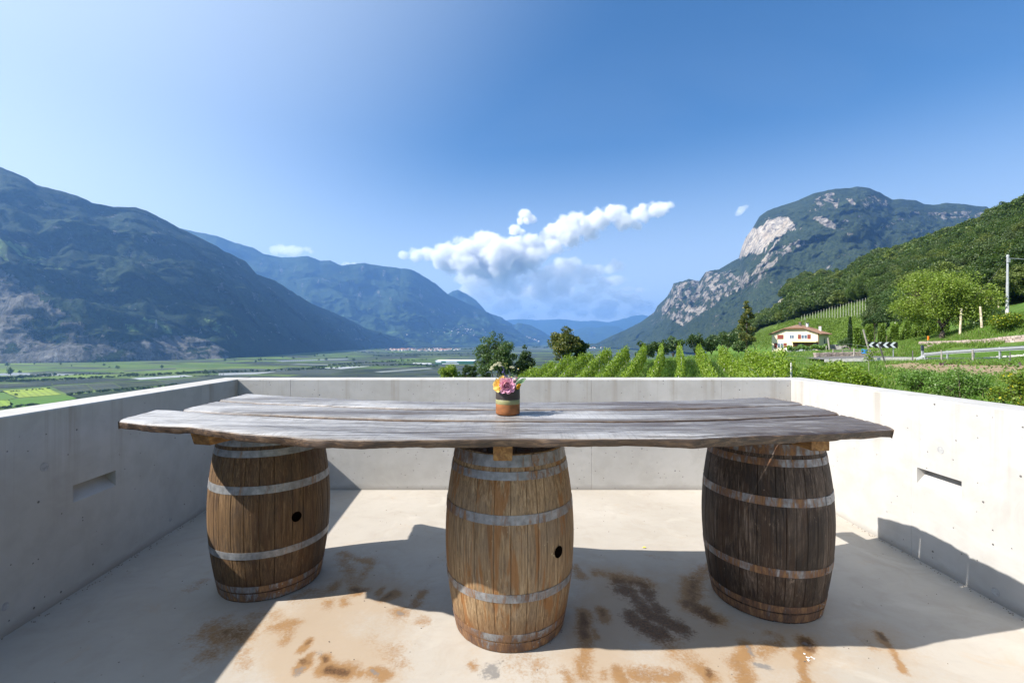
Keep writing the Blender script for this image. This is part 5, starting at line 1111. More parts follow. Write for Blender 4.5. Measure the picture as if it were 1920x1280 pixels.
manual = [([(-60,722.5),(94,716.5),(98,723),(-60,732)], NE[0], 1.0, 0.55), ([(4,733),(88,727),(115,740),(35,746)], (0.24,0.31,0.045), .4, .5), ([(18,749.5),(36,746.5),(116,740.5),(150,747),(55,763),(20,765)], (0.085,0.17,0.025), .4, .5),
  ([(-40,735),(2,733.5),(30,746.5),(14,750),(-40,752)], (0.09,0.17,0.03), .4, .5), ([(-40,752),(14,750.5),(26,759),(-40,775)], (0.20,0.29,0.04), .4, .5), ([(96,724.5),(161,720.5),(175,731.5),(126,739)], NE[1], .6, .6),
  ([(163,720.3),(209,717.2),(229,728),(177,731.5)], NE[1], .6, .6), ([(211,717),(292,713.8),(310,721.5),(232,728)], NE[2], .6, .6), ([(294,713.6),(400,708),(420,716),(313,721.5)], NE[1], .6, .6),
  ([(128,741),(230,732),(320,724),(420,718),(420,730),(150,750)], (0.025,0.038,0.02), .6, .4), ([(245,709.3),(346,703.2),(363,705.8),(263,712.3)], SI, .6, .3), ([(100,716.3),(240,709.5),(258,713),(98,722)], NE[0], .6, .5), ([(55,700),(140,696.3),(110,700.2),(58,702.5)], (0.065,0.075,0.07), .6, .3),
  ([(230,695.5),(330,690.5),(330,692.5),(235,697.2)], (0.065,0.07,0.075), .6, .3), ([(360,677.2),(420,675.8),(420,677.3),(365,678.6)], (0.065,0.07,0.075), .6, .3), ([(600,690),(655,687.2),(700,686.5),(640,692)], SI, .6, .3), ([(700,697),(805,690),(812,691.5),(715,698.5)], (0.22,0.24,0.24), .6, .3), ([(515,676),(650,672.2),(655,674.2),(530,678.5)], (0.17,0.19,0.20), .6, .3), ([(410,700),(520,697),(480,702),(410,704)], (0.28,0.30,0.31), .6, .3)]
Vf = []; Ff = []; tone = []; rdir = []
def addq(pts_, col, dirv, fr):
    b = len(Vf); Vf.extend([tuple(p_) for p_ in pts_]); Ff.append(tuple(range(b, b + len(pts_)))); tone.extend([col] * len(pts_)); rdir.extend([(dirv[0], dirv[1], fr)] * len(pts_))
rg = random.Random(4); ax = math.radians(-14); e1 = Vector((math.cos(ax), math.sin(ax), 0)); e2 = Vector((-math.sin(ax), math.cos(ax), 0))
def zone(px, py):
    """share of netted orchards, from the land use seen in the valley"""
    if px < 420: return 0.10 if py < 712 else 0.8
    if py > 690: return 0.97
    if py > 668: return 0.42 if px < 640 else 0.6
    return 0.25 if px < 700 else 0.72
t = 600.0
while t < 13000:
    wd = rg.uniform(45, 110) * (1 + t / 7000); s_ = -6000.0 + rg.uniform(0, 300)
    while s_ < 4500:
        ln = rg.uniform(160, 420) * (1 + t / 9000); c = e1 * (s_ + ln / 2) + e2 * (t + wd / 2)
        if c.y > 650:
            px_ = 960 + c.x / c.y * F; py_ = 640 + VZ / c.y * F
            if -250 < px_ < 1300 and not any(inpoly(np.array([px_]), np.array([py_]), m_[0])[0] for m_ in manual):
                col = rg.choice(NE) if rg.random() < zone(px_, py_) else rg.choice(GR)
                if col in NE and rg.random() < 0.05: col = (0.22, 0.24, 0.25)
                k = rg.uniform(.85, 1.15); col = tuple(x * k for x in col); m_ = 4
                addq([e1 * (s_ + m_) + e2 * (t + m_) + Vector((0, 0, VB + .4)), e1 * (s_ + ln - m_) + e2 * (t + m_) + Vector((0, 0, VB + .4)), e1 * (s_ + ln - m_) + e2 * (t + wd - m_) + Vector((0, 0, VB + .4)), e1 * (s_ + m_) + e2 * (t + wd - m_) + Vector((0, 0, VB + .4))], col, (e1.x, e1.y) if rg.random() < .5 else (e2.x, e2.y), 2 * math.pi / 12)
        s_ += ln
    t += wd
for poly, col, sl_, st_ in manual:
    pts_ = [vp(a, b, 0.9) for a, b in poly][::-1]; d = (pts_[1] - pts_[0]).normalized(); e_ = (pts_[2] - pts_[1]).normalized(); addq(pts_, col, (e_.y, -e_.x), 2 * math.pi / 11)
o = part('farm_fields', Vf, Ff, M['field'], None); me = o.data
at = me.attributes.new('tone', 'FLOAT_COLOR', 'POINT'); at.data.foreach_set('color', np.array([c + (1,) for c in tone], np.float32).ravel()); set_attr(o, 'rowdir', rdir)
if sum(p_.normal.z for p_ in me.polygons) < 0: me.flip_normals()
struct(o, 'patchwork of vineyards and netted orchards on the valley floor')
# hedges and valley trees
def small_tree(name, rx, h, seed, mat, n=160, leaf=0.30):
    cl = crown_clumps(9, rx, h * 0.40, h * 0.58, seed, 0.3, 0.5); V_, Q_ = leaf_quads(blob_points(n, cl, seed, 0.6), rx * leaf, seed, 0.3, 0.9); return V_, Q_
vt_ = thing('valley_tree', 'lone dark tree standing in the valley vineyards', 'tree', (0, 0, 0), 'lone trees in the valley fields')
V_, Q_ = small_tree('crown', 7, 13, 3, M['treed']); part('crown', V_, Q_, M['treed'], vt_); Geo().tube((0, 0, 0), (0, 0, 6), 0.5, 0.3, 6).build('trunk', M['bark'], vt_)
spots = [(14,687,1.6),(177,681,1.9),(195,686,.9),(220,692,1.2),(303,691,1.3),(114,684,1),(64,683,.7),(134,687,.6),(205,689,.6),(149,680,.9),(422,678,1.3),(440,677,.8),(480,680,1.4),(487,677,1.9),(497,675,.9),(550,673,1.4),(590,669,1.6),(595,666,1.5),(607,668,1.5),(611,676,1.8),(618,662,1),(650,671,1.1),(636,656,1),(655,656,1),(672,653,1.2),(706,674,1.2),(663,677,1.6),(598,676,1),(752,674,1.2),(530,671,.8),(20,704,2.2),(250,704,1.0),(385,698,1.0),(345,700,.9),(30,742,.55),(37,700.5,1)]
for i, (a, b, k) in enumerate(spots):
    if i == 0: vt_.location = vp(a, b); vt_.scale = (k,) * 3
    else: dup(vt_, vp(a, b), rg.uniform(0, 6), (k * rg.uniform(.9, 1.2), k, k * rg.uniform(.8, 1.1)))
hp = []
for line, dens, sz in (([(0,712),(40,709),(104,704)], 60, 1.2), ([(-30,717),(90,714),(210,708),(260,703)], 110, .9), ([(240,707),(330,702),(420,699),(560,694),(640,690)], 150, 1.0), ([(560,694),(640,684),(800,675)], 120, 1.1), ([(125,742),(180,736),(300,727),(330,722)], 80, .75), ([(0,736),(95,729)], 30, .4), ([(640,688),(790,684)], 50, .9), ([(700,668),(880,664)], 90, 1.2), ([(660,660),(880,668)], 80, 1.0), ([(740,684),(820,688)], 40, 1.1), ([(90,706),(160,703),(240,700)], 40, .6), ([(330,708),(420,703)], 20, .5), ([(640,655),(900,655)], 120, 1.3), ([(1000,652),(1180,653)], 90, 1.6), ([(0,766),(60,760),(80,762)], 50, .5)):
    a = np.array(line, float)
    for k in range(dens):
        x = rg.uniform(a[0, 0], a[-1, 0]); y = np.interp(x, a[:, 0], a[:, 1]) + rg.gauss(0, 0.35); q = vp(x, y); s_ = sz * rg.uniform(.5, 1.1) * 6.0 * max(1, q.y / 3500); hp.append((q, s_))
srcs_h = []
for k in range(2):
    V_, Q_ = small_tree('hedge_crown', 1.0, 1.7, 31 + k, M['treed'], 140, 0.36); me = raw_mesh('hedge_crown', V_, Q_); me.materials.append(M['treed']); srcs_h.append(bpy.data.objects.new('hedge_crown', me))
scatter('hedges', 'dark hedges and rows of trees crossing the valley fields', [tuple(q) for q, s_ in hp], [(s_, s_, s_) for q, s_ in hp], [(0, 0, rg.uniform(0, 6)) for _ in hp], [rg.randint(0, 1) for _ in hp], srcs_h)
# villages: small gabled houses
M['plaster'] = plain('village_plaster', (0.80, 0.76, 0.70), 0.9, var=0.1); M['tile'] = plain('roof_tiles', (0.33, 0.155, 0.095), 0.9, var=0.25, vs_=3); M['whitewall'] = plain('white_wall', (0.75, 0.75, 0.74), 0.8, var=0.05)
def gable_house(T, w, d, h, rh, wall, roof):
    o_ = Vector(T.location); g = Geo().box(o_ + Vector((0, 0, h / 2)), (w, d, h)); g.add([o_ + Vector(v) for v in ((-w/2,-d/2,h),(w/2,-d/2,h),(0,-d/2,h+rh),(-w/2,d/2,h),(w/2,d/2,h),(0,d/2,h+rh))], [(0,1,2),(3,5,4)]); g.build('wall', wall, T)
    e = 0.6; r_ = Geo(); r_.add([o_ + Vector(v) for v in ((-w/2-e,-d/2-e,h-e*rh/(w/2)),(0,-d/2-e,h+rh),(0,d/2+e,h+rh),(-w/2-e,d/2+e,h-e*rh/(w/2)),(w/2+e,-d/2-e,h-e*rh/(w/2)),(w/2+e,d/2+e,h-e*rh/(w/2)))], [(0,1,2,3),(1,4,5,2)]); r_.add([o_ + Vector(v) + Vector((0, 0, -.3)) for v in ((-w/2-e,-d/2-e,h-e*rh/(w/2)),(0,-d/2-e,h+rh),(0,d/2+e,h+rh),(-w/2-e,d/2+e,h-e*rh/(w/2)),(w/2+e,-d/2-e,h-e*rh/(w/2)),(w/2+e,d/2+e,h-e*rh/(w/2)))], [(3,2,1,0),(2,5,4,1)]); r_.build('roof', roof, T)
def village(label, group, seed, n, place):
    rg = random.Random(seed); T = thing('village_house', label, 'house', (0, 0, 0), group); gable_house(T, 13, 17, 8, 4, M['plaster'], M['tile'])
    for i in range(n):
        q, s_ = place(rg)
        if i == 0: T.location = q; T.scale = (s_,) * 3; T.rotation_euler = (0, 0, rg.uniform(0, 3))
        else: dup(T, q, rg.uniform(0, 3.1), s_ * rg.uniform(.7, 1.3))
def pl1(rg):
    x = 715 + 160 * abs(rg.betavariate(2, 2)); y = 656 + rg.uniform(-2.6, 2.6) * (1 - abs(x - 795) / 110) - (x - 795) * 0.004; return vp(x, y), 1.5
def pl2(rg):
    x = rg.uniform(1098, 1197); y = 651.5 + rg.uniform(-2.2, 1.8); return vp(x, y, 1.0), 1.6
village('small pale house with a tiled roof in the village beside the church tower', 'houses of the village in the valley', 3, 110, pl1)
village('small pale tiled house in the village below the right mountain', 'houses of the village under the right mountain', 4, 80, pl2)
def onB(px, py):
    d = (pB[:120] - px) ** 2 + (qB[:120] - py) ** 2 * 4; k = np.unravel_index(np.argmin(d), d.shape); return Vector(XB[k])
def pl3(rg):
    x = rg.gauss(865, 28); y = 622 + rg.gauss(0, 5) ; return onB(x, y) + Vector((0, 0, 6)), 1.25
village('tiny pale house scattered on the green slope under the flat-topped mountain', 'houses on the slope of the far mountain', 5, 48, pl3)
def pl4(rg): x = rg.uniform(655, 720); return vp(x, 648.6 + rg.uniform(-.8, .8)), 1.5
village('pale house in the long hamlet at the foot of the far slope', 'houses of the far hamlet', 6, 26, pl4)
def pl5(rg): x = rg.uniform(985, 1030); return onB(x, 632 + rg.uniform(-4, 4)) + Vector((0, 0, 5)), 2.0
village('tiny pale house on the last slope left of the valley end', 'houses on the last slope', 7, 22, pl5)
T = thing('church_tower', 'slim pale church tower rising from the middle of the valley village', 'tower', vp(805, 657.2)); o_ = T.location
Geo().box(o_ + Vector((0, 0, 17)), (8, 8, 34)).build('tower_shaft', M['plaster'], T); Geo().tube(o_ + Vector((0, 0, 34)), o_ + Vector((0, 0, 48)), 5.5, 0.2, 4).build('spire', M['tile'], T)
# pink farm
T = thing('farm_building', 'pale pink farm building at the foot of the left mountain', 'farm', vp(478, 664.2)); gable_house(T, 60, 24, 14, 6, plain('pink_plaster', (0.62, 0.42, 0.36), 0.9), M['tile'])
# warehouse
W0 = vp(852, 682.5); T = thing('warehouse', 'long white and green fruit warehouse in the valley', 'warehouse', W0); M['green_clad'] = plain('green_cladding', (0.04, 0.16, 0.09), 0.6); M['whiteroof'] = plain('white_roof', (0.80, 0.81, 0.82), 0.6, var=0.05)
Geo().box(W0 + Vector((0, 60, 8)), (205, 130, 16)).build('wall', M['green_clad'], T); Geo().box(W0 + Vector((20, 62, 17.5)), (175, 132, 3)).build('roof', M['whiteroof'], T)
Geo().box(W0 + Vector((-84, -5.2, 12)), (30, 1, 7)).build('white_panel', M['whiteroof'], T); Geo().box(W0 + Vector((-15, -5.4, 11)), (60, 1, 4)).build('white_panel', M['whiteroof'], T); Geo().box(W0 + Vector((-20, -5.4, 3)), (90, 1, 4)).build('loading_bay', M['whiteroof'], T); Geo().box(W0 + Vector((-88, 62, 17.2)), (30, 132, 2.5)).build('roof', M['whiteroof'], T)
g = Geo()
for k in range(9): g.box(W0 + Vector((-125 - k * 11, -10 + 6 * math.sin(k * 2.1), 3)), (9, 22, 5 + k % 3))
tag(g.build('sheds', M['whiteroof']), 'cluster of low white sheds beside the long warehouse', 'sheds'); 
# pylons
def pylon(T, h):
    o_ = Vector(T.location); g = Geo(); w = h * 0.11
    for sx_ in (-1, 1):
        for sy_ in (-1, 1): g.tube(o_ + Vector((sx_ * w, sy_ * w, 0)), o_ + Vector((sx_ * w * .15, sy_ * w * .15, h)), h * .008, h * .006, 4)
    for k in range(9):
        z0 = h * k / 9; z1 = h * (k + 1) / 9; a = w * (1 - .85 * z0 / h); b = w * (1 - .85 * z1 / h)
        for s1, s2 in ((-1, 1), (1, -1)):
            g.tube(o_ + Vector((s1 * a, -a, z0)), o_ + Vector((s2 * b, -b, z1)), h * .004, n=3); g.tube(o_ + Vector((s1 * a, a, z0)), o_ + Vector((s2 * b, b, z1)), h * .004, n=3)
    g.build('lattice_mast', M['galv'], T)
    for z, l in ((.70, .16), (.82, .14), (.94, .10)):
        Geo().tube(o_ + Vector((-h * l, 0, h * z)), o_ + Vector((h * l, 0, h * z)), h * .006, n=4).build('cross_arm', M['galv'], T)
def onA(px, py):
    d = (pA[:170] - px) ** 2 + (qA[:170] - py) ** 2; k = np.unravel_index(np.argmin(d), d.shape); return Vector(XA[k])
T = thing('power_pylon', 'steel lattice power pylon standing in front of the left cliffs', 'pylon', vp(105, 680)); pylon(T, 60)
for lab, q in (('steel lattice power pylon on the green spur of the left mountain', onA(292, 617)), ('steel lattice power pylon lower down the green spur, to the right', onA(375, 626)), ('power pylon in the fields beside the pink farm', vp(563, 659))): dup(T, q, 0.4, 1.0 if q.y < 4000 else 1.4, lab)
# ================================================================== VINE ROWS BEHIND THE BACK PARAPET
NUMW = ['first', 'second', 'third', 'fourth', 'fifth', 'sixth', 'seventh', 'eighth', 'ninth', 'tenth', 'eleventh', 'twelfth', 'thirteenth', 'fourteenth', 'fifteenth', 'sixteenth', 'seventeenth', 'eighteenth', 'nineteenth', 'twentieth']
def VTOP(a): return np.interp(a, [0, 1300, 1346, 1395, 1430, 1445, 1470, 1490, 1530, 1600, 1640], [0, 600, 638, 638, 643, 651, 655, 663, 674, 690, 705])
rg = random.Random(12); NR = 14
for r_ in range(NR):
    X0 = -4.1 + 2.13 * r_; Ds = 26.0 if X0 < 4 else 22.0; De = 54.5 - (0 if r_ < 9 else (r_ - 8) * 4.0)
    if X0 > 18: Ds = 26
    def rowpt(D): x = X0 + 0.37 * (D - 35) + 0.12 * math.sin(D * .3 + r_); return Vector((x, D, gz(x, D)))
    L = (De - Ds) * 1.066; n = int(L * 340); rn = np.random.default_rng(100 + r_); D = rn.uniform(Ds, De, n)
    x = X0 + 0.37 * (D - 35) + 0.12 * np.sin(D * .3 + r_); z0 = ground(x, D)
    top = 1.85 + fbm(D * .5, D * 0 + r_, 5, 2) * 0.22 + fbm(D * 4.3, D * 0 + r_, 6, 2) * 0.22; low = 0.45 + fbm(D * .8, D * 0 + r_ + 9, 7, 2) * 0.25
    t = rn.random(n) ** 0.85; h = low + (top - low) * t; shoot = rn.random(n) < 0.035; h = np.where(shoot, top + rn.uniform(0, 0.38, n), h)
    wd = 0.28 * (1 - 0.35 * t) * (1 + 0.45 * fbm(D * 1.7, t * 2 + r_, 8, 3)); sd = np.where(rn.random(n) < 0.78, np.sign(rn.normal(size=n)) * wd * rn.uniform(.75, 1.15, n), rn.uniform(-1, 1, n) * wd)
    sd = np.where(shoot, sd * 0.5, sd)
    C = np.stack([x + sd * 0.938, D - sd * 0.347, z0 + h], 1)
    T = thing('vine_row', f'trellised row of bright green vines behind the back parapet, {NUMW[r_]} from the left', 'vine row', tuple(rowpt(Ds)), 'vine rows behind the back parapet')
    aa, bb = proj(np.stack([x, D, z0 + 1.95], 1)); C = C[bb > VTOP(aa)]
    V_, Q_ = leaf_quads(C, 0.135, 200 + r_, 0.25, 0.85); part('vine_foliage', V_, Q_, M['vine'], T)
    g = Geo(); d = Ds + 0.5
    while d < De:
        p_ = rowpt(d)
        if (p_.x / p_.y * F + 960) > 1440: break
        g.path([p_ - Vector((0, 0, .1)), p_ + Vector((rg.uniform(-.05, .05), rg.uniform(-.05, .05), 0.45)), p_ + Vector((rg.uniform(-.1, .1), 0, .95))], [0.028, 0.024, 0.018], 5); d += 1.05
    if g.F: g.build('vine_stems', M['bark'], T)
    d = Ds + 0.2
    while d < De + .2:
        p_ = rowpt(d); q_ = proj(np.array([[p_.x, p_.y, p_.z + 1.95]]))
        if q_[1][0] < VTOP(q_[0])[0]: d += 5.2; continue
        Geo().box(p_ + Vector((0, 0, .9)), (0.065, 0.065, rg.choice((1.6, 1.75, 1.9))), 0.35).build('post', M['cpost'] if r_ % 3 else M['post'], T); d += 5.2
    w_ = Geo()
    for hh in (0.9, 1.4, 1.85): w_.path([rowpt(dd) + Vector((0, 0, hh)) for dd in np.arange(Ds, De, 3.0)], 0.004, 3)
    w_.build('trellis_wire', M['galv'], T)
# ================================================================== TREES
def tree(name, label, base, crown_c, rx, rz, nclump, nleaf, leaf, mat, seed, trunk_r=0.2, fork=None, rmin=.2, rmax=.38, group=None, top=0.0, shell=0.5, low=None, extra=None, cat='tree'):
    base = Vector(base); cc = Vector(crown_c); rg = random.Random(seed); T = thing(name, label, cat, base, group)
    cl = [(cc.x + a, cc.y + b, cc.z + c, r_) for a, b, c, r_ in crown_clumps(nclump, rx, rz, 0, seed, rmin, rmax, top)]
    if extra: cl += [(cc.x + a, cc.y + b, cc.z + c, r_) for a, b, c, r_ in extra]
    V_, Q_ = leaf_quads(blob_points(nleaf, cl, seed, shell), leaf, seed + 1, 0.25, 0.8); part('crown', V_, Q_, mat, T)
    fk = base.lerp(cc, 0.30) if fork is None else base + Vector(fork)
    g = Geo().path([base - Vector((0, 0, .3)), base.lerp(fk, .5) + Vector((trunk_r * .4, 0, 0)), fk], [trunk_r * 1.15, trunk_r * .85, trunk_r * .7], 9); g.build('trunk', M['bark'], T, True)
    g = Geo(); mains = []
    for k in range(5):
        a = k * 1.257 + rg.uniform(-.4, .4); e_ = fk.lerp(cc, 0.75) + Vector((math.cos(a) * rx * .42, math.sin(a) * rx * .42, rz * rg.uniform(-.15, .3))); m_ = fk.lerp(e_, .5) + Vector((0, 0, rz * .08)); g.path([fk - (cc - base).normalized() * trunk_r * .5, m_, e_], [trunk_r * .55, trunk_r * .36, trunk_r * .2], 6); mains += [m_, e_]
    for (x, y, z, r_) in cl:
        c = Vector((x, y, z)); b = min(mains, key=lambda q: (q - c).length); m_ = b.lerp(c, .5) + Vector((rg.uniform(-.1, .1), rg.uniform(-.1, .1), .1)) * r_; g.path([b, m_, c], [trunk_r * .16, trunk_r * .11, trunk_r * .05], 4)
    g.build('limbs', M['bark'], T); return T
def on_ground(px, D): x = (px - 960) / F * D; return Vector((x, D, gz(x, D)))
b = on_ground(1765, 51.5)
tree('broadleaf_tree', 'big round light green tree on the bank above the guardrail', b, P(1771, 561, 52), 5.3, 4.0, 115, 30000, 0.165, M['treeg'], 5, 0.27, fork=(0.1, 0, 1.5), rmin=.15, rmax=.27, shell=.45)
b = on_ground(930, 66); tree('broadleaf_tree', 'tall feathery dark green tree left of centre behind the vines', b, P(928, 668, 66), 3.1, 3.4, 60, 9500, 0.21, M['locust'], 8, 0.16, rmin=.16, rmax=.30, extra=[(-.3, 0, 3.2, .55), (-1.7, 0, 2.4, .6), (.8, 0, 3.0, .5), (-2.6, 0, .6, .6), (-2.3, 0, -1.2, .8)])
b = on_ground(985, 70); tree('broadleaf_tree', 'smaller dark conical tree right of the tall feathery tree', b, P(984, 678, 70), 1.6, 2.7, 30, 4000, 0.21, M['treed'], 9, 0.12, top=0.7, rmin=.25, rmax=.42)
b = on_ground(948, 68); tree('broadleaf_tree', 'dense dark tree squeezed between the feathery tree and the conical tree', b, P(955, 684, 68.5), 2.2, 2.3, 30, 4200, 0.22, M['treed'], 10, 0.12)
b = on_ground(1060, 72); tree('broadleaf_tree', 'dark olive rounded tree standing alone at the centre behind the vines', b, P(1058, 647, 72), 2.7, 3.1, 64, 9000, 0.24, M['treeo'], 11, 0.18, rmin=.18, rmax=.34)
b = on_ground(1088, 73); tree('broadleaf_tree', 'lower dark green tree touching the right side of the olive rounded tree', b, P(1085, 655, 73), 1.6, 2.4, 30, 4200, 0.23, M['treed'], 12, 0.13)
b = on_ground(842, 50); tree('broadleaf_tree', 'low bright green bushy tree left of the vase above the parapet', b, P(841, 700, 50), 1.45, 1.3, 26, 2600, 0.17, M['treeg'], 13, 0.1)
b = on_ground(882, 52); tree('broadleaf_tree', 'small dark green tree between the low bushy tree and the vase', b, P(880, 698, 52), 0.95, 1.35, 18, 1900, 0.17, M['treed'], 14, 0.09)
b = on_ground(905, 50); tree('shrub', 'low green shrub under the tall feathery tree', b, P(908, 702, 50), 1.1, 1.0, 16, 1500, 0.17, M['locust'], 15, 0.07, cat='shrub')
# dark trees beyond the crest of the vineyard
for i, (x, y, D, rx, rz, m_, lab) in enumerate([(1210,655,82,2.0,1.6,'treed','dark bush beyond the vineyard crest, leftmost of the line'), (1238,652,84,2.2,1.7,'treed','dark bush beyond the crest, second from the left'), (1262,646,86,2.2,1.9,'locust','mid green bush beyond the vineyard crest with pale flowers'), (1304,642,86,2.3,2.0,'treed','tall dark bush beyond the crest, between two vine rows'), (1334,645,88,2.0,1.6,'treed','dark bush beyond the crest left of the pale rock'), (1362,638,100,2.8,2.2,'treed','dark rounded tree right of the pale rock'), (1385,648,96,1.8,1.6,'locust','green bush at the foot of the yellowish tall tree')]):
    tree('broadleaf_tree', lab, on_ground(x, D), P(x, y, D), rx, rz, 20, 1500, 0.30, M[m_], 40 + i, 0.12)
# tall yellowish tree, cypress, bushes by the farmhouse
b = on_ground(1400, 105); T = thing('tall_tree', 'tall narrow tree with yellowish flowering tips left of the farmhouse', 'tree', b)
cl = [(0, 0, 0, 0)][:0]; rg = random.Random(31)
for k in range(46):
    t = rg.random(); h = 1.0 + 9.6 * t; w = 2.5 * (1 - t) ** 0.6 * rg.uniform(.2, 1); a = rg.uniform(0, 6.28); cl.append((b.x + w * math.cos(a), b.y + w * math.sin(a), P(1400, 652, 105).z + h, rg.uniform(.4, .85) * (1.15 - .5 * t)))
V_, Q_ = leaf_quads(blob_points(5500, cl, 32, .5), 0.30, 33, .2, .8); part('crown', V_, Q_, M['treeo'], T); Geo().path([b - Vector((0, 0, .3)), b + Vector((0, 0, 6)), Vector((b.x, b.y, P(1400, 585, 105).z))], [.25, .15, .05], 7).build('trunk', M['bark'], T)
b = on_ground(1594, 60); T = thing('cypress', 'slim dark green cypress standing right of the farmhouse', 'tree', b); rn = np.random.default_rng(5); n = 4200; t = rn.random(n); a = rn.uniform(0, 6.28, n)
hh = P(1594, 594, 60).z - b.z; w = 0.30 * np.sin(np.pi * np.clip(t * .92 + .05, 0, 1)) ** 0.45 * (1 - t * .45) * rn.uniform(.75, 1.08, n); C = np.stack([b.x + w * np.cos(a), b.y + w * np.sin(a), b.z + .4 + t * (hh - .4)], 1)
V_, Q_ = leaf_quads(C, .15, 6, .1, .5); part('crown', V_, Q_, M['cypress'], T); Geo().tube(b, b + Vector((0, 0, 3)), .14, .1, 6).build('trunk', M['bark'], T)
for i, (x, y, D, rx, rz, m_, lab) in enumerate([(1640,604,100,2.4,2.1,'treed','dark round bush left of the three bushes above the vine terraces'), (1662,596,104,3.2,2.8,'treed','largest dark bush above the vine terraces'), (1690,600,100,2.6,2.4,'treed','dark bush partly behind the big light green tree'), (1675,560,120,3.4,3.2,'locust','greyish green tree above the dark bushes'), (1590,643,106,2.1,1.2,'locust','low pale green bush at the foot of the cypress'), (1625,642,100,1.3,.9,'treed','small dark bush between the cypress and the striped sign'), (1860,600,62,2.6,1.9,'treed','dark hedge bush behind the two striped stakes'), (1835,618,58,1.9,1.5,'locust','green bush behind the right striped stake')]):
    tree('broadleaf_tree' if rx > 2.5 else 'shrub', lab, on_ground(x, D), P(x, y, D), rx, rz, 30, 2600, 0.27, M[m_], 60 + i, 0.12, cat='tree' if rx > 2.5 else 'shrub')
# trellised rows seen end-on behind the striped sign
k = 0
for i in range(8):
    px = 1606 + 24 * i; D0 = 63.0; x0 = (px - 960) / F * D0; n = 9000; rn = np.random.default_rng(500 + i); D = D0 + rn.random(n) ** 1.6 * 26
    x = x0 + (D - D0) * 0.80; z0 = ground(x, D); h = rn.uniform(0.2, 2.9, n) + 0.25 * np.sin(D * 2 + i); sd = rn.uniform(-.40, .40, n)
    T = thing('vine_row', f'tall vine row seen end-on behind the striped sign, {NUMW[i]} from the left', 'vine row', (x0, D0, gz(x0, D0)), 'tall vine rows behind the striped sign')
    V_, Q_ = leaf_quads(np.stack([x + sd, D - sd * .3, z0 + h], 1), 0.20, 510 + i, .2, .85); part('vine_foliage', V_, Q_, M['vine_d'], T)
    for dd in (1.5, 8, 14, 21): xx = x0 + dd * .80; Geo().box((xx, D0 + dd - .1, gz(xx, D0 + dd) + 1.5), (.07, .07, 3.0), .3).build('post', M['cpost'], T)
# vines with yellowing leaves at the right edge, bushes by the right wall
def bush(label, px, py, D, rx, rz, mat, seed, n=2600, leaf=.12, nm='shrub', cat='shrub', ry=None):
    c = P(px, py, D); b = Vector((c.x, c.y, gz(c.x, c.y))); T = thing(nm, label, cat, b); cl = [(c.x + a, c.y + d * (ry or 1), c.z + e, r_) for a, d, e, r_ in crown_clumps(26, rx, rz, 0, seed, .2, .4)]
    V_, Q_ = leaf_quads(blob_points(n, cl, seed, .5), leaf, seed, .3, .75); part('foliage', V_, Q_, mat, T)
    g = Geo()
    for q in cl[:9]: g.path([b - Vector((0, 0, .1)), (b + Vector(q[:3])) / 2 + Vector((0, 0, .15)), Vector(q[:3])], [.025, .018, .008], 4)
    g.build('stems', M['bark'], T)
bush('trailing vine with yellowing leaves at the foot of the lamp pole', 1895, 602, 44.5, 2.0, .65, M['yellowleaf'], 71, 3200, .17, 'vine_bush')
bush('leafy green bush just beyond the right parapet wall', 1800, 722, 19.5, 1.25, .75, M['shrub'], 72, 5200, .075)
bush('low green bush left of the leafy bush beyond the right wall', 1720, 712, 21.5, 1.0, .42, M['shrub'], 73, 3000, .08)
bush('bush with yellow-green leaves at the right edge above the right wall', 1925, 735, 13.0, .75, .65, M['yellowleaf'], 74, 3600, .075)
bush('low vine-leaved bush beyond the corner of the right and back walls', 1560, 706, 27, 2.0, .75, M['vine'], 75, 3800, .13)
bush('vine-leaved bush beyond the right wall near the corner', 1620, 716, 23, 1.3, .5, M['vine'], 76, 2400, .11)
# young stake-tied plant
b = on_ground(1629, 27.5); T = thing('sapling', 'young vine tied to a thin stake in the meadow', 'sapling', b); tp = P(1629, 664, 27.5)
Geo().tube(b, tp, .014, .012, 6).build('stake', M['post'], T); rn = np.random.default_rng(2); C = np.array(tp) + rn.normal(0, 1, (190, 3)) * np.array([.16, .12, .26]) + np.array([.03, 0, -.05]); V_, Q_ = leaf_quads(C, .10, 3, .2, .85); part('foliage', V_, Q_, M['vine'], T)
# meadow: grass and herbs as ground cover
rn = np.random.default_rng(8)
def cover(name, label, n, region, D0, D1, px0, px1, mat, size, hgt, seed, dens=1.0, grassy=True):
    rn = np.random.default_rng(seed); D = D0 * (D1 / D0) ** rn.random(n); px = rn.uniform(px0, px1, n); x = (px - 960) / F * D; z = ground(x, D); P3 = np.stack([x, D, z], 1); a, b = proj(P3)
    ok = np.ones(n, bool) if region is None else region(a, b, x, D); ok &= fbm(x * .6, D * .6, seed, 3) + rn.random(n) * .9 > .1; x, D, z = x[ok], D[ok], z[ok]; m = len(x)
    if grassy:
        hh = hgt * rn.uniform(.5, 1.3, m) * (1 + .5 * fbm(x * .8, D * .8, seed + 1, 2)); a_ = rn.uniform(0, 6.28, m); w = size * rn.uniform(.6, 1.2, m); lx = rn.normal(0, .45, m) * hh; ly = rn.normal(0, .45, m) * hh
        V_ = np.stack([np.stack([x - w * np.cos(a_), D - w * np.sin(a_), z - .02], 1), np.stack([x + w * np.cos(a_), D + w * np.sin(a_), z - .02], 1), np.stack([x + lx, D + ly, z + hh], 1)], 1).reshape(-1, 3); Q_ = np.arange(3 * m).reshape(m, 3)
    else: V_, Q_ = leaf_quads(np.stack([x, D, z + rn.uniform(.02, hgt, m)], 1), size, seed, .6, .8)
    o = part(name, V_, Q_, mat, None); tag(o, label, None, None, 'stuff')
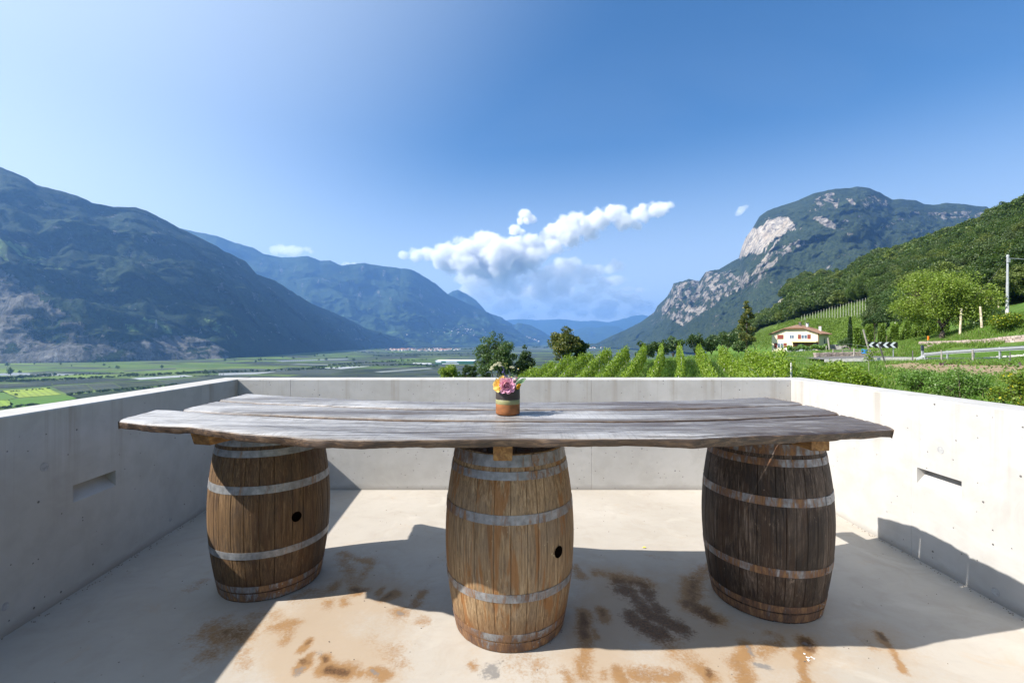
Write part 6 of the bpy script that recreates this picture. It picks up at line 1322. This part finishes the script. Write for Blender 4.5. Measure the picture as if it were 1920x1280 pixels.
notsoil = lambda a, b, x, D: ~inpoly(a, b, [(1640, 687), (1700, 681), (1920, 687), (2100, 690), (2100, 715), (1920, 711), (1800, 704), (1720, 698)]) & ~((D > 33) & (b < 676) & (a > 1690))
cover('meadow_grass', 'uncut green grass of the meadow beyond the right wall', 90000, notsoil, 11, 48, 1440, 2060, M['grass'], .022, .30, 21)
cover('bank_grass', 'grass on the bank above the stone wall', 80000, lambda a, b, x, D: (b < 652) | ((b < 668) & (D > 46)), 42, 62, 1640, 2060, M['grass'], .035, .35, 22)
cover('meadow_herbs', 'broad-leaved herbs growing through the meadow', 26000, notsoil, 11, 40, 1440, 2060, M['shrub'], .085, .32, 23, grassy=False)
cover('undergrowth', 'grass growing between the vine rows', 45000, None, 24, 62, 880, 1560, M['grass'], .03, .32, 24)
cover('crop_plants', 'low green plants in rows on the bare soil strip', 1500, lambda a, b, x, D: (b > 672) & (b < 708) & (np.abs((b * .9 + a * .02) % 7 - 3.5) < 2.2), 22, 36, 1640, 2060, M['shrub'], .16, .22, 25, grassy=False)
cover('purple_plants', 'dark purple-leaved plants along the top of the soil strip', 900, lambda a, b, x, D: (b > 680) & (b < 688) & (a > 1760), 22, 36, 1740, 2060, plain('purple_leaves', (0.06, 0.03, 0.045), .8), .16, .22, 26, grassy=False)
# ================================================================== ROAD, STONE WALL, GUARDRAIL, SIGN
def ribbon(name, pts, wid, mat, lift=0.03):
    pts = [Vector(p_) for p_ in pts]; V_ = []
    for i, p_ in enumerate(pts):
        d = (pts[min(i + 1, len(pts) - 1)] - pts[max(0, i - 1)]); d.z = 0; d.normalize(); s_ = Vector((-d.y, d.x, 0)); V_ += [p_ + Vector((0, 0, lift)), p_ + s_ * wid + Vector((0, 0, lift + .05))]
    return part(name, V_, [(2 * i, 2 * i + 2, 2 * i + 3, 2 * i + 1) for i in range(len(pts) - 1)], mat)
rp = [(1545, 47), (1600, 46.5), (1660, 46), (1725, 45.2), (1780, 41.8), (1830, 39), (1880, 36.3), (1930, 34), (2000, 31.5), (2100, 28)]
def zroad(px): return {0: 0}.get(1, float(np.interp(px, [1545, 1640, 1725, 1830, 1920, 2100], [-.45, -.25, -.18, -.02, .45, .9])))
road_pts = [Vector(((a - 960) / F * d, d, zroad(a))) for a, d in rp]
rr_ = []
for i in range(len(road_pts) - 1):
    for t in (0, .25, .5, .75): rr_.append(road_pts[i].lerp(road_pts[i + 1], t))
road = ribbon('road', rr_, 4.6, M['asphalt'], .07); struct(road, 'grey country road behind the guardrail')
g = Geo()
for i in range(len(rr_) - 1):
    a = rr_[i]; b = rr_[i + 1]; m_ = (a + b) / 2; d = b - a; g.box(m_ + Vector((0, -.14, -.06)), (d.length * 1.02, .16, .32), math.atan2(d.y, d.x))
struct(g.build('road_kerb', M['cpost']), 'low concrete edge of the road')
def stone_row(T, pts, z0, h, seed, thick=.45):
    """irregular coursed stones along a line"""
    rg = random.Random(seed); G_ = Geo(); pts = [Vector(p_) for p_ in pts]; seg = [(pts[i + 1] - pts[i]).length for i in range(len(pts) - 1)]; L = sum(seg)
    def at(s_):
        for i, l in enumerate(seg):
            if s_ <= l or i == len(seg) - 1: return pts[i].lerp(pts[i + 1], min(1, s_ / l)), (pts[i + 1] - pts[i]).normalized()
            s_ -= l
    zc_ = 0
    while zc_ < h - .02:
        ch = rg.uniform(.16, .26); s_ = rg.uniform(-.3, 0)
        while s_ < L:
            w = rg.uniform(.22, .55); c, d = at(max(0, s_ + w / 2)); V_ = []
            for z in (-1, 1):
                for y in (-1, 1):
                    for x in (-1, 1): V_.append(Vector((x * w * .5 * rg.uniform(.82, 1.0), y * thick * .5 * rg.uniform(.85, 1.05), z * ch * .5 * rg.uniform(.82, 1.05))))
            an = math.atan2(d.y, d.x); Mx = Matrix.Rotation(an, 3, 'Z'); G_.add([Mx @ v + c + Vector((0, 0, z0 + zc_ + ch / 2 + rg.uniform(-.02, .02))) for v in V_], [(0, 2, 3, 1), (4, 5, 7, 6), (0, 1, 5, 4), (2, 6, 7, 3), (0, 4, 6, 2), (1, 3, 7, 5)]); s_ += w
        zc_ += ch
    o = G_.build('wall_stones', M['stone'], T); o['kind'] = 'stuff'
wl = [Vector(((a - 960) / F * d, d, zroad(a))) for a, d in [(1530, 51.5), (1600, 51.5), (1660, 51.2), (1712, 51)]]
T = thing('stone_wall', 'low reddish dry stone wall below the black and white arrow sign', 'wall', wl[0]); stone_row(T, wl, 0.0, .62, 1)
wl = [Vector(((a - 960) / F * d, d, zroad(a) + .1)) for a, d in [(1728, 50.5), (1780, 47.5), (1840, 44.5), (1900, 41.5), (1980, 38.5), (2100, 33.5)]]
T = thing('stone_wall', 'long retaining wall of pale reddish stones behind the guardrail', 'wall', wl[0]); stone_row(T, wl, 0.0, 1.45, 2)
g = Geo(); rg = random.Random(3)
T = thing('stone_heap', 'small heap of loose stones between the two stone walls', 'stones', P(1748, 652, 48.5))
for k in range(30):
    c = P(1748 + rg.gauss(0, 9), 654 - abs(rg.gauss(0, 2.6)), 48.5 + rg.uniform(-.4, .4)); g.box(c, (rg.uniform(.15, .4), .3, rg.uniform(.12, .25)), rg.uniform(0, 3))
g.build('stones', M['stone'], T)['kind'] = 'stuff'
# guardrail: posts, spacers and a W-section beam
T = thing('guardrail', 'galvanised steel guardrail along the road at the right', 'guardrail', P(1735, 672, 44))
gl = [(1735, 664.5, 44.0), (1777, 660.5, 41.2), (1826, 657.3, 38.4), (1875.5, 654.3, 35.6), (1925, 651.5, 33.0), (1990, 648.5, 30.4), (2080, 644, 27.5)]
gp = [P(*q) for q in gl]
wp = [(-.155, 0), (-.13, -.035), (-.085, -.035), (-.05, .03), (0, .035), (.05, .03), (.085, -.035), (.13, -.035), (.155, 0)]
for i in range(len(gp) - 1):
    a, b = gp[i], gp[i + 1]; d = (b - a).normalized(); nrm = Vector((d.y, -d.x, 0)).normalized()
    V_ = [q + nrm * (.10 + o_ * 1.0) + Vector((0, 0, z)) for q in (a - d * .06, b + d * .06) for z, o_ in wp] + [q + nrm * (.096 + o_ * 1.0) + Vector((0, 0, z)) for q in (a - d * .06, b + d * .06) for z, o_ in wp]
    n = len(wp); Fs = [(k, k + 1, n + k + 1, n + k) for k in range(n - 1)] + [(2 * n + k + 1, 2 * n + k, 3 * n + k, 3 * n + k + 1) for k in range(n - 1)]
    part('rail_beam', V_, Fs, M['galv'], T)
a = gp[0]; e_ = P(1717, 674, 44.6); V_ = [a + Vector((0, -.1, -.15)), a + Vector((0, -.1, .15)), e_ + Vector((0, -.1, .15)), e_ + Vector((0, -.1, -.1))]; V_ += [v + Vector((0, .03, 0)) for v in V_]
part('end_terminal', V_, [(0, 1, 2, 3), (7, 6, 5, 4), (0, 4, 5, 1), (1, 5, 6, 2), (2, 6, 7, 3), (3, 7, 4, 0)], M['galv'], T)
for q in gp:
    Geo().box(q + Vector((0, .02, -.32)), (.12, .09, 1.0), .1).build('post', M['galv'], T); Geo().box(q + Vector((.0, -.035, 0)), (.2, .10, .30), .1).build('spacer', M['galv'], T)
T = thing('delineator_post', 'dark reflector post at the left end of the guardrail', 'post', P(1729.5, 672, 44.2)); Geo().box(P(1729.5, 662, 44.2), (.17, .12, 1.15)).build('post_body', M['galv'], T); Geo().box(P(1729.5, 652.3, 44.2), (.19, .14, .55)).build('dark_cap', plain('dark_blue_plastic', (0.03, 0.04, 0.06), .5), T)
# curve marker sign
SD = 46.3; c = P(1655.5, 646.6, SD); W_, H_ = 3.0, .60; T = thing('arrow_sign', 'black curve sign with white arrows pointing left beside the road', 'sign', P(1655, 661, SD))
BK = plain('sign_black', (0.018, 0.018, 0.020), .4, var=.05); WH = plain('sign_white', (0.78, 0.80, 0.82), .4, var=.03)
Geo().box(c, (W_, .04, H_)).build('panel', BK, T)
for k in range(5):
    x1 = -W_ / 2 + .035 + k * .72; hw = .29; aw = .33; tkn = .30
    pts2 = [(x1, 0), (x1 + aw, hw), (x1 + aw + tkn, hw), (x1 + tkn, 0), (x1 + aw + tkn, -hw), (x1 + aw, -hw)]
    if k == 4: break
    pts2 = [(min(x, W_ / 2 - .01), z) for x, z in pts2]
    V_ = [c + Vector((x, -.024, z)) for x, z in pts2]; o = part('white_arrow', V_, [(0, 1, 2, 3), (0, 3, 4, 5)], WH, T)
for x in (-1.25, 1.1): Geo().box(c + Vector((x, .05, -.5)), (.07, .05, 1.5)).build('sign_post', M['galv'], T)
# posts and stakes
def stick(nm, lab, p0, p1, D, r_, mat, cat='post', pos=None):
    a = P(*p0, D); b = P(*p1, D); T_ = thing(nm, lab, cat, a); Geo().tube(a, b, r_, r_ * .85, 8).build('shaft', mat, T_); return T_
stick('stake', 'left of two pale striped stakes beside the big light green tree', (1800, 626), (1802.5, 578), 49, .10, M['redpole'])
stick('stake', 'right of two pale striped stakes beside the big light green tree', (1841, 614), (1838, 574.5), 46, .10, M['redpole'])
stick('leaning_post', 'grey post leaning left behind the blue drum', (1631, 663), (1618.5, 618), 45.5, .09, M['post'])
stick('leaning_post', 'dark post leaning in the meadow in front of the arrow sign', (1662, 688), (1647.5, 643), 33.5, .055, M['darkpost'])
stick('fence_post', 'tall pale post at the right end of the pergola by the farmhouse', (1557, 668), (1552.5, 633), 62, .12, M['post'])
stick('fence_post', 'thin pale post just left of the tallest pergola post', (1549, 668), (1549.5, 648), 62, .08, M['post'])
stick('fence_post', 'short grey fence post between the pergola and the blue drum', (1601, 669), (1601.5, 653), 50, .08, M['post'])
stick('fence_post', 'thin grey post in front of the left end of the guardrail', (1711, 676), (1711.5, 657), 40, .05, M['darkpost'])
stick('fence_post', 'pale square post in front of the guardrail, first from its left end', (1765.5, 674), (1765, 656), 37, .055, M['post'])
stick('fence_post', 'pale square post in front of the guardrail, second from its left end', (1824, 676), (1823.5, 655), 34, .06, M['post'])
stick('fence_post', 'thin dark post under the guardrail near the right edge', (1894, 676), (1894, 660), 31, .03, M['darkpost'])
stick('fence_post', 'pale post on the bank near the top right', (1872.5, 577), (1872, 563), 58, .07, M['redpole'])
T = thing('marker_post', 'thin post with an orange marker left of the big tree', 'post', P(1740, 648, 50)); Geo().tube(P(1740, 648, 50), P(1740.3, 638, 50), .04, .04, 6).build('shaft', M['post'], T); Geo().box(P(1740.3, 633.5, 50), (.11, .11, .42)).build('orange_marker', plain('orange_paint', (.80, .20, .02), .5), T)
T = thing('drum', 'small bright blue plastic drum beside the leaning post', 'drum', P(1621, 662.5, 46)); Geo().lathe(P(1621, 662.5, 46), [(.01, 0), (.24, 0), (.25, .03), (.25, .2), (.235, .21), (.25, .22), (.25, .40), (.24, .42), (.01, .42)], 16).build('drum_body', plain('blue_plastic', (.02, .16, .42), .45), T)
# rail fence between pergola and drum
T = thing('wooden_fence', 'low grey pole fence between the pergola and the arrow sign', 'fence', P(1562, 668, 52)); prv = None
for (x, y0, y1) in ((1562, 668, 654), (1580, 668, 655), (1601, 668, 654), (1612, 666, 656)):
    Geo().tube(P(x, y0, 51.6), P(x, y1, 51.6), .06, .05, 6).build('fence_picket', M['post'], T)
    if prv: Geo().tube(P(*prv, 51.5), P(x, y1 + 1.0, 51.5), .045, .04, 6).build('fence_rail', M['post'], T)
    prv = (x, y1 + 1.0)
# lamp pole
T = thing('utility_pole', 'tall grey metal pole with a side arm at the right edge', 'pole', P(1888.5, 592, 47.5)); LP0 = P(1888.5, 592, 47.5); LP1 = P(1889.5, 479, 47.5)
Geo().tube(LP0 - Vector((0, 0, .5)), LP0.lerp(LP1, .18), .155, .15, 12).build('concrete_foot', M['cpost'], T); Geo().tube(LP0.lerp(LP1, .18), LP0.lerp(LP1, .55), .13, .12, 12).build('pole_shaft', M['galv'], T); Geo().tube(LP0.lerp(LP1, .55), LP1, .11, .09, 12).build('pole_shaft', M['galv'], T)
Geo().tube(P(1889.5, 484, 47.5), P(1935, 487.5, 47.5), .045, .04, 8).build('side_arm', M['galv'], T); Geo().box(P(1890.8, 488, 47.4), (.22, .2, .45)).build('junction_box', M['galv'], T); Geo().tube(P(1889.5, 482, 47.5), P(1889.5, 477.5, 47.5), .13, .11, 10).build('pole_cap', M['galv'], T)
g = Geo(); a = P(1887, 486, 47.5); b = P(1742, 645, 50.5); g.path([a.lerp(b, t) - Vector((0, 0, .5 * math.sin(math.pi * t))) for t in np.linspace(0, 1, 13)], .010, 5); tag(g.build('guy_cable', M['darkpost']), 'thin guy cable slanting down from the pole behind the big tree', 'cable')
# ================================================================== FARMHOUSE
HB = P(1500, 664, 106); HB.z = -1.6; TH_ = R(-47.3); HM = Matrix.Rotation(TH_, 3, 'Z')
T = thing('farmhouse', 'cream farmhouse with tiled roof and red shutters among the vines', 'house', HB)
M['cream'] = plain('cream_plaster', (0.70, 0.62, 0.43), .9, var=.05); M['htile'] = None
def tile_mat():
    n = NT('clay_roof_tiles'); f = n.noise(scale=2.5, detail=6, rough=.7); f2 = n.noise(scale=14, detail=3); c = n.ramp(f, [(.3, (.10, .055, .036)), (.5, (.20, .112, .074)), (.7, (.30, .19, .13))]); n.set('Base Color', n.mix(n.rng(f2, .45, .65, 0, .4), c, (.18, .11, .08))); n.set('Roughness', .85); n.bump(f2, .6, .05); return n.m
M['htile'] = tile_mat(); M['shut'] = plain('red_shutter', (0.17, 0.030, 0.020), .6); M['glass'] = plain('window_glass', (0.08, 0.11, 0.16), .12, spec=.8); M['wframe'] = plain('window_frame_white', (.7, .7, .68), .5); M['brownw'] = plain('brown_wood', (.16, .075, .03), .7)
def H(x, y, z): return HB + HM @ Vector((x, y, z))
def hbox(nm, c, d, mat, parent=T):
    g_ = Geo(); g_.box(HB + HM @ Vector(c), d, M=HM); return g_.build(nm, mat, parent)
Wd, Dp, Eh, Rh = 9.4, 8.0, 4.75, 1.85; z0 = -.5
# hipped-gable walls
cut = 0.62  # share of the rise where the clipped gable starts
hx = Wd / 2
gz_ = [(-hx, z0), (hx, z0), (hx, Eh), (hx * (1 - cut), Eh + Rh * cut), (-hx * (1 - cut), Eh + Rh * cut), (-hx, Eh)]
V_ = [H(x, -Dp / 2, z) for x, z in gz_] + [H(x, Dp / 2, z) for x, z in gz_]; Fs = [tuple(range(6)), tuple(range(11, 5, -1))] + [(i, 6 + i, 6 + (i + 1) % 6, (i + 1) % 6) for i in range(6)]
part('wall', V_, Fs, M['cream'], T)
# roof shell with overhang and thickness; ridge runs front to back, clipped at both ends
ov = .6; sl_ = Rh / hx; ex = hx + ov; ez = Eh - ov * sl_ + .12; rz_ = Eh + Rh + .12; fy = Dp / 2 + ov; cxx = hx * (1 - cut) + .05; czz = Eh + Rh * cut + .12; ry_ = Dp / 2 - 1.5
def roofV(dz): return [(-ex, -fy, ez + dz), (-cxx, -fy, czz + dz), (0, -ry_, rz_ + dz), (0, ry_, rz_ + dz), (-cxx, fy, czz + dz), (-ex, fy, ez + dz), (ex, -fy, ez + dz), (cxx, -fy, czz + dz), (cxx, fy, czz + dz), (ex, fy, ez + dz)]
Fr = [(0, 1, 2, 3, 4, 5), (6, 9, 8, 3, 2, 7), (1, 7, 2), (4, 3, 8)]
Vr = [H(*v) for v in roofV(.14)] + [H(*v) for v in roofV(0)]; Fa = [tuple(reversed(f)) for f in Fr] + [tuple(i + 10 for i in f) for f in Fr]
rim = [0, 1, 7, 6, 9, 8, 4, 5]; Fa += [(rim[i], rim[(i + 1) % 8], rim[(i + 1) % 8] + 10, rim[i] + 10) for i in range(8)]
rf = part('roof', Vr, Fa, M['htile'], T)
# tile ridges down the right and left slopes
g = Geo()
for s_ in (-1, 1):
    for k in range(34):
        y = -fy + (k + .5) * 2 * fy / 34; top = (0, y) if abs(y) < ry_ else (cxx * (abs(y) - ry_) / (fy - ry_), y); x1 = top[0]; zt = rz_ - (x1 / ex) * (rz_ - ez) + .15
        g.tube(H(s_ * ex, y, ez + .15), H(s_ * x1, y, zt), .06, .06, 4, False)
g.build('tile_courses', M['htile'], rf)['kind'] = 'stuff'
def chim(x, y, z, col, h=.9):
    c_ = Geo().box(HB + HM @ Vector((x, y, z)), (.45, .45, h), M=HM).build('chimney', col, rf); Geo().box(HB + HM @ Vector((x, y, z + h / 2 + .12)), (.62, .62, .10), M=HM).build('chimney_cap', M['htile'], T)
chim(.6, -2.2, rz_ + .25, M['darkpost']); chim(3.3, 3.0, Eh + 1.25, M['whitewall'], 1.1); chim(1.2, 1.2, rz_ + .2, M['whitewall'], .8)
Geo().tube(H(1.0, 0.2, rz_), H(1.0, .2, rz_ + 1.9), .04, .03, 5).build('aerial_mast', M['galv'], T); Geo().lathe(H(1.0, .0, rz_ + 1.35), [(.01, 0), (.3, .02), (.42, .12)], 12).build('satellite_dish', M['whitewall'], T)
yf_ = -Dp / 2
def window(x, z, w, h, shutters=True, half=False):
    f_ = hbox('window', (x, yf_ - .02, z), (w, .06, h), M['wframe']); g_ = Geo()
    for s_ in (-1, 1): g_.box(HB + HM @ Vector((x + s_ * w * .24, yf_ - .06, z)), (w * .40, .03, h * .84), M=HM)
    g_.build('pane', M['glass'], f_)
    if shutters:
        for s_ in (-1, 1): hbox('shutter', (x + s_ * (w * .5 + w * .27), yf_ - .05, z), (w * .52, .06, h * 1.03), M['shut'])
window(1.9, 4.15, 1.2, .95); window(-.55, 4.15, .9, .9, False); hbox('shutter', (-2.9, yf_ - .05, 4.15), (1.25, .07, .95), M['shut'])
window(-2.9, 2.15, 1.25, 1.1)
lg = hbox('loggia', (2.1, yf_ - .01, 2.1), (4.9, .08, 1.5), M['brownw']); hbox('loggia_door', (1.3, yf_ - .07, 2.0), (1.2, .05, 1.1), M['glass']); hbox('loggia_door', (.3, yf_ - .07, 2.0), (.3, .06, 1.2), M['shut']); hbox('shutter', (3.3, yf_ - .07, 2.05), (.5, .06, 1.2), M['shut']); hbox('loggia_door', (4.0, yf_ - .07, 2.05), (.7, .06, 1.2), M['glass'])
M['yel'] = plain('pale_yellow_awning', (.72, .52, .26), .8); aw_ = Geo(); aw_.add([H(-.6, yf_, 3.2), H(4.4, yf_, 3.2), H(4.4, yf_ - 1.0, 2.95), H(-.6, yf_ - 1.0, 2.95), H(-.6, yf_, 3.27), H(4.4, yf_, 3.27), H(4.4, yf_ - 1.0, 3.02), H(-.6, yf_ - 1.0, 3.02)], [(0, 1, 2, 3), (7, 6, 5, 4), (0, 4, 5, 1), (1, 5, 6, 2), (2, 6, 7, 3), (3, 7, 4, 0)]); aw_.build('awning', M['yel'], T)
hbox('side_window', (hx + .03, .5, 3.2), (.06, 1.0, 1.2), M['glass']); hbox('side_door', (hx + .03, 2.6, 1.6), (.06, 1.4, 2.2), M['brownw']); hbox('rain_pipe', (hx - .1, yf_ - .06, 2.3), (.1, .1, 5.0), M['brownw'])
hbox('gable_board', (0, -fy + .02, czz + .02), (2 * cxx, .08, .22), M['brownw'])
# annex with arch on the right, garden wall and pergola
T2 = thing('stone_annex', 'grey stone outbuilding wall stepping down right of the farmhouse', 'outbuilding', H(7.5, 1, -.5)); hh = Geo()
for k, (x, h) in enumerate(((6.2, 3.0), (7.4, 2.7), (8.6, 2.0), (9.6, 1.2))): hh.box(HB + HM @ Vector((x, 2.0 - k * .5, h / 2 - .6)), (1.2, 2.6, h), M=HM)
hh.build('stone_masonry', plain('grey_stone', (.22, .21, .20), .9, var=.3, vs_=3), T2)
pb = P(1513, 655, 70); T = thing('pergola', 'low pergola covered with vine leaves in front of the farmhouse', 'pergola', Vector((pb.x, pb.y, gz(pb.x, pb.y)))); rn = np.random.default_rng(44); n = 3600; px = rn.uniform(1476, 1552, n); yy = 653.5 - (px - 1476) * .045 + rn.normal(0, 1.7, n) + 1.5 * np.sin(px * .25); D = rn.uniform(66, 70, n)
V_, Q_ = leaf_quads(np.stack([(px - 960) / F * D, D, CAMZ - (yy - 640) / F * D], 1), .24, 45, .3, .85); part('vine_leaves', V_, Q_, M['shrub'], T)
for x in (1478, 1491, 1506, 1528, 1543): Geo().tube(P(x, 668, 67), P(x, 651, 67), .07, .06, 6).build('pergola_post', M['post'], T)
for dd in (66.5, 69.5): Geo().tube(P(1476, 653, dd), P(1553, 650, dd), .06, .06, 6).build('pergola_beam', M['post'], T)
T = thing('garden_wall', 'whitewashed garden wall under the pergola', 'wall', P(1498, 664, 74)); a = P(1474, 658, 74); b = P(1528, 657, 74); g = Geo(); g.box((a + b) / 2 - Vector((0, 0, .3)), ((b - a).length, .3, 1.6), math.atan2((b - a).y, (b - a).x)); g.build('wall_body', M['whitewall'], T)
T = thing('stone_steps', 'pale heap of pruned wood and stones right of the farmhouse', 'pile', P(1583, 652, 88)); g = Geo(); rg = random.Random(6)
for k in range(14): g.box(P(1583 + rg.gauss(0, 4), 650 + rg.gauss(0, 1.0), 88), (rg.uniform(.2, .8), .4, .2), rg.uniform(0, 3))
g.build('rubble', M['post'], T)
# ================================================================== CLOUDS
def cloud_mat(name, dens, torn, nsc, balls, flat, step):
    """vapour whose density falls off from the middle of each puff and is torn by noise"""
    m = bpy.data.materials.new(name); m.use_nodes = True; t = m.node_tree; t.nodes.clear(); o = t.nodes.new('ShaderNodeOutputMaterial'); v = t.nodes.new('ShaderNodeVolumePrincipled')
    v.inputs['Color'].default_value = (1, 1, 1, 1); v.inputs['Anisotropy'].default_value = 0.0; v.inputs['Density Attribute'].default_value = ''
    g_ = t.nodes.new('ShaderNodeNewGeometry'); mp = t.nodes.new('ShaderNodeMapping'); mp.inputs['Scale'].default_value = (1 / 1.2, 1, 1 / flat); t.links.new(g_.outputs['Position'], mp.inputs['Vector'])
    def mm(op, a, b, c=None):
        n_ = t.nodes.new('ShaderNodeMath'); n_.operation = op
        for q, x in enumerate((a, b, c)):
            if x is None: continue
            if isinstance(x, (int, float)): n_.inputs[q].default_value = x
            else: t.links.new(x, n_.inputs[q])
        return n_.outputs[0]
    acc = None
    for (c, R_) in balls:
        d = t.nodes.new('ShaderNodeVectorMath'); d.operation = 'DISTANCE'; t.links.new(mp.outputs[0], d.inputs[0]); d.inputs[1].default_value = (c.x / 1.2, c.y, c.z / flat)
        f_ = mm('MULTIPLY_ADD', d.outputs['Value'], -1.0 / R_, 1.0)
        acc = f_ if acc is None else mm('SMOOTH_MAX', acc, f_, 0.12)
    n_ = t.nodes.new('ShaderNodeTexNoise'); n_.inputs['Scale'].default_value = nsc; n_.inputs['Detail'].default_value = 7; n_.inputs['Roughness'].default_value = 0.68; t.links.new(g_.outputs['Position'], n_.inputs['Vector'])
    val = mm('ADD', acc, mm('MULTIPLY', mm('SUBTRACT', n_.outputs[0], 0.5), torn))
    r = t.nodes.new('ShaderNodeMapRange'); r.inputs[1].default_value = 0.14; r.inputs[2].default_value = 0.46; r.inputs[3].default_value = 0; r.inputs[4].default_value = dens; t.links.new(val, r.inputs[0])
    edge = t.nodes.new('ShaderNodeMapRange'); edge.inputs[1].default_value = -0.33; edge.inputs[2].default_value = 0.05; t.links.new(acc, edge.inputs[0])
    t.links.new(mm('MULTIPLY', r.outputs[0], edge.outputs[0]), v.inputs['Density']); t.links.new(v.outputs[0], o.inputs['Volume']); m.cycles.volume_step_rate = step; return m
def cloud(label, blobs, D, dens, seed, voxel, band, torn=1.5, nsc=1 / 900.0, grow=1.0, flat=.85):
    """puffs of a cumulus cloud merged into one body of vapour with soft torn edges"""
    import bmesh
    rg = random.Random(seed); bm = bmesh.new(); balls = []
    for (px, py, r_) in blobs:
        R_ = r_ / F * D * grow; c = P(px, py, D + rg.uniform(-.6, .6) * R_); balls.append((c, R_))
        bmesh.ops.create_icosphere(bm, subdivisions=2, radius=R_ * 1.33, matrix=Matrix.Translation(c) @ Matrix.Diagonal((1.2, 1, flat, 1)))
    me = bpy.data.meshes.new('cloud'); bm.to_mesh(me); bm.free(); o = bpy.data.objects.new('cloud', me); COL.objects.link(o)
    c0 = P(blobs[0][0], blobs[0][1], D); me.transform(Matrix.Translation(-c0)); o.location = c0
    rm = o.modifiers.new('merge', 'REMESH'); rm.mode = 'VOXEL'; rm.voxel_size = voxel * 2
    bb = max(max(q[0].x for q in balls) - min(q[0].x for q in balls), 2000) ; me.materials.append(cloud_mat('cloud_vapour', dens, torn, nsc, balls, flat, CSTEP)); tag(o, label, 'cloud'); return o
CSTEP = 0.12
def c2(lst, ox=640, oy=340, s_=3.0): return [(ox + a / s_, oy + b / s_, r_ / s_) for a, b, r_ in lst]
CD = 44000.0
cloud('long bright cumulus cloud stretching up to the right over the valley end', c2([(350,412,22),(420,415,30),(500,412,34),(570,415,45),(650,410,55),(720,390,58),(790,345,46),(800,312,28),(840,330,34),(700,465,55),(620,470,45),(560,455,36),(800,440,75),(900,420,75),(960,370,48),(1010,355,38),(1072,330,32),(1100,370,40),(1000,440,70),(900,490,50),(1080,430,50),(800,500,36),(1180,320,46),(1195,275,38),(1250,255,44),(1330,225,42),(1280,310,52),(1200,365,38),(1380,255,50),(1450,215,46),(1530,185,40),(1560,168,30),(1600,225,42),(1655,250,24),(1690,180,40),(1760,165,36),(1810,148,30),(1850,135,18),(1400,300,30)]), CD, .0021, 1, 110, 560, 2.0, 1 / 1000.0, 1.55, 1.0)
cloud('small puff of cloud standing above the long cumulus', c2([(1035,190,24),(1065,210,20),(1010,225,16),(1035,225,16),(975,272,22),(1015,285,14),(955,288,12)]), CD, .0032, 2, 80, 260, 1.9, 1 / 800.0, 1.7, 1.0)
cloud('thin broken cloud bank below the right part of the long cumulus', c2([(1540,478,20),(1500,495,22),(1440,500,22),(1380,515,24),(1320,530,22),(1250,545,24),(1150,525,26),(1100,545,22),(1040,560,16),(1180,500,24),(1280,470,28),(1240,500,30),(1350,560,26),(1230,590,30),(1120,600,30),(900,560,40),(800,560,36),(700,545,30),(1000,600,26),(1480,560,20)]), CD + 2000, 0.00080, 3, 170, 700, 2.3, 1 / 2000.0, 2.6)
cloud('faint low cloud streak near the horizon, above the closing hills', c2([(1000,720,10),(1080,705,14),(1160,690,12),(1300,715,14),(1360,700,14),(1440,650,14),(1520,620,16),(1600,605,16),(1680,610,14),(1240,660,14),(820,675,12),(845,662,10),(700,600,12),(860,600,14),(980,590,12),(1050,760,22),(1200,740,26),(1350,745,22),(1500,690,28),(1620,660,26),(1420,610,24),(1560,640,24),(900,640,20),(1100,640,26),(1260,620,28),(1700,700,26),(1650,750,20),(800,640,26),(950,690,30),(1150,640,34),(1350,660,34),(1480,740,28),(1050,620,34),(720,620,24),(1250,700,34),(1550,560,22),(900,720,24)]), CD + 3000, 0.00055, 4, 190, 700, 2.4, 1 / 2400.0, 2.6, .6)
cloud('small wisp of cloud left of the big right mountain', [(1386, 398, 5), (1391, 392, 5.5), (1398, 388, 4.5), (1383, 402, 3)], CD, .0009, 5, 70, 200, 2.2, 1 / 800.0, 1.6)
cloud('small low cloud peeping over the far left ridge', [(516, 470, 8), (530, 468, 9), (548, 472, 10), (562, 470, 8), (575, 468, 7), (582, 472, 5), (650, 497, 6), (663, 496, 5)], CD, .0008, 6, 110, 300, 2.2, 1 / 1200.0, 1.5)
# ================================================================== HAZE
m = bpy.data.materials.new('haze'); m.use_nodes = True; t = m.node_tree; t.nodes.clear(); o_ = t.nodes.new('ShaderNodeOutputMaterial'); v = t.nodes.new('ShaderNodeVolumePrincipled')
v.inputs['Color'].default_value = (0.23, 0.49, 1.0, 1); v.inputs['Density'].default_value = 0.000046; v.inputs['Anisotropy'].default_value = 0.3; t.links.new(v.outputs[0], o_.inputs['Volume'])
g = Geo().box((0, 14000, 1040), (34000, 38000, 2360)); hz = g.build('haze', m); tag(hz, 'thin blue summer haze filling the valley', None, None, 'stuff')
